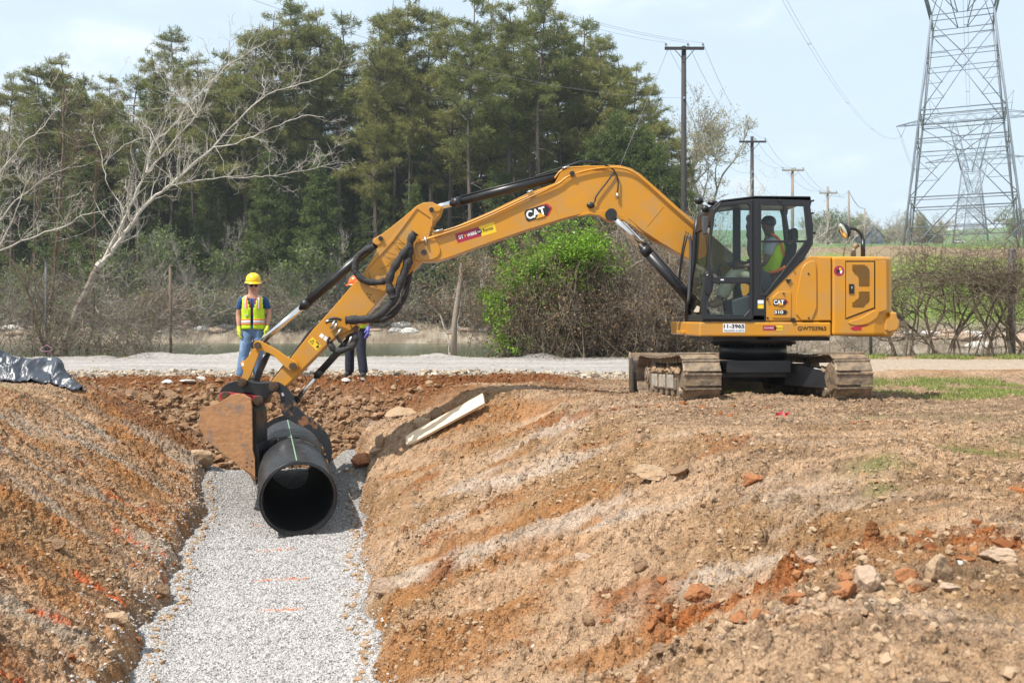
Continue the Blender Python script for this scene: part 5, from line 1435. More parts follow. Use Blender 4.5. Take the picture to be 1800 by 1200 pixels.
w1 = P(445, 668, 16.25); w1.z = Hs(w1.x, 16.25) - .01
worker(w1, R(8), 'worker in yellow hard hat and lime vest with blue jeans and dark glasses', M_SKIN_A, M_HATY, M_GLY, M_JEAN, M_BOOT, M_TEE,
       (((-.255, .02, 1.16), (-.235, -.05, .91)), ((.275, .03, 1.17), (.24, -.05, .92))), (((-.145, -.05, .49), (-.20, -.06, .085)), ((.085, -.03, .49), (.075, .03, .085))), head_yaw=R(12), k=0.995)
w2 = P(626, 668, 16.2); w2.z = Hs(w2.x, 16.45) - .01
worker(w2, R(-22), 'worker in orange hard hat and dark trousers standing behind the digger arm', M_SKIN_B, M_HATO, M_GLB, M_NAVY, M_BOOTB, mat('white_cotton', (.6, .6, .6), .85),
       (((-.25, -.02, 1.17), (-.22, -.16, .94)), ((.275, .03, 1.16), (.285, -.05, .90))), (((-.12, -.03, .49), (-.14, .0, .085)), ((.13, -.04, .49), (.19, -.05, .085))), head_yaw=R(-40), k=0.935, glasses=True, lead=False)

# ---- operator, seated in the cab and facing the boom
YO = 12.16
def O(x, y, dy=0.0): return tuple(P(1200 + x / 4.446, 330 + y / 4.446, YO + dy) + Vector((0, 0, 0)))
OP = empty('person', O(700, 800), 'seated operator in lime vest and khaki trousers inside the cab', 'person')
def opg(chains): return graph([[c if isinstance(c, str) else (c[0], *O(c[1], c[2], c[3]), *c[4:]) for c in ch] for ch in chains])
hip, kneeL, ankL = (715, 770), (420, 655), (290, 885)
ch = [[('p', 720, 770, 0, .13), ('w', 715, 640, 0, .125), ('c', 700, 500, 0, .14), ('k', 690, 415, 0, .10), ('n', 680, 370, 0, .055), ('j', 658, 325, 0, .068), ('s', 668, 285, 0, .088), ('t', 672, 255, 0, .074)],
      ['j', ('no', 625, 318, 0, .013)],
      ['k', ('ls', 690, 430, -.19, .06), ('le', 640, 590, -.24, .045), ('lf', 560, 605, -.22, .042), ('l_wrist', 480, 612, -.19, .028)],
      ['k', ('rs', 690, 430, .19, .06), ('re', 630, 590, .24, .045), ('r_wrist', 480, 590, .2, .028)],
      ['p', ('lh', 690, 775, -.10, .09), ('lk', *kneeL, -.13, .06), ('la', *ankL, -.12, .04)], ['p', ('rh', 690, 775, .10, .09), ('rk', 410, 650, .13, .06), ('ra', 270, 880, .12, .04)]]
vs_, ed_ = opg(ch)
ix = len(vs_)
hc = hand_chains('l_', O(480, 612, -.19), (-1, 0, -.1), (0, .2, 1), (0, 0, -1), 1.0, .7)
def merge(vs_, ed_, chains, start_key, start_ix):
    ixm = {start_key: start_ix}
    for chn in chains:
        prev = None
        for c in chn:
            k_ = c if isinstance(c, str) else c[0]
            if k_ not in ixm: ixm[k_] = len(vs_); vs_.append(c[1:])
            if prev is not None: ed_.append((prev, ixm[k_]))
            prev = ixm[k_]
lw = next(i for i, v in enumerate(vs_) if abs(v[3] - .028) < 1e-9)
merge(vs_, ed_, hc, 'l_wrist', lw)
rw_ = [i for i, v in enumerate(vs_) if abs(v[3] - .028) < 1e-9][1]
merge(vs_, ed_, hand_chains('r_', O(480, 590, .2), (-1, 0, -.1), (0, -.2, 1), (0, 0, -1), 1.0, .7), 'r_wrist', rw_)
skin('body', vs_, ed_, M_SKIN_B, OP, world=True)
skin('shirt', *opg([[('p', 722, 740, 0, .14), ('w', 716, 640, 0, .14), ('c', 702, 500, 0, .155), ('k', 692, 420, 0, .108), ('n', 684, 385, 0, .066)], ['k', ('ls', 690, 430, -.19, .078), ('l2', 655, 540, -.225, .074)], ['k', ('rs', 690, 430, .19, .078), ('r2', 655, 540, .225, .074)]]), M_GTEE, OP, world=True)
skin('trousers', *opg([[('w', 722, 735, 0, .145), ('p', 720, 780, 0, .14)], ['p', ('lh', 680, 775, -.10, .11), ('lt', 550, 715, -.12, .10), ('lk', *kneeL, -.13, .085), ('lc', 350, 775, -.125, .078), ('la', 305, 865, -.12, .075)],
      ['p', ('rh', 680, 775, .10, .11), ('rt', 550, 712, .12, .10), ('rk', 410, 650, .13, .085), ('rc', 330, 770, .125, .078), ('ra', 285, 860, .12, .075)]]), M_KHAKI, OP, world=True)
skin('boot', *opg([[('t', 300, 870, -.12, .055), ('a', 285, 905, -.12, .055), ('m', 245, 915, -.12, .05), ('toe', 210, 915, -.12, .042)]]), M_BOOT, OP, world=True)
skin('boot', *opg([[('t', 280, 865, .12, .055), ('a', 265, 900, .12, .055), ('m', 225, 908, .12, .05), ('toe', 192, 908, .12, .042)]]), M_BOOT, OP, world=True)
ov = skin('vest', *opg([[('p', 735, 715, 0, .165), ('w', 730, 620, 0, .172), ('c', 716, 500, 0, .186), ('k', 702, 430, 0, .140), ('k2', 696, 400, 0, .10)]]), M_HIVIS, OP, world=True)
tubes('reflective_band', [cb_([(660, 665), (735, 655), (800, 615)])], YO - .205, .018, M_ORG, ov, 8, 1)
tubes('reflective_band', [cb_([(690, 360), (740, 380), (775, 440), (800, 560), (790, 640)])], YO - .16, .014, M_ORG, ov, 8, 2)
mb = MB(); c = Vector(O(672, 268)); mb.ball(c, (.098, .098, .085), 16, 10); mb.ball(c + Vector((-.085, 0, -.01)), (.06, .07, .012), 12, 8)
mb.build('cap', M_CABBLK, OP)
# ================================================================ TREES AND PLANTS
M_BARKP = mat('pine_bark', (0.11, 0.085, 0.068), 0.95, var=0.35, scale=3, bump=.6, bscale=10)
M_BARKG = mat('grey_bark', (0.30, 0.27, 0.225), 0.9, var=0.35, scale=5, bump=.5, bscale=14)
M_BARKB = mat('brown_bark', (0.135, 0.095, 0.062), 0.95, var=0.35, scale=5, bump=.6, bscale=14)
M_TWIG = mat_island('dead_twigs', [(0.055, 0.04, 0.027), (0.13, 0.095, 0.065), (0.30, 0.255, 0.195), (0.09, 0.065, 0.042), (0.22, 0.17, 0.12)], 0.9)
M_TWIGG = mat_island('grey_twigs', [(0.20, 0.17, 0.135), (0.34, 0.30, 0.25), (0.45, 0.41, 0.35)], 0.9)
M_PINE = mat_island('pine_needles', [(0.136, 0.147, 0.045), (0.236, 0.242, 0.071), (0.336, 0.319, 0.100), (0.195, 0.195, 0.065)], 0.6, 0.45)
M_PINE2 = mat_island('spruce_needles', [(0.106, 0.130, 0.040), (0.183, 0.206, 0.061), (0.266, 0.271, 0.085)], 0.6, 0.45)
M_CEDAR = mat_island('cedar_needles', [(0.065, 0.100, 0.028), (0.112, 0.153, 0.042), (0.177, 0.212, 0.059)], 0.6, 0.42)
M_SPRING = mat_island('spring_leaves', [(0.075, 0.115, 0.028), (0.13, 0.19, 0.045), (0.20, 0.255, 0.075), (0.16, 0.17, 0.08)], 0.55, 0.35)
M_BUD = mat_island('bud_leaves', [(0.30, 0.27, 0.13), (0.42, 0.38, 0.20), (0.34, 0.33, 0.17)], 0.6, 0.35)
M_LUSH = mat_island('lush_leaves', [(0.075, 0.16, 0.012), (0.15, 0.30, 0.020), (0.24, 0.42, 0.035), (0.34, 0.50, 0.08), (0.13, 0.25, 0.02)], 0.36, 0.42)
M_DRYLEAF = mat_island('dry_leaves', [(0.13, 0.075, 0.035), (0.22, 0.14, 0.07), (0.28, 0.20, 0.12)], 0.8, 0.2)

def tubes_np(segs, n=4):
    """segs: (m,8) x0 y0 z0 r0 x1 y1 z1 r1 -> prism arrays"""
    S = np.asarray(segs, float); a, b = S[:, 0:3], S[:, 4:7]; ra, rb = S[:, 3], S[:, 7]
    t = b - a; L = np.linalg.norm(t, axis=1, keepdims=True); t = t / np.maximum(L, 1e-9)
    up = np.where(np.abs(t[:, 2:3]) < .9, np.array([[0, 0, 1.]]), np.array([[1., 0, 0]]))
    u = np.cross(t, up); u /= np.maximum(np.linalg.norm(u, axis=1, keepdims=True), 1e-9); w = np.cross(t, u)
    ang = np.arange(n) * 2 * np.pi / n
    ring = u[:, None] * np.cos(ang)[None, :, None] + w[:, None] * np.sin(ang)[None, :, None]
    V = np.concatenate([a[:, None] + ring * ra[:, None, None], b[:, None] + ring * rb[:, None, None]], 1)   # m,2n,3
    j = np.arange(n); j2 = (j + 1) % n
    f = np.stack([j, j2, j2 + n, j + n], 1)
    Fq = (f[None] + (np.arange(len(S)) * 2 * n)[:, None, None]).reshape(-1, 4)
    return V.reshape(-1, 3), Fq

def quads_np(c, d, side, L, W):
    """one leaf or needle blade each: centre base c, direction d, width direction side"""
    a = c - side * W[:, None]; b = c + side * W[:, None]
    e = c + d * L[:, None] * .6 + side * W[:, None] * .9; f = c + d * L[:, None] * .6 - side * W[:, None] * .9
    tip = c + d * L[:, None]
    V = np.stack([a, b, e, tip, f], 1).reshape(-1, 3)
    o = (np.arange(len(c)) * 5)[:, None]
    return V, np.concatenate([o + np.array([[0, 1, 2]]), o + np.array([[0, 2, 4]]), o + np.array([[4, 2, 3]])], 0)

def rdir(rg, n):
    v = rg.normal(0, 1, (n, 3)); return v / np.linalg.norm(v, axis=1, keepdims=True)

def conifer(name, seed, h, base, rad, whorl, nb, tuft, blade, bw, droop, m_leaf, m_bark, dead=True, shape=1.0, tr=0.17, kinks=0.25):
    """trunk with limbs, needles carried in tufts on the outer part of every limb"""
    rg = np.random.default_rng(seed)
    segs = []; tc = []; td = []
    zz = np.linspace(0, h, 14); ph = rg.uniform(0, 6, 2)
    cx = kinks * np.sin(zz * .35 + ph[0]) * zz / h; cy = kinks * np.sin(zz * .3 + ph[1]) * zz / h
    rr = tr * (1 - zz / h) ** .8 + .02
    for i in range(13): segs.append((cx[i], cy[i], zz[i], rr[i], cx[i + 1], cy[i + 1], zz[i + 1], rr[i + 1]))
    z = h * (0.16 if dead else base)
    while z < h * .985:
        t = (z - h * base) / (h * (1 - base)); live = t >= 0
        for k in range(rg.poisson(nb if live else nb * .55) + (1 if live else 0)):
            a = rg.uniform(0, 6.283)
            prof = (min(1, .45 + 2.2 * t) * (1 - t) ** .62 + .10) if shape == 1.0 else (1 - t) ** .8 + .05
            L = rad * (prof if live else .45) * rg.uniform(.45, 1.15)
            up = rg.uniform(-.12, .35) + .5 * max(0, t - .5) - droop
            ox, oy = np.interp(z, zz, cx), np.interp(z, zz, cy)
            n = 4; p = np.array([ox, oy, z]); r0 = max(.012, .022 * L)
            d = np.array([math.cos(a), math.sin(a), up]); d /= np.linalg.norm(d)
            pts = [p]
            for q in range(n):
                d = d + rg.normal(0, .16, 3) + np.array([0, 0, .07 if live else -.06]); d /= np.linalg.norm(d)
                pts.append(pts[-1] + d * L / n)
            for q in range(n):
                segs.append((*pts[q], r0 * (1 - q / n) + .006, *pts[q + 1], r0 * (1 - (q + 1) / n) + .006))
            if live:
                nt = max(2, int(L * tuft))
                for q in range(nt):
                    s = rg.uniform(.22, 1.0) ** .75 * n; i = min(int(s), n - 1); f = s - i
                    b = pts[i] * (1 - f) + pts[i + 1] * f
                    off = rg.normal(0, .17, 3) * np.array([1, 1, .30]) * (1 + .32 * L)
                    e = b + off * .9; tc.append(e); td.append(d * .6 + off * .9)
                    if rg.random() < .4: segs.append((*b, .010, *e, .005))
            elif rg.random() < .7:
                for q in range(3):
                    e = pts[rg.integers(2, 5)]; segs.append((*e, .008, *(e + rg.normal(0, .28, 3)), .004))
        z += whorl * rg.uniform(.5, 1.4)
    tc, td = np.array(tc), np.array(td)
    nbld = 13
    c = np.repeat(tc, nbld, 0) + rg.normal(0, .09, (len(tc) * nbld, 3)); dd = np.repeat(td, nbld, 0) * .5 + rdir(rg, len(c)) * .75 + np.array([0, 0, .15])
    dd /= np.linalg.norm(dd, axis=1, keepdims=True)
    sd_ = np.cross(dd, rdir(rg, len(c))); sd_ /= np.maximum(np.linalg.norm(sd_, axis=1, keepdims=True), 1e-6)
    V, Fq = quads_np(c, dd, sd_, blade * rg.uniform(.6, 1.3, len(c)), bw * rg.uniform(.7, 1.3, len(c)))
    root = empty(name, (0, 0, 0), 'tree', 'tree')
    np_mesh('crown', V, Fq, m_leaf, root)
    tv, tf_ = tubes_np(segs, 5); np_mesh('trunk', tv, tf_, m_bark, root)
    return root

def branch_out(rg, segs, tips, p, d, L, r, depth, up=0.25, wig=.18, split=.62, nseg=4, twig=3):
    pts = [np.array(p, float)]; d = np.array(d, float); d /= np.linalg.norm(d)
    for q in range(nseg):
        d = d + rg.normal(0, wig, 3) + np.array([0, 0, up * .12]); d /= np.linalg.norm(d)
        pts.append(pts[-1] + d * L / nseg)
        segs.append((*pts[-2], r * (1 - .6 * q / nseg), *pts[-1], r * (1 - .6 * (q + 1) / nseg)))
        if depth > 0:
            for k in range(rg.poisson(twig / nseg) + (1 if q == nseg - 1 else 0)):
                nd = d * .8 + rg.normal(0, .62, 3) + np.array([0, 0, up * .5])
                branch_out(rg, segs, tips, pts[-1], nd, L * split * rg.uniform(.6, 1.1), max(.0035, r * .5), depth - 1, up, wig, split, max(3, nseg - 1), twig)
    tips.append(pts[-1])

def finish_plant(name, segs, leaf=None, label='plant', cat='plant', m_bark=M_BARKG, nside=5, stem='trunk'):
    root = empty(name, (0, 0, 0), label, cat)
    tv, tf_ = tubes_np(segs, nside); np_mesh(stem, tv, tf_, m_bark, root)
    if leaf: np_mesh('foliage', leaf[0], leaf[1], leaf[2], root)
    return root

def leaves_at(rg, pts, per, spread, L, W):
    c = np.repeat(np.array(pts), per, 0); c = c + rg.normal(0, spread, c.shape)
    d = rdir(rg, len(c)) + np.array([0, 0, .1]); d /= np.linalg.norm(d, axis=1, keepdims=True)
    s_ = np.cross(d, rdir(rg, len(c))); s_ /= np.maximum(np.linalg.norm(s_, axis=1, keepdims=True), 1e-6)
    return quads_np(c, d, s_, L * rg.uniform(.6, 1.3, len(c)), W * rg.uniform(.7, 1.3, len(c)))

def bare_tree(name, seed, h, r=.14, stems=1, leaf=None, m_bark=M_BARKG, depth=4, spreadk=.25, per=3):
    rg = np.random.default_rng(seed); segs, tips = [], []
    for k in range(stems):
        d = np.array([rg.normal(0, spreadk), rg.normal(0, spreadk), 1.0])
        branch_out(rg, segs, tips, (rg.normal(0, .1), rg.normal(0, .1), -.1), d, h * .55, r, depth, .5, .13, .58, 5, 5)
    lf = None
    if leaf is not None:
        V, Fq = leaves_at(rg, tips, per, .16, .20, .06); lf = (V, Fq, leaf)
    return finish_plant(name, segs, lf, m_bark=m_bark)

def bush(name, seed, h, w, n, m_twig, leaf=None, per=2, ll=.05, depth=2, r=.012):
    rg = np.random.default_rng(seed); segs, tips = [], []
    for k in range(n):
        a = rg.uniform(0, 6.283); t = rg.uniform(0, .75)
        d = np.array([math.cos(a) * t, math.sin(a) * t, 1.0])
        branch_out(rg, segs, tips, (rg.normal(0, w * .35), rg.normal(0, w * .3), -.05), d, h * rg.uniform(.5, .95), r * rg.uniform(.6, 1.5), depth, .1, .24, .6, 4, 3.2)
    lf = None
    if leaf is not None:
        V, Fq = leaves_at(rg, tips, per, .12, ll, ll * .34); lf = (V, Fq, leaf)
    return finish_plant(name, segs, lf, m_bark=m_twig, nside=3, stem='stems')

HID = []
def place(proto, x, y, sxy, sz, rz, label, group, cat='tree', dz=-0.1, z=None):
    if proto in HID:
        o = copy_tree(proto)
    else:
        HID.append(proto); o = proto
    o.location = (x, y, (Hs(x, y) if z is None else z) + dz)
    o.scale = (sxy, sxy, sz); o.rotation_euler = (0, 0, rz)
    o['label'] = label; o['category'] = cat
    if group: o['group'] = group
    return o

pines = [conifer('pine_tree', 100 + k, 22, (.52, .44, .58, .38, .48, .34)[k], (3.4, 3.9, 3.2, 4.1, 3.6, 3.8)[k], .66, (2.6, 2.9, 2.4, 3.0, 2.5, 2.8)[k], 9.5, .30, .018, .08, M_PINE if k % 2 else M_PINE2, M_BARKP, True, 1.0, .20, .35) for k in range(6)]
cedars = [conifer('cedar_tree', 200 + k, 12, .06, (2.3, 2.7, 2.0)[k], .32, 4.4, 9.0, .24, .020, .10, M_CEDAR, M_BARKP, False, 2.0, .15, .1) for k in range(3)]
spring = [bare_tree('budding_tree', 300 + k, 7.0, .08, 3, M_SPRING, M_BARKG, 3, .38, 3) for k in range(3)]
greys = [bare_tree('bare_tree', 320 + k, 10, .12, 1, None, M_BARKG, 4, .2) for k in range(2)]

sil_x = [-60, 0, 60, 100, 130, 155, 190, 240, 300, 350, 395, 440, 480, 520, 560, 600, 640, 690, 730, 765, 800, 830, 870, 910, 950, 1000, 1040, 1080, 1115, 1150, 1175, 1195, 1215, 1232]
sil_y = [110, 130, 105, 78, 92, 110, 110, 110, 42, 95, 72, 50, 12, -10, -5, 8, 50, -20, -25, 20, 25, -25, -10, -25, -28, 5, 10, 75, 100, 150, 200, 240, 290, 340]
sil = lambda px: float(np.interp(px, sil_x, sil_y))
def forest_tree(protos, i, px, Y, top, rg, base_h, wk, label, group):
    x = (px - 900) * Y / F_PX; zt = 1 - (top - HOR) * Y / F_PX; zb = Hs(x, Y)
    h = zt - zb; sz = h / base_h; sx = wk * min(1.25, max(.55, sz)) * rg.uniform(.9, 1.12)
    return place(protos[i % len(protos)], x, Y, sx, sz, rg.uniform(0, 6.28), label, group)
rg = np.random.default_rng(5)
# the tall pines that make the skyline
ii = 0
FG = 'pines of the dark wood across the water'
for px in (-30, 20, 62, 102, 150, 196, 238, 268, 304, 342, 392, 425, 452, 482, 520, 556, 596, 655, 690, 722, 752, 790, 828, 858, 892, 926, 955, 985, 1022, 1056, 1086, 1118, 1148, 1172, 1196):
    q = px + rg.uniform(-6, 6); Y = rg.uniform(80, 92)
    forest_tree(pines, ii, q, Y, sil(q) + rg.uniform(-4, 22), rg, 22, 1.0, 'tall dark green pine in the wood across the water', FG); ii += 1
for k in range(30):                                  # a second rank behind them
    q = -40 + 1215 * (k + rg.random()) / 30; Y = rg.uniform(94, 112)
    forest_tree(pines, ii, q, Y, sil(q) + rg.uniform(25, 120), rg, 22, 1.05, 'tall dark green pine in the wood across the water', FG); ii += 1
CG = 'dense evergreens under the pines across the water'
for k in range(46):
    q = -40 + 1240 * (k + rg.random()) / 46; Y = rg.uniform(79, 96)
    forest_tree(cedars, k, q, Y, max(sil(q) + 90, 250) + rg.uniform(-20, 150), rg, 12, 1.05, 'dense dark evergreen growing under the tall pines', CG)
for q, Y, top in ((1130, 77, 215), (1160, 76, 250), (1188, 76, 290), (1212, 75, 330), (1226, 74, 385), (1085, 77, 190), (1050, 77, 230)):
    forest_tree(cedars, int(q), q, Y, top, rg, 12, 1.25, 'dense dark evergreen at the open edge of the wood near the utility pole', 'evergreens at the edge of the wood')
for k in range(46):                                  # and up the slope behind, closing the wood
    q = -60 + 1230 * (k + rg.random()) / 46; Y = rg.uniform(98, 122)
    forest_tree(cedars, k, q, Y, max(sil(q) + 95, 170) + rg.uniform(-10, 80), rg, 12, 1.5, 'dense dark evergreen growing under the tall pines', CG)
SG = 'light green budding trees along the far shore'
for k in range(24):
    q = -30 + 1150 * (k + rg.random()) / 24; Y = rg.uniform(76.5, 80.5)
    forest_tree(spring, k, q, Y, rg.uniform(370, 485), rg, 7.6, .95, 'light green budding tree low on the far shore', SG)
for k in range(12):
    q = 60 + 1000 * (k + rg.random()) / 12; Y = rg.uniform(76.5, 81)
    forest_tree(greys, k, q, Y, rg.uniform(300, 430), rg, 10.5, .8, 'leafless grey tree standing at the foot of the far wood', 'bare grey trees along the far shore')
# undergrowth hiding the foot of the wood
brushes = [bush('undergrowth_bush', 400 + k, 2.6, 1.6, 26, M_TWIGG if k else M_TWIG, M_SPRING if k == 1 else (M_DRYLEAF if k == 0 else None), 2, .14, 2, .03) for k in range(3)]
for k in range(84):
    q = -40 + 1270 * (k + rg.random()) / 84; Y = rg.uniform(75.6, 79)
    place(brushes[k % 3], (q - 900) * Y / F_PX, Y, rg.uniform(.9, 1.5), rg.uniform(.6, 1.3), rg.uniform(0, 6.28), 'low tangled bush at the foot of the far wood', 'bushes along the far shore', 'bush')

# the yellowish budding tree behind the utility pole
bt = bare_tree('budding_tree', 351, 17.5, .24, 4, M_BUD, M_BARKG, 4, .42, 1)
Y = 112.0; place(bt, (1222 - 900) * Y / F_PX, Y, 1.0, 1.0, .4, 'pale yellow budding tree standing behind the first utility pole', None, z=1 - (395 - HOR) * Y / F_PX - 2.5)

# hazy trees on the far skyline to the right
far_t = [bare_tree('bare_tree', 360 + k, 11, .16, 2, M_BUD if k else None, M_BARKG, 4, .32, 3) for k in range(2)]
for k in range(30):
    q = 1425 + 235 * (k + rg.random()) / 30; Y = rg.uniform(285, 340)
    x = (q - 900) * Y / F_PX; place(far_t[k % 2], x, Y, rg.uniform(.9, 1.3), rg.uniform(.75, 1.2), rg.uniform(0, 6.28), 'hazy leafless tree on the far skyline beyond the lattice tower', 'hazy trees on the far skyline', dz=-1.5)
for k, q in enumerate((1440, 1455, 1790, 1812)):
    Y = 230.0; place(spring[k % 3], (q - 900) * Y / F_PX, Y, 1.5, 1.3, k, 'light green budding tree far off on the right', 'far budding trees', dz=-.5)
place(cedars[1], (1622 - 900) * 290 / F_PX, 290, 1.3, .75, 1.0, 'dark evergreen among the hazy far trees', None)

# ---- the leaning bare tree and its neighbours, at the fence
M_LIMB = mat('pale_limb_bark', (0.50, 0.455, 0.39), 0.85, var=0.3, scale=4, dirt=(0.16, 0.12, 0.085), dscale=2.0, dlo=.50, dhi=.70, bump=.5, bscale=20)
M_BARKD = mat('dark_trunk_bark', (0.24, 0.195, 0.145), 0.95, var=0.4, scale=6, dirt=(0.46, 0.41, 0.345), dscale=2.2, dlo=.48, dhi=.66, bump=.8, bscale=16)
SPLIT = {'leaning_tree': 16}
def limb_tree(name, seed, base, limbs, label, m, twig_depth=2, dens=1.6, tw=.55, upk=.5):
    """limbs: [(r0, r1, [(px, py, Y)...])...]; twigs are grown along them"""
    rg = np.random.default_rng(seed); segs, tips = [], []
    for r0, r1, pts in limbs:
        pp = [np.array(P(*p)) for p in pts]
        # round the corners
        for _ in range(2):
            o = [pp[0]]
            for a, b in zip(pp[:-1], pp[1:]): o += [a * .75 + b * .25, a * .25 + b * .75]
            pp = o + [pp[-1]]
        pp = [pp[0]] + [p + rg.normal(0, .015, 3) for p in pp[1:]]
        n = len(pp) - 1
        for i in range(n):
            t0, t1 = i / n, (i + 1) / n
            ra, rb = .60 * (r0 + (r1 - r0) * t0 ** .8), .60 * (r0 + (r1 - r0) * t1 ** .8)
            segs.append((*pp[i], ra, *pp[i + 1], rb))
            L = np.linalg.norm(pp[i + 1] - pp[i])
            if rb < .05:
                for k in range(rg.poisson(dens * L * 2.8)):
                    f = rg.random(); b = pp[i] * (1 - f) + pp[i + 1] * f
                    d = (pp[i + 1] - pp[i]) / max(L, 1e-6)
                    nd = d * .7 + rg.normal(0, .6, 3) + np.array([0, 0, upk])
                    branch_out(rg, segs, tips, b, nd, tw * rg.uniform(.5, 1.7), max(.005, rb * .42), twig_depth, .35, .16, .62, 3, 2.6)
    root = empty(name, base, label, 'tree')
    nfirst = SPLIT.get(name, 0)
    if nfirst:
        tv, tf_ = tubes_np(segs[:nfirst], 8); np_mesh('trunk', tv, tf_, M_BARKD, root)
    tv, tf_ = tubes_np(segs[nfirst:], 6)
    np_mesh('limbs' if nfirst else 'trunk', tv, tf_, m, root)
    return root
YT = 24.6
b0 = P(104, 624, YT)
k = lambda L, dy=0: [(x / 1.847, y / 1.847, YT + dy * i / max(1, len(L) - 1)) for i, (x, y) in enumerate(L)]
limb_tree('leaning_tree', 11, tuple(b0), [
    (.25, .15, [(104, 626, YT), (118, 596, YT), (140, 540, YT), (163, 487, YT), (180, 458, YT)]),
    (.085, .050, k([(325, 860), (360, 800), (410, 700), (440, 630), (475, 560)], .3)),
    (.050, .014, k([(475, 560), (490, 460), (560, 420), (600, 350), (680, 270), (740, 210), (800, 175), (862, 140)], .9)),
    (.036, .012, k([(475, 560), (530, 500), (580, 440), (640, 380), (700, 250), (760, 140)], -.8)),
    (.085, .055, k([(335, 850), (390, 780), (430, 725), (480, 655), (555, 600)], -.3)),
    (.052, .014, k([(555, 600), (620, 540), (690, 480), (760, 400), (860, 310), (930, 285), (1010, 265), (1100, 222)], 1.4)),
    (.036, .010, k([(690, 480), (760, 470), (830, 440), (920, 400), (990, 370), (1055, 385)], -.8)),
    (.034, .010, k([(555, 602), (620, 590), (700, 577), (780, 577), (860, 572), (930, 565), (1010, 548), (1100, 530)], .6)),
    (.030, .010, k([(430, 725), (390, 660), (350, 610), (335, 540), (325, 480), (300, 440), (305, 390)], .5)),
    (.026, .009, k([(335, 540), (380, 490), (420, 460), (470, 450)], .2)),
    (.024, .008, k([(520, 500), (500, 430), (440, 380), (400, 340), (380, 290)], .6)),
    (.022, .008, k([(640, 380), (600, 330), (560, 290), (540, 250)], .6)),
    (.020, .007, k([(860, 310), (850, 250), (860, 215)], .3)),
    (.022, .008, k([(575, 590), (580, 500), (585, 430)], -.4)),
], 'large leafless tree leaning right over the fence with pale forked limbs', M_LIMB, 2, 1.8, .55)
limb_tree('bare_tree', 12, tuple(P(90, 622, YT + .5)), [
    (.085, .04, [(92, 622, YT + .5), (82, 590, YT + .5), (95, 500, YT + .6), (100, 420, YT + .6), (108, 300, YT + .6), (112, 200, YT + .7), (113, 150, YT + .7)]),
    (.03, .01, [(100, 420, YT + .6), (125, 370, YT + .6), (160, 330, YT + .8), (210, 290, YT + 1)]),
    (.03, .01, [(104, 340, YT + .6), (80, 290, YT + .6), (50, 240, YT + .8), (20, 180, YT + 1)]),
    (.025, .01, [(108, 300, YT + .6), (150, 240, YT + .6), (190, 190, YT + .4)]),
], 'upright leafless tree with a dark reddish trunk at the fence', M_BARKB, 2, 1.5, .5)
limb_tree('bare_tree', 13, tuple(P(78, 618, YT + .3)), [
    (.075, .03, [(80, 618, YT + .3), (62, 570, YT + .3), (48, 510, YT + .3), (20, 450, YT + .3), (-30, 400, YT + .3)]),
    (.03, .01, [(48, 510, YT + .3), (60, 430, YT + .3), (68, 360, YT + .5), (72, 300, YT + .6)]),
    (.032, .011, [(62, 570, YT + .3), (100, 520, YT), (118, 430, YT - .3), (122, 350, YT - .3), (128, 260, YT - .3), (150, 190, YT - .4)]),
], 'forked leafless tree with mossy stems just left of the leaning tree', M_BARKB, 2, 1.5, .5)
limb_tree('bare_tree', 14, tuple(P(-60, 620, YT - .5)), [
    (.09, .05, [(-60, 620, YT - .5), (-70, 520, YT - .5), (-60, 460, YT - .5)]),
    (.048, .012, [(-60, 460, YT - .5), (0, 440, YT - .5), (60, 415, YT - .6), (110, 400, YT - .7), (150, 375, YT - .8), (190, 372, YT - .9)]),
    (.04, .012, [(-60, 460, YT - .5), (-10, 400, YT - .4), (20, 360, YT - .4), (70, 320, YT - .2), (100, 300, YT - .2), (150, 290, YT)]),
    (.04, .012, [(-65, 480, YT - .5), (-30, 380, YT - .5), (0, 300, YT - .5), (40, 250, YT - .5), (70, 230, YT - .5), (105, 180, YT - .5)]),
    (.034, .012, [(-60, 470, YT - .5), (-20, 470, YT - .8), (20, 390, YT - .8), (45, 330, YT - .8), (60, 300, YT - .9)]),
    (.03, .012, [(-62, 500, YT - .5), (-20, 350, YT + .5), (10, 300, YT + .5), (22, 220, YT + .6), (5, 210, YT + .6)]),
], 'leafless tree reaching in from the left edge with white tangled limbs', M_LIMB, 2, 2.0, .5, .35)
limb_tree('bare_tree', 15, tuple(P(150, 625, YT + .8)), [
    (.05, .02, [(152, 625, YT + .8), (165, 560, YT + .8), (165, 470, YT + .8), (168, 400, YT + .8), (165, 330, YT + .9), (172, 250, YT + 1)]),
    (.02, .008, [(165, 470, YT + .8), (140, 420, YT + .8), (110, 380, YT + .9)]),
], 'thin upright leafless tree behind the leaning trunk', M_BARKB, 2, 1.5, .5)

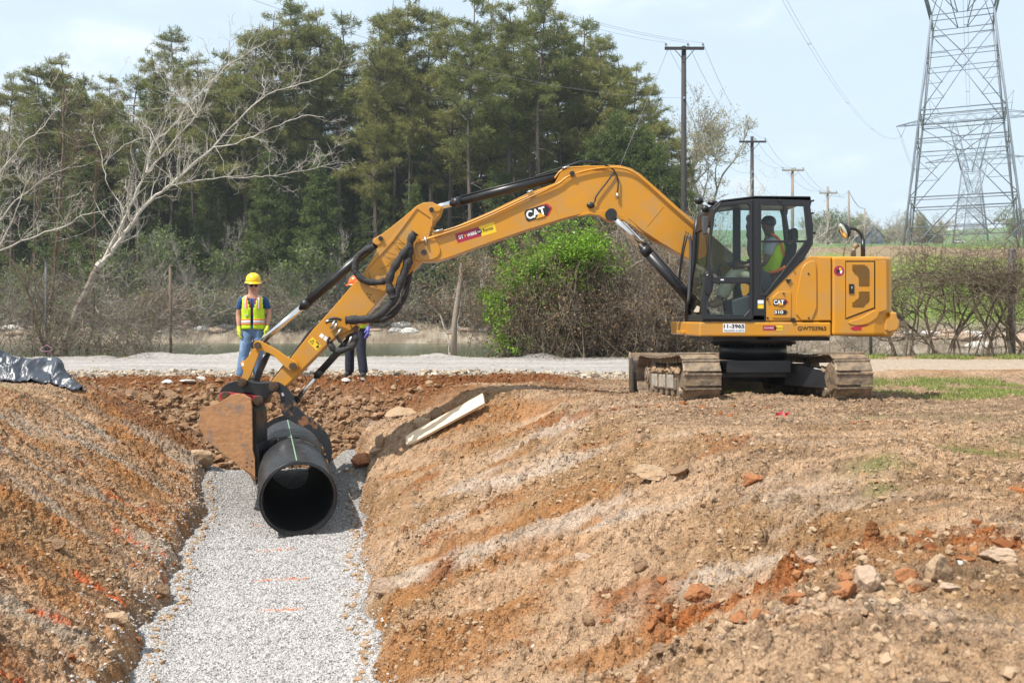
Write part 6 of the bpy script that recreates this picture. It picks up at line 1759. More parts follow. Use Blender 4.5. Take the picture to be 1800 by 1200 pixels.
# ---- brush along the fence
tw_p = [bush('bare_shrub', 500 + k, 2.3, 1.0, 11, M_TWIG if k != 1 else M_TWIGG, None, 2, .05, 3, .012) for k in range(3)]
gtw_p = bush('bare_shrub', 505, 2.0, 1.2, 14, M_TWIG, M_SPRING, 1, .05, 2, .010)
BG = 'leafless shrubs along the fence'
for k in range(11):
    q = -30 + 330 * (k + rg.random()) / 11; Y = rg.uniform(24.2, 25.6)
    place(tw_p[k % 3] if k % 4 else gtw_p, (q - 900) * Y / F_PX, Y, rg.uniform(.7, 1.2), rg.uniform(.5, 1.15), rg.uniform(0, 6.28), 'tangled leafless shrub under the leaning tree by the fence', BG, 'shrub')
tg_p = [bush('tangled_shrub', 510 + k, 2.5, 1.3, 34, M_TWIG, M_DRYLEAF if k < 2 else None, 1, .05, 3, .009) for k in range(3)]
for k in range(15):
    q = 905 + 335 * (k + rg.random()) / 15; Y = rg.uniform(23.7, 25.2)
    place(tg_p[k % 3], (q - 900) * Y / F_PX, Y, rg.uniform(.65, .95), rg.uniform(.85, 1.2), rg.uniform(0, 6.28), 'dense brown tangle of dead vines and stems behind the boom', 'brown thicket behind the boom', 'shrub')
for k in range(8):
    q = 1085 + 170 * (k + rg.random()) / 8; Y = rg.uniform(23.8, 25.5)
    place(tw_p[1] if k % 2 else tw_p[0], (q - 900) * Y / F_PX, Y, rg.uniform(.8, 1.2), rg.uniform(1.0, 1.45), rg.uniform(0, 6.28), 'pale leafless shrub between the thicket and the cab', 'pale shrubs beside the cab', 'shrub')
for k in range(6):
    q = 1240 + 310 * (k + rg.random()) / 6; Y = rg.uniform(24.5, 26.0)
    place(tw_p[(k * 2) % 3], (q - 900) * Y / F_PX, Y, rg.uniform(.6, .9), rg.uniform(.6, 1.0), rg.uniform(0, 6.28), 'brown leafless shrub grown up through the fence on the right', 'shrubs through the fence on the right', 'shrub')
# arching bare limbs seen over and through the cab
limb_tree('bare_tree', 16, tuple(P(1290, 626, 25.2)), [
    (.05, .02, [(1290, 626, 25.2), (1285, 560, 25.2), (1270, 480, 25.2), (1262, 420, 25.1)]),
    (.024, .008, [(1262, 420, 25.1), (1268, 380, 25), (1300, 360, 25), (1330, 352, 25)]),
    (.026, .008, [(1275, 500, 25.2), (1300, 440, 25), (1320, 400, 24.8), (1335, 370, 24.8)]),
    (.02, .007, [(1280, 540, 25.2), (1340, 470, 25), (1420, 430, 24.6), (1470, 395, 24.5)]),
    (.02, .007, [(1285, 560, 25.2), (1380, 480, 25.4), (1440, 450, 25.6), (1500, 430, 25.6)]),
    (.02, .007, [(1270, 480, 25.2), (1240, 440, 25), (1225, 400, 24.8)]),
], 'leafless tree with white arching twigs directly behind the cab', M_LIMB, 2, 2.6, .5)
limb_tree('bare_tree', 17, tuple(P(1105, 628, 24.4)), [
    (.035, .014, [(1105, 628, 24.4), (1090, 560, 24.4), (1084, 500, 24.4), (1083, 430, 24.4)]),
    (.03, .01, [(1110, 628, 24.4), (1150, 590, 24.5), (1180, 540, 24.6), (1210, 480, 24.6), (1215, 440, 24.6)]),
    (.026, .01, [(1110, 620, 24.4), (1140, 520, 24.6), (1130, 460, 24.8), (1100, 400, 25)]),
], 'leafless sapling with pale stems left of the boom cylinder', M_LIMB, 2, 2.2, .5)
limb_tree('bare_tree', 18, tuple(P(790, 628, 24.0)), [
    (.045, .022, [(792, 628, 24.0), (785, 590, 24.0), (776, 560, 24.0), (772, 552, 24.0)]),
    (.02, .008, [(788, 605, 24), (770, 590, 24), (750, 600, 24)]),
    (.018, .007, [(800, 610, 24.1), (806, 560, 24.2), (812, 500, 24.2), (818, 470, 24.3)]),
], 'broken pale stump of a sapling beside the wooden fence post', M_LIMB, 1, 1.2, .35)

# ---- the lush green shrub
def lush():
    rg = np.random.default_rng(71); Y0 = 23.4; s = Y0 / F_PX
    pts = []
    for (cx, cy, rx, ry, n, shell_) in ((1012, 444, 62, 38, 1500, .5), (1040, 432, 36, 26, 500, .5), (955, 462, 52, 34, 1100, .5), (915, 490, 44, 40, 900, .5), (985, 492, 80, 34, 800, .7), (872, 520, 34, 20, 380, .6), (884, 552, 40, 36, 420, .7), (905, 604, 46, 28, 150, .9), (950, 535, 70, 45, 170, .9), (1080, 470, 40, 26, 110, .9), (1010, 560, 80, 60, 60, 1.0), (880, 600, 30, 24, 60, .9)):
        u = rdir(rg, n) * (1 - shell_ * rg.random((n, 1)))
        pts.append(np.stack([(cx - 900 + u[:, 0] * rx) * s, Y0 + .5 + u[:, 1] * 1.05, 1 - (cy - HOR + u[:, 2] * ry) * s], 1))
    for _k in range(60):                                  # shoots that break the outline
        a_ = rg.uniform(-.3, 3.4); p_ = np.array([(985 - 900 + 95 * math.cos(a_) * rg.uniform(.8, 1.05)) * s, Y0 + .5 + rg.normal(0, .4), 1 - (482 - HOR - 72 * math.sin(a_) * rg.uniform(.8, 1.05)) * s])
        d_ = np.array([math.cos(a_), rg.normal(0, .3), math.sin(a_) + .4]); pts.append(p_[None] + d_[None] * rg.uniform(0, .42, (9, 1)) + rg.normal(0, .03, (9, 3)))
    pts = np.concatenate(pts)
    keep = fbm(pts[:, 0] * 3.2, pts[:, 2] * 3.2 + pts[:, 1] * 1.5, 3, 9) > -.22
    pts = pts[keep]
    V, Fq = leaves_at(rg, pts, 5, .055, .062, .020)
    segs, tips = [], []
    base = np.array(P(968, 628, Y0 + .5))
    for k in range(46):
        e = pts[rg.integers(len(pts))]; b = base + np.array([rg.normal(0, 1.0), rg.normal(0, .35), 0])
        mid = (b + e) / 2 + rg.normal(0, .18, 3)
        segs.append((*b, .014, *mid, .010)); segs.append((*mid, .010, *e, .005))
        for q in range(5):
            f = rg.random(); c = mid * (1 - f) + e * f; branch_out(rg, segs, tips, c, rg.normal(0, 1, 3) + np.array([0, 0, .4]), .5, .006, 1, .2, .2, .6, 3, 2)
    root = empty('green_shrub', tuple(base), 'bright green leafy shrub under the boom beside the fence', 'shrub')
    tv, tf_ = tubes_np(segs, 4); np_mesh('stems', tv, tf_, M_TWIG, root); np_mesh('foliage', V, Fq, M_LUSH, root)
lush()
# weeds at the foot of the shrubs and the fence
n = 9000
y = RNG.uniform(23.2, 24.4, n); x = RNG.uniform(-.62, .18, n) * y
k_ = RNG.random(n) < np.clip(.12 + .9 * sstep(-2.0, -.5, x) * sstep(4.5, 3, x), 0, 1) * sstep(-.3, .3, fbm(x * .8, y, 3, 140))
x, y = x[k_], y[k_]
tag(blades('weeds', x, y, H(x, y), .11, .010, M_SPRING, 33, .6), 'low green weeds along the foot of the fence', 'weeds', kind='stuff')
# ================================================================ FENCE, POLES, TOWERS
M_GALV = mat('galvanised_steel', (0.17, 0.195, 0.23), 0.55, 0.25, var=.2, scale=4)
M_MESH = mat('chain_link_wire', (0.16, 0.155, 0.15), 0.6, .4)
M_POSTW = mat('weathered_post', (0.26, 0.21, 0.165), 0.9, var=.35, scale=6, bump=.6, bscale=20, stretch=(4, 4, .5))
M_POSTD = mat('dull_fence_steel', (0.12, 0.115, 0.115), 0.7, .2, var=.3, scale=6)
M_POSTB = mat('brown_fence_steel', (0.15, 0.105, 0.075), 0.8, .1, var=.3, scale=6)
M_POLE = mat('creosoted_pole', (0.030, 0.026, 0.025), 0.8, var=.35, scale=4, stretch=(4, 4, .4))
M_WIRE = mat('line_wire', (0.24, 0.25, 0.27), 0.5, .3)
M_INSUL = mat('insulator', (0.20, 0.20, 0.21), 0.3)

def fence():
    Yf_ = 24.15
    FEN = empty('chain_link_fence', (0, Yf_, 0), 'rusty chain link fence with steel posts along the road, overgrown with shrubs', 'fence')
    for px, top, r, m in ((80, 462, .032, M_POSTD), (300, 468, .034, M_POSTB), (1050, 470, .03, M_POSTD), (1290, 470, .03, M_POSTD), (1532, 458, .04, M_MESH), (1780, 440, .085, M_MESH), (-160, 465, .035, M_POSTD), (1990, 445, .04, M_MESH)):
        b = P(px, 628, Yf_); zt = P(px, top, Yf_).z; g = Hs(b.x, Yf_)
        mb = MB(); mb.cyl((b.x, Yf_ + .03, g - .15), (b.x + random.gauss(0, .02), Yf_ + .03, zt), r, 12); mb.ball((b.x, Yf_ + .03, zt), (r * 1.15, r * 1.15, r * .8), 10, 6)
        mb.build('post', m, FEN)
    # diamond mesh
    x0, x1, hgt, st = -14.0, 15.5, 2.15, .075
    segs = []
    for sgn in (1, -1):
        xs = np.arange(x0 - hgt, x1 + hgt, st)
        for x in xs:
            a, b = (x, x + hgt * .8) if sgn > 0 else (x + hgt * .8, x)
            n = 5
            for q in range(n):
                t0, t1 = q / n, (q + 1) / n
                xa, xb = a + (b - a) * t0, a + (b - a) * t1
                if xa < x0 or xa > x1: continue
                if -2.3 < xa < -1.4: continue
                wob = lambda xx, t: .05 * math.sin(xx * 1.3) * t
                segs.append((xa, Yf_ + wob(xa, t0), .02 + hgt * t0, 0.0019, xb, Yf_ + wob(xb, t1), .02 + hgt * t1, 0.0019))
    V, Fq = tubes_np(segs, 3)
    g = H(np.clip(V[:, 0], -15, 16), np.full(len(V), Yf_)); V[:, 2] += g * .9
    o = np_mesh('wire_mesh', V, Fq, M_MESH, FEN)
    # dead vine stems and the tangle along the top of the right-hand run
    rg = np.random.default_rng(91)
    for k, px in enumerate((1575, 1590, 1612, 1640, 1676, 1700, 1712, 1726, 1745, 1762, 1779, 1792, 1815, 1655, 1690, 1600, 1630, 1665, 1735, 1770, 1805, 1785)):
        segs, tips = [], []
        b = np.array(P(px, 630, Yf_ - .06)); b[2] = Hs(b[0], b[1]) - .05
        p = b.copy(); d = np.array([rg.normal(0, .25), 0, 1.]); r = rg.uniform(.020, .055); nseg = 9
        for q in range(nseg):
            d = d + np.array([rg.normal(0, .28), rg.normal(0, .04), .12]); d /= np.linalg.norm(d)
            e = p + d * 2.2 / nseg; e[1] = np.clip(e[1], Yf_ - .22, Yf_ + .1)
            segs.append((*p, r * (1 - .5 * q / nseg), *e, r * (1 - .5 * (q + 1) / nseg)))
            if rg.random() < .55: branch_out(rg, segs, tips, e, (rg.normal(0, 1), rg.normal(0, .12), rg.normal(.2, .4)), rg.uniform(.4, 1.0), r * .4, 2, .0, .3, .6, 4, 2.6)
            p = e
        for q in range(19):
            branch_out(rg, segs, tips, p + rg.normal(0, .25, 3) * np.array([1.2, .3, .6]), (rg.normal(0, 1), rg.normal(0, .25), rg.normal(0, .35)), rg.uniform(.6, 1.4), .008, 2, -.15, .35, .6, 5, 2.8)
        root = empty('dead_vine', tuple(b), 'dead woody vine climbing the fence right of the digger', 'vine', 'dead vines on the fence at the right')
        tv, tf_ = tubes_np(segs, 4); np_mesh('stems', tv, tf_, M_TWIG if k % 3 else M_BARKB, root)
fence()

# wooden fence post on its own, with the vine stub
b = P(797, 628, 23.6); zt = P(812, 462, 23.6); g = Hs(b.x, 23.6)
ps = MB(); ps.tube([(b.x, 23.6, g - .2), (b.x + .03, 23.6, g + .9), (zt.x - .03, 23.6, zt.z - .4), (zt.x, 23.6, zt.z)], [.075, .07, .062, .05], 10)
o = ps.build('wooden_post', M_POSTW); tag(o, 'weathered wooden fence post wrapped in a dry vine left of the green shrub', 'post')
bb = bush('dry_vine', 560, .9, .5, 12, M_TWIG, M_DRYLEAF, 2, .05, 2, .008)
bb.location = (zt.x, 23.6, zt.z - .55); tag(bb, 'dry curled vine clump on top of the wooden fence post', 'vine')

# ---- utility poles
def utility_pole(name, px, top, arm_y, armpx, Y, label, arm=True, m=M_POLE, rot=0.0):
    zt = P(px, top, Y).z; x = P(px, top, Y).x; zb = Hs(x, Y) - .4
    T = empty(name, (x, Y, zb), label, 'utility pole', 'utility poles along the shore')
    mb = MB(); mb.tube([(x, Y, zb), (x, Y, (zb + zt) / 2), (x, Y, zt)], [.17, .145, .115], 12); mb.build('pole', m, T)
    pts = []
    if arm:
        za = P(px, arm_y, Y).z; hw = armpx * Y / F_PX / 2
        mb = MB(); mb.box((x, Y - .16, za), (hw * 2, .10, .13)); mb.build('crossarm', m, T)
        for sx in (-1, 1):
            mb = MB(); mb.tube([(x + sx * hw * .55, Y - .22, za - .02), (x + sx * .05, Y - .18, za - .55)], .018, 6); mb.build('brace', m, T)
        for dx in (-hw * .94, hw * .18, hw * .94):
            mb = MB(); mb.tube([(x + dx, Y - .16, za + .06), (x + dx, Y - .16, za + .14), (x + dx, Y - .16, za + .17), (x + dx, Y - .16, za + .25)], [.02, .02, .055, .04], 10); mb.build('insulator', M_INSUL, T)
            pts.append(Vector((x + dx, Y - .16, za + .26)))
    else:
        pts = [Vector((x, Y, zt))] * 3
    mb = MB(); mb.tube([(x, Y - .14, zt - 2.6), (x, Y - .14, zt - 2.45)], .05, 10); mb.build('insulator', M_INSUL, T)
    pts.append(Vector((x, Y - .16, zt - 2.5)))
    return pts
UP = [utility_pole('utility_pole', 1202, 82, 87, 69, 45, 'tall dark utility pole in front of the wood edge, nearest of the row'),
      utility_pole('utility_pole', 1322, 240, 250, 47, 66, 'dark utility pole with crossarm above the front of the cab roof'),
      utility_pole('utility_pole', 1393, 296, 300, 38, 84, 'utility pole rising behind the rear edge of the cab roof', m=M_POSTW),
      utility_pole('utility_pole', 1455, 328, 340, 31, 104, 'pale utility pole with crossarm just behind the cab', m=M_POSTW),
      utility_pole('utility_pole', 1492, 335, 0, 0, 128, 'bare pole without crossarm next beyond the pale crossarm pole', arm=False, m=M_POSTW),
      utility_pole('utility_pole', 1520, 366, 0, 0, 165, 'short far bare pole above the slate blue house', arm=False, m=M_POSTW)]
WN = [0]
def wire(a, b, sag, r, label, group, n=24, m=M_WIRE):
    segs = []
    pt = lambda t: Vector(a) * (1 - t) + Vector(b) * t - Vector((0, 0, 4 * sag * t * (1 - t)))
    for i in range(n):
        p, q = pt(i / n), pt((i + 1) / n); segs.append((*p, r, *q, r))
    V, Fq = tubes_np(segs, 4)
    o = np_mesh('power_line', V, Fq, m); tag(o, label, 'power line', group); return o
near = [Vector((-13.2, 20, 13.2)), Vector((-12.4, 20, 13.3)), Vector((-11.6, 20, 13.2)), Vector((-12.4, 20, 10.6))]
nm = ('first', 'second', 'third', 'fourth', 'fifth', 'sixth')
where = ('from the nearest utility pole up over the wood', 'between the nearest and second utility poles', 'between the second and third utility poles', 'between the third and fourth utility poles', 'between the fourth and fifth utility poles', 'between the two farthest utility poles')
for i, (A, B) in enumerate(zip([near] + UP[:-1], UP)):
    for j in range(4):
        wire(A[j], B[j], (.9, .9, .7, .7, .7, .7)[i] * (1 + .12 * j), .006 + .0025 * i, 'thin overhead wire ' + where[i], 'wires ' + where[i])
wire(UP[0][0] + Vector((.1, 0, -.3)), (UP[0][0].x - 5.5, 47, .5), .2, .010, 'thin guy wire slanting down left of the nearest utility pole', None)

# ---- lattice towers
def tower(cx, Y, zb, k, label, thick):
    T = empty('lattice_tower', (cx, Y, zb), label, 'lattice tower', 'lattice towers of the transmission line')
    ca, sa = math.cos(R(-25.8)), math.sin(R(-25.8))        # the line runs away along the valley, so each tower faces down it
    W = lambda x, y, z: Vector((cx + (x * ca - y * sa) * k, Y + (x * sa + y * ca) * k, zb + z * k * 1.10))
    hwz = lambda z: 5.05 + (2.62 - 5.05) * z / 20.6 if z <= 20.6 else 2.62 + (6.6 - 2.62) * (z - 20.6) / 15.4
    hdz = lambda z: 5.05 + (2.62 - 5.05) * z / 20.6 if z <= 20.6 else 2.62 - .9 * (z - 20.6) / 15.4
    lv = [0, 2.4, 4.9, 9.7, 12.15, 17.2, 20.2, 20.6]
    for sx in (-1, 1):
        for sy in (-1, 1):
            mb = MB(); c = lambda z: W(sx * hwz(z), sy * hdz(z), z)
            mb.tube([c(-.5), c(4.9), c(12), c(20.6)], thick * 1.25, 5); mb.build('leg', M_GALV, T)
            mb = MB(); mb.tube([c(20.6), c(28), c(36)], thick * 1.1, 5); mb.build('upper_leg', M_GALV, T)
    br = thick * .48
    for ax in ('x', 'y'):
        for sg in (-1, 1):
            def fp(u, z):
                return W(u * hwz(z), sg * hdz(z), z) if ax == 'x' else W(sg * hwz(z), u * hdz(z), z)
            mb = MB(); bar = lambda a, b, r=br: mb.tube([fp(*a), fp(*b)], r, 4)
            for z in (20.6, 20.1): bar((-1, z), (1, z), br * 1.15)
            for z in (17.35, 16.9, 12.4, 12.0, 9.95, 9.55): bar((-1, z), (1, z), br * (1.3 if z in (12.4, 12.0, 9.95) else .9))
            bar((-1, 4.95), (1, 4.95), br * 1.5); bar((-1, 4.7), (1, 4.7), br); bar((-1, 2.4), (1, 2.4), br)
            # crossed bracing with sub-struts
            for z0, z1, zm in ((12.2, 20.1, 17.1), (4.95, 12.0, 9.75)):
                for s_ in (-1, 1):
                    bar((s_, z1), (0, zm)); bar((0, zm), (s_, z0))
                    if ax == 'y': continue
                    zq = (z1 + zm) / 2; bar((s_ * .5, zq), (s_, zq + .05), br * .7)
                    zq = (z0 + zm) / 2; bar((s_ * .52, zq), (s_, zq), br * .7); bar((s_ * .5, zq), (s_, (zq + zm) / 2 + .6), br * .7); 0
            for s_ in (-1, 1):
                bar((0, 4.9), (s_ * .52, 2.4), br * 1.2); bar((s_ * .52, 2.4), (s_ * .9, .2), br * 1.1); bar((s_ * .52, 2.4), (s_, 4.8), br); bar((s_ * .74, 1.2), (s_, 2.35), br * .8)
            mb.build('bracing', M_GALV, T)
            mb = MB()
            for za, zc in ((20.6, 24.4), (24.4, 28.2), (28.2, 32), (32, 36)):
                if ax == 'x':
                    for s_ in (-1, 1):
                        q = 1 - .35; a_ = lambda u, z: W(u, sg * hdz(z), z)
                        mb.tube([a_(s_ * hwz(za), za), a_(s_ * max(0, hwz(zc) - 2.2), zc)], br, 4); mb.tube([a_(s_ * max(0, hwz(za) - 2.2), za), a_(s_ * hwz(zc), zc)], br, 4)
                else:
                    bar((-1, za), (1, zc)); bar((1, za), (-1, zc))
            if ax == 'x':
                for s_ in (-1, 1): mb.tube([W(s_ * .4, sg * hdz(20.6), 20.6), W(s_ * 4.6, sg * hdz(36), 36)], br * 1.2, 4)
            mb.build('window_bracing', M_GALV, T)
    # cross arm truss with peaks
    mb = MB(); d = 1.6
    bt_, tp = 35.2, 37.4
    for sy in (-1, 1):
        mb.tube([W(-22, 0, bt_), W(-9, sy * d, bt_), W(9, sy * d, bt_), W(22, 0, bt_)], thick * .9, 4); mb.tube([W(-22, 0, bt_ + .1), W(-9, sy * d, tp), W(9, sy * d, tp), W(22, 0, bt_ + .1)], thick * .9, 4)
        xs = np.linspace(-20, 20, 17)
        for i in range(16):
            zt_ = lambda x: bt_ + (tp - bt_) * min(1, (22 - abs(x)) / 13); dd = lambda x: sy * d * min(1, (22 - abs(x)) / 13)
            a, b = xs[i], xs[i + 1]
            if i % 2: mb.tube([W(a, dd(a), bt_), W(b, dd(b), zt_(b))], br, 4)
            else: mb.tube([W(a, dd(a), zt_(a)), W(b, dd(b), bt_)], br, 4)
    mb.build('crossarm', M_GALV, T)
    for s_ in (-1, 1):
        mb = MB()
        for u in (-1.5, 1.5): mb.tube([W(s_ * 10 + u, 0, tp), W(s_ * 12.2, 0, tp + 5.5)], br * 1.3, 4)
        mb.tube([W(s_ * 10.4, 0, tp + 2), W(s_ * 12.0, 0, tp + 2)], br, 4); mb.build('peak', M_GALV, T)
    at = []
    for x in (-20.5, 0, 20.5):
        mb = MB()
        a, b, c = W(x - 1.5, 0, bt_), W(x + 1.5, 0, bt_), W(x, 0, bt_ - 3.2)
        mb.tube([a, c], .09 * max(1, k), 6); mb.tube([b, c], .09 * max(1, k), 6); mb.build('insulator_string', M_INSUL, T)
        at.append(c)
    return at
Y1, Y2, Y3 = 85.0, 300.0, 463.0
t1 = tower((1692 - 900) * (Y1 + 4.5) / F_PX, Y1 + 4.5, P(0, 441, Y1).z - .3, 1.0, 'tall steel lattice tower on the hill, nearest and largest of the line', .085)
t2 = tower((1706 - 900) * Y2 / F_PX, Y2, P(0, 414, Y2).z - 2.0, 1.0, 'lattice tower framed between the legs of the nearest tower', .13)
t3 = tower((1712 - 900) * Y3 / F_PX, Y3, P(0, 412, Y3).z - 2.0, 1.0, 'farthest faint lattice tower low behind the second tower', .15)
for (A, B, w_, r) in ((t1, t2, 'nearest and second', .02), (t2, t3, 'second and farthest', .04)):
    for j in range(3):
        for dx in (-.28, .28):
            wire(A[j] + Vector((dx, 0, 0)), B[j] + Vector((dx, 0, 0)), 7.5, r, 'twin conductor strung between the ' + w_ + ' lattice towers', 'conductors between the ' + w_ + ' towers', 40)
for j in range(3):
    for t in (.18, .38, .58):
        a, b = t1[j], t2[j]; c = a * (1 - t) + b * t - Vector((0, 0, 4 * 7.5 * t * (1 - t)))
        mb = MB(); mb.tube([c + Vector((-.3, 0, 0)), c + Vector((0, 0, -.18)), c + Vector((.3, 0, 0))], .05, 6)
        tag(mb.build('spacer_clamp', M_INSUL), 'small spacer clamp holding two conductors of the transmission line', 'spacer', 'spacers on the twin conductors')

# ---- far house and parked car on the hill
Yh = 300.0; hx = P(1537, 430, Yh).x; zb = Hs(hx, Yh) - 1.2
HOU = empty('house', (hx, Yh, zb), 'slate blue gabled house in the hazy trees behind the mirror', 'house')
M_SLATE = mat('slate_siding', (0.12, 0.145, 0.19), .8, var=.1, scale=2); M_ROOF = mat('grey_shingle', (0.10, 0.10, 0.11), .9, var=.2, scale=2)
w_, hh, rf = 3.0, 3.6, 3.4
mb = MB(); mb.prism([(hx - w_, Yh, zb), (hx + w_, Yh, zb), (hx + w_, Yh, zb + hh), (hx, Yh, zb + hh + rf), (hx - w_, Yh, zb + hh)], (0, 9, 0)); mb.build('wall', M_SLATE, HOU)
for s_ in (-1, 1):
    mb = MB(); mb.prism([(hx + s_ * (w_ + .4), Yh - .3, zb + hh - .45), (hx, Yh - .3, zb + hh + rf + .05), (hx, Yh - .3, zb + hh + rf + .3), (hx + s_ * (w_ + .4), Yh - .3, zb + hh - .2)], (0, 9.6, 0)); mb.build('roof', M_ROOF, HOU)
mb = MB(); mb.box((hx, Yh - .03, zb + 1.9), (.8, .08, 1.1)); wf = mb.build('window', M_WHITE, HOU)
mb = MB(); mb.box((hx, Yh - .09, zb + 1.9), (.6, .04, .9)); mb.build('pane', M_DKGLASS, wf)
Yc = 320.0; cxx = P(1686, 421, Yc).x; zc = Hs(cxx, Yc)
CARR = empty('parked_car', (cxx, Yc, zc), 'tiny white car parked on the green hill inside the tower legs', 'car')
M_CARW = mat('white_car_paint', (.8, .8, .8), .3)
mb = MB(); mb.prism([(cxx - 2.1, Yc, zc + .3), (cxx + 2.1, Yc, zc + .3), (cxx + 2.15, Yc, zc + .75), (cxx + 1.2, Yc, zc + .9), (cxx + .6, Yc, zc + 1.42), (cxx - 1.0, Yc, zc + 1.42), (cxx - 1.7, Yc, zc + .95), (cxx - 2.1, Yc, zc + .8)], (0, 1.7, 0)); mb.build('body', M_CARW, CARR, bevel=.08)
mb = MB(); mb.prism([(cxx - 1.5, Yc - .01, zc + .95), (cxx + 1.0, Yc - .01, zc + .95), (cxx + .5, Yc - .01, zc + 1.34), (cxx - .95, Yc - .01, zc + 1.34)], (0, -.02, 0)); mb.build('window', M_BLK, CARR)
for s_ in (-1.3, 1.3):
    for yy_ in (0, 1.6):
        mb = MB(); mb.cyl((cxx + s_, Yc + yy_ - .05, zc + .32), (cxx + s_, Yc + yy_ + .15, zc + .32), .32, 14); mb.build('wheel', M_BLK, CARR)

# ---------------------------------------------------------------- the air of the valley
hz_m = bpy.data.materials.new('air'); hz_m.use_nodes = True
nt = hz_m.node_tree; nt.nodes.clear()
ho = nt.nodes.new('ShaderNodeOutputMaterial'); hv = nt.nodes.new('ShaderNodeVolumePrincipled')
hv.inputs['Color'].default_value = (0.86, 0.92, 1.0, 1); hv.inputs['Density'].default_value = 0.00042; hv.inputs['Anisotropy'].default_value = 0.25
nt.links.new(hv.outputs[0], ho.inputs['Volume'])
hb = MB(); hb.box((0, 1200, 42), (14400, 2900, 92)); tag(hb.build('haze', hz_m), kind='stuff', label='thin spring haze over the valley')
# ================================================================ PIPE, BOARD, TARP, ROCKS
M_HDPE = mat('black_polyethylene', (0.026, 0.028, 0.031), 0.27, var=.25, scale=6, dirt=(.10, .10, .105), dscale=3, dlo=.55, dhi=.95, spec=.6, rvar=.06)
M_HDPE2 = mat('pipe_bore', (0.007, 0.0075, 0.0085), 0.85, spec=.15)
M_STRIPE = mat('green_stripe', (0.20, 0.32, 0.21), .6)
M_PALE = mat('lit_rim_tone', (0.68, 0.60, 0.44), .6)  # pale tone stands in for sunlight on the pipe's far rim
def pipe():
    a, b = P(525, 876.5, 11.60), P(508, 792, 14.05)
    ax = (b - a).normalized(); L = (b - a).length; Ro, Ri = .470, .424
    u = ax.cross(Vector((0, 0, 1))).normalized(); v = u.cross(ax)
    if v.z < 0: v = -v
    T = empty('drain_pipe', tuple(a), 'black ribbed plastic drain pipe with a green stripe lying in the trench', 'pipe')
    N_ = 72
    def ring(t, r): return [a + ax * t + (u * math.cos(q) + v * math.sin(q)) * r for q in np.linspace(0, 2 * math.pi, N_ + 1)[:-1]]
    prof = [(0.0, Ri + .012), (0.0, Ro + .004), (.05, Ro + .006), (.055, Ro - .004)]
    t = .055; rib = .044
    belt0, belt1 = 1.28, 1.50
    while t < L - .06:
        if belt0 < t < belt1: prof += [(t, Ro - .012), (t + .11, Ro - .012)]; t += .11; continue
        prof += [(t + rib * .10, Ro - .009), (t + rib * .35, Ro), (t + rib * .65, Ro), (t + rib * .90, Ro - .009)]; t += rib
    prof += [(L, Ro), (L, Ri)]
    mb = MB(); mb.rings([ring(t_, r) for t_, r in prof], 0, True, False); mb.build('ribbed_shell', M_HDPE, T)
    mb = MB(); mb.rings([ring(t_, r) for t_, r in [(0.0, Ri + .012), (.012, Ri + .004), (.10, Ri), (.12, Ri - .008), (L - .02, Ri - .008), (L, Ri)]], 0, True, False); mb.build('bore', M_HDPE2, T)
    mb = MB(); mb.rings([ring(t_, r) for t_, r in [(-.002, Ro - .002), (-.006, Ro + .002), (.008, Ro + .006), (.03, Ro + .006), (.036, Ro)]], 0, True, False); mb.build('rim', M_HDPE, T)
    mb = MB(); mb.rings([ring(t_, r) for t_, r in [(L - .004, Ro - .012), (L - .006, Ri - .026), (L + .055, Ri - .026), (L + .058, Ro - .012)]], 0, True, False); mb.build('lit_end_rim', M_PALE, T)  # far rim as a pale ring, its sunlit look put into the colour
    mb = MB(); mb.rings([ring(L + .34, Ro), ring(L + .38, Ro)], 0, True, True); lo_ = lambda t_: ring(t_, Ro - .01)[38:71]; mb.add(lo_(L - .02) + lo_(L + .35), [(i, i + 1, 34 + i, 33 + i) for i in range(32)]); mb.build('dark_backing', M_HDPE2, T)  # added dark disc and lower half-shell, keep the bore black from behind
    th_ = math.pi / 2 + .05; st_ = []
    for w_ in (-.007, .007): st_.append([a + ax * t_ + (u * math.cos(th_ + w_ / Ro) + v * math.sin(th_ + w_ / Ro)) * (Ro + .003) for t_ in np.linspace(.06, L, 30)])
    mb = MB(); mb.add(st_[0] + st_[1], [(i, i + 1, 31 + i, 30 + i) for i in range(29)]); mb.build('stripe', M_STRIPE, T)
pipe()

# plank lying on the crest of the bank
def plank():
    p0, p1 = ground_px(716, 784), ground_px(852, 722)
    p0 = p0 + Vector((0, 0, .05)); p1 = p1 + Vector((0, 0, .13))
    d = (p1 - p0).normalized(); L = (p1 - p0).length
    up = Vector((.12, -.62, 1.0)); s_ = d.cross(up).normalized(); up = s_.cross(d).normalized()
    mb = MB(); w_, t_ = .23, .040
    seg = 14; rg = np.random.default_rng(3)
    rings = []
    for i in range(seg + 1):
        c = p0 + d * L * i / seg; k = w_ / 2
        if i == 0: k *= .8
        rings.append([c - s_ * k, c + s_ * k, c + s_ * k + up * t_, c - s_ * k + up * t_])
    mb.rings(rings, 0, False, True)
    tag(mb.build('wooden_plank', mat('raw_pine_board', (.72, .54, .37), .8, var=.16, scale=7, stretch=(1.0, 1.0, 9), bump=.1, bscale=30), bevel=.004), 'pale raw wooden plank lying on the crest of the right bank', 'plank')
plank()

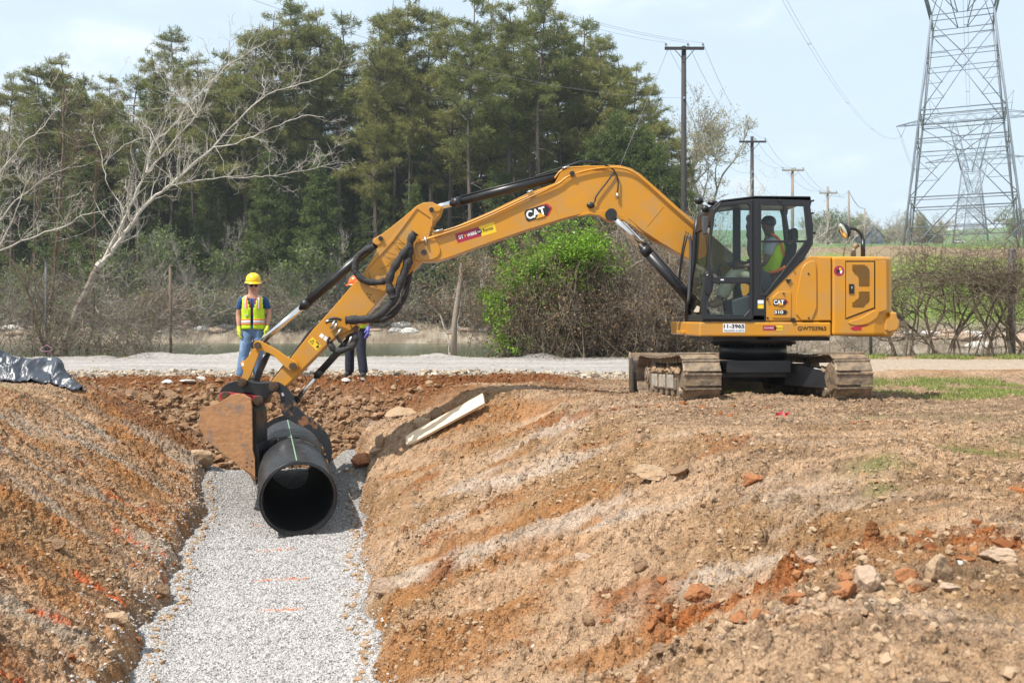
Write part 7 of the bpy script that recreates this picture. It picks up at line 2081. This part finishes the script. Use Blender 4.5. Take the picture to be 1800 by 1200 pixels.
# crumpled plastic sheet
def tarp():
    nx, ny = 190, 110
    X, Yy = np.meshgrid(np.linspace(-8.9, -6.42, nx), np.linspace(13.5, 15.1, ny), indexing='ij')
    t = (X + 8.9) / 2.48
    w_ = .55 * (1 - .62 * t) ; yc = 14.25 - .25 * t
    v = (Yy - yc) / np.maximum(w_, .05)
    hgt = (.78 * (1 - sstep(.0, .62, t) * .72) * (1 - sstep(.86, 1, t) * .8)) * np.clip(1 - np.abs(v) ** 1.7, 0, 1)
    def ridg(x, y, s): return 1 - np.abs(fbm(x, y, 2, s, .45)) * 2
    fold = .13 * ridg(X * 1.5 + Yy * 1.0, Yy * 1.9 - X * .9, 150) + .055 * ridg(X * 3.4 - Yy * 1.6, Yy * 4.0, 151) + .006 * ridg(X * 9, Yy * 9, 152)
    Z = H(X, Yy) + .02 + np.maximum(hgt, 0) + fold * np.clip(hgt * 4 + .12, 0, 1)
    Xd = X + .10 * fbm(Yy * 2, X * 2, 2, 153); Yd = Yy + .08 * fbm(X * 2.5, Yy * 2.5, 2, 154)
    edge = (np.abs(v) < 1.08 + .22 * fbm(X * 2.2, Yy * 2.2, 2, 155)) & (t > -.1)
    idx = np.arange(X.size).reshape(X.shape)
    q = np.stack([idx[:-1, :-1], idx[1:, :-1], idx[1:, 1:], idx[:-1, 1:]], -1).reshape(-1, 4)
    q = q[edge[:-1, :-1].ravel()]
    m = mat('grey_plastic_sheet', (0.040, 0.048, 0.064), .36, var=.25, scale=3, dirt=(.16, .12, .09), dscale=3, dlo=.62, dhi=.9, spec=.5)
    o = np_mesh('plastic_sheet', np.stack([Xd, Yd, Z], -1).reshape(-1, 3), q, m, smooth=True)
    s_ = o.modifiers.new('thick', 'SOLIDIFY'); s_.thickness = .004
    tag(o, 'crumpled shiny grey plastic sheet heaped on top of the left bank', 'plastic sheet')
tarp()

# ---- single rocks
M_ROCK = {'tan': mat('tan_rock', (.36, .25, .155), .95, var=.3, scale=9, dirt=(.30, .17, .085), dscale=6, dlo=.5, dhi=.75, bump=.8, bscale=30),
          'pale': mat('pale_rock', (.37, .265, .19), .9, var=.2, scale=9, dirt=(.42, .29, .17), dscale=6, dlo=.55, dhi=.8, bump=.6, bscale=30),
          'red': mat('red_rock', (.30, .125, .05), .95, var=.3, scale=9, dirt=(.27, .105, .04), dscale=6, dlo=.45, dhi=.7, bump=.9, bscale=30),
          'brown': mat('brown_rock', (.21, .13, .075), .95, var=.3, scale=9, dirt=(.17, .09, .045), dscale=6, dlo=.5, dhi=.7, bump=.9, bscale=30),
          'white': mat('white_rock', (.52, .49, .45), .9, var=.2, scale=9, dirt=(.4, .3, .2), dscale=6, dlo=.6, dhi=.85, bump=.6, bscale=30)}
ICO_V, ICO_F = ico(3)
def rock(px, py, wpx, hpx, kind, label, seed, flat=1.0, group=None):
    g = ground_px(px, py + hpx * .3); s = g.y / F_PX; rg = np.random.default_rng(seed)
    v = ICO_V.copy()
    for k in range(12):                                    # knock flat faces into the ball
        n_ = rdir(rg, 1)[0]; d = rg.uniform(.42, .80); q = v @ n_; v = v - np.maximum(q - d, 0)[:, None] * n_[None] * .92
    v = v * (1 + .10 * fbm(v[:, 0] * 2.3 + seed, v[:, 1] * 2.3 + v[:, 2] * 1.7, 3, seed)[:, None] + .035 * fbm(v[:, 0] * 8 + seed, v[:, 1] * 8 + v[:, 2] * 6, 2, seed + 3)[:, None])
    a = rg.uniform(-.4, .4); ca, sa = math.cos(a), math.sin(a)
    v = v * np.array([wpx * s / 2, max(wpx, hpx) * s * .42 * flat, hpx * s / 2]) * 1.12
    v = np.stack([v[:, 0] * ca - v[:, 1] * sa, v[:, 0] * sa + v[:, 1] * ca, v[:, 2]], 1)
    o = np_mesh('rock', v, ICO_F, M_ROCK[kind], smooth=False)
    o.location = (g.x, g.y + .1 * hpx * s, g.z + hpx * s * .12)
    tag(o, label, 'rock', group)
RK = [(1130, 992, 34, 30, 'brown', 'dark brown clod alone in the middle of the right slope'), (1036, 1088, 30, 22, 'brown', 'small dark brown clod low on the right slope near the front'),
      (1325, 840, 38, 26, 'red', 'rust orange clod below the digger, alone on the flat'), (1178, 768, 26, 24, 'tan', 'single tan rock in front of the left track'),
      (1140, 828, 70, 30, 'tan', 'long tan clod on the slope below the single tan rock'), (1195, 826, 34, 20, 'brown', 'round brown clod beside the long tan clod'), (1030, 978, 46, 18, 'pale', 'flat pale stone left of the dark brown clod'),
      (1526, 1020, 44, 64, 'pale', 'pinkish pale standing stone among the red clods'), (1648, 1000, 52, 66, 'tan', 'large tan slab tilted upright among the red clods'), (1485, 1062, 52, 36, 'red', 'chunky red rock in front of the pale standing stone'),
      (1598, 1012, 46, 30, 'red', 'red rock between the pale stone and the tan slab'), (1610, 1042, 44, 26, 'red', 'flat red rock below the tan slab'), (1474, 1040, 40, 32, 'brown', 'dark rounded clod left of the pale standing stone'), (1448, 1046, 28, 28, 'tan', 'tan cube of rock left of the dark rounded clod'), (1488, 1012, 44, 18, 'red', 'thin red flake above the dark rounded clod'),
      (1752, 972, 76, 30, 'pale', 'wide pale flat stone at the right edge of the picture'), (1520, 986, 26, 22, 'tan', 'small tan rock above the pale standing stone'), (1424, 982, 26, 16, 'pale', 'small pale chip left of the clod band'), (1688, 988, 14, 9, 'white', 'tiny white stone right of the tan slab'),
      (1672, 1102, 36, 30, 'pale', 'rounded pale rock below the red hollow'), (1720, 1058, 30, 34, 'brown', 'brown rock with a pale face near the right edge'), (1618, 1124, 44, 26, 'brown', 'brown clod at the lower right under the pale rock'), (1232, 1042, 58, 30, 'red', 'large rust red clod on the front of the right slope'), (1180, 1052, 34, 20, 'brown', 'dark clod touching the large rust red clod'),
      (1338, 1092, 56, 32, 'red', 'red clod at the head of the clod band'), (1300, 1082, 42, 22, 'red', 'thin red clod left of the band head'), (1398, 1108, 50, 30, 'red', 'broken red clod in the middle of the band'), (1160, 1140, 34, 28, 'brown', 'dark red brown clod at the lower end of the clod band'),
      (205, 1085, 40, 34, 'tan', 'yellowish tan rock near the foot of the left bank'), (96, 955, 34, 22, 'brown', 'brown clod on the left bank face'), (190, 1145, 28, 18, 'tan', 'small tan rock at the lower left by the gravel'), (278, 1035, 34, 26, 'brown', 'brown clod on the lip of the left bank by the gravel'), (300, 1080, 28, 26, 'tan', 'tan clod at the gravel edge of the left bank'),
      (676, 1028, 40, 34, 'pale', 'pale rock stuck in the right lip of the trench'), (740, 742, 36, 26, 'tan', 'boulder on the rubble slope left of the plank'), (706, 722, 58, 24, 'tan', 'long boulder on the rubble slope behind the plank'), (766, 728, 30, 24, 'brown', 'brown boulder touching the top of the plank'), (668, 772, 22, 40, 'tan', 'upright tan boulder in the middle of the rubble slope'), (640, 808, 60, 26, 'red', 'rust tan boulder at the foot of the rubble slope'), (622, 828, 46, 22, 'tan', 'low boulder at the gravel edge behind the pipe'), (662, 790, 34, 18, 'tan', 'small boulder above the low boulder at the gravel'), (300, 696, 36, 22, 'brown', 'round brown clod left of the bucket'), (228, 690, 30, 24, 'brown', 'dark clay clod behind the plastic sheet'), (258, 700, 28, 16, 'brown', 'flat clay clod next to the dark clay clod'),
      (292, 671, 22, 9, 'white', 'first white stone on the red dirt by the road edge'), (330, 669, 26, 10, 'white', 'longer white stone in the middle of the road edge trio'), (352, 666, 18, 12, 'white', 'squarish white stone nearest the worker in blue jeans'), (606, 667, 18, 8, 'white', 'white stone at the dark boots of the orange hat worker'), (634, 667, 14, 7, 'white', 'small white stone between the dark boots'),
      (704, 612, 14, 9, 'white', 'white rock on the far edge of the gravel road'), (352, 798, 44, 36, 'tan', 'tan boulder at the top of the left bank beside the bucket')]
for i, r in enumerate(RK): rock(*r, 900 + i)
# flat shore stones across the water
rg = np.random.default_rng(19)
SV = []
for k in range(70):
    px = rg.uniform(-20, 900) if k < 46 else rg.uniform(1540, 1810); Y = (rg.uniform(73.2, 76.5) if px < 1000 else rg.uniform(53, 56))
    x = (px - 900) * Y / F_PX; w_ = rg.uniform(.25, .9)
    v = ICO_V * np.array([w_, w_ * .6, w_ * rg.uniform(.22, .45)]) * (1 + .16 * fbm(ICO_V[:, 0] * 2 + k, ICO_V[:, 1] * 2 + ICO_V[:, 2], 2, k)[:, None])
    o = np_mesh('shore_rock', v, ICO_F, M_ROCK['pale' if k % 3 else 'white'], smooth=True); o.location = (x, Y, Hs(x, Y) + .02)
    tag(o, 'flat pale rock on the far shore of the lake', 'rock', 'flat rocks on the far shore')
# marking paint on the gravel and on the left bank: sprayed stones and clods
M_SPRAY = mat_island('sprayed_stone', [(.70, .12, .02), (.85, .20, .05), (.62, .28, .16)], .7)
def spray(px0, py0, px1, py1, n, wid, seed, label, sz=(.008, .018)):
    rg = np.random.default_rng(seed); a, b = ground_px(px0, py0), ground_px(px1, py1)
    t = rg.random(n); p = np.array(a)[None] * (1 - t[:, None]) + np.array(b)[None] * t[:, None]
    p[:, :2] += rg.normal(0, wid, (n, 2))
    inn = (p[:, 0] > Xl(p[:, 1])) & (p[:, 0] < Xr(p[:, 1]))
    p[:, 2] = np.where(inn, bed_z(p[:, 0], p[:, 1]), H(p[:, 0], p[:, 1])) + .006
    tag(scatter_stones('paint_mark', p, rg.uniform(*sz, n), M_SPRAY, .6, .35, 'oct', seed), label, 'paint mark', kind='stuff')
for i, (a, b, c, d, n, l) in enumerate(((450, 978, 520, 976, 28, 'faint orange paint line across the gravel in front of the pipe'), (450, 1030, 540, 1028, 55, 'orange paint line in the middle of the gravel bed'), (462, 1086, 530, 1083, 70, 'orange paint dash near the front of the gravel bed'), (436, 932, 480, 930, 14, 'pale orange paint specks left of the pipe mouth'))):
    spray(a, b, c, d, n, .022, 300 + i, l, (.008, .014))
# scrap of red flagging tape in front of the digger
g = ground_px(1376, 737); rg = np.random.default_rng(8)
mb = MB(); pts = [g + Vector((.13 * (i / 9 - .5) + rg.normal(0, .012), rg.normal(0, .02), .015 + .045 * abs(math.sin(i * 1.9)))) for i in range(10)]
mb.add([p + Vector((0, 0, -.012)) for p in pts] + [p + Vector((.006, .01, .014)) for p in pts], [(i, i + 1, 11 + i, 10 + i) for i in range(9)])
o = mb.build('flagging_tape', mat('red_tape', (.42, .02, .04), .5)); s_ = o.modifiers.new('thick', 'SOLIDIFY'); s_.thickness = .002
tag(o, 'scrap of red flagging tape on the dirt before the digger', 'tape')
# pink ribbon tied at the foot of the leaning tree
b = P(82, 612, 24.1); mb = MB()
mb.tube([b + Vector((.13 * math.cos(q) - .05 * math.sin(2 * q), .02 * math.sin(q), .08 * math.sin(q))) for q in np.linspace(0, 6.0, 18)] + [b + Vector((.02, 0, -.16))], .009, 6)
tag(mb.build('survey_ribbon', mat('pink_ribbon', (.55, .28, .42), .6)), 'faded pink ribbon tied at the foot of the leaning tree', 'ribbon')
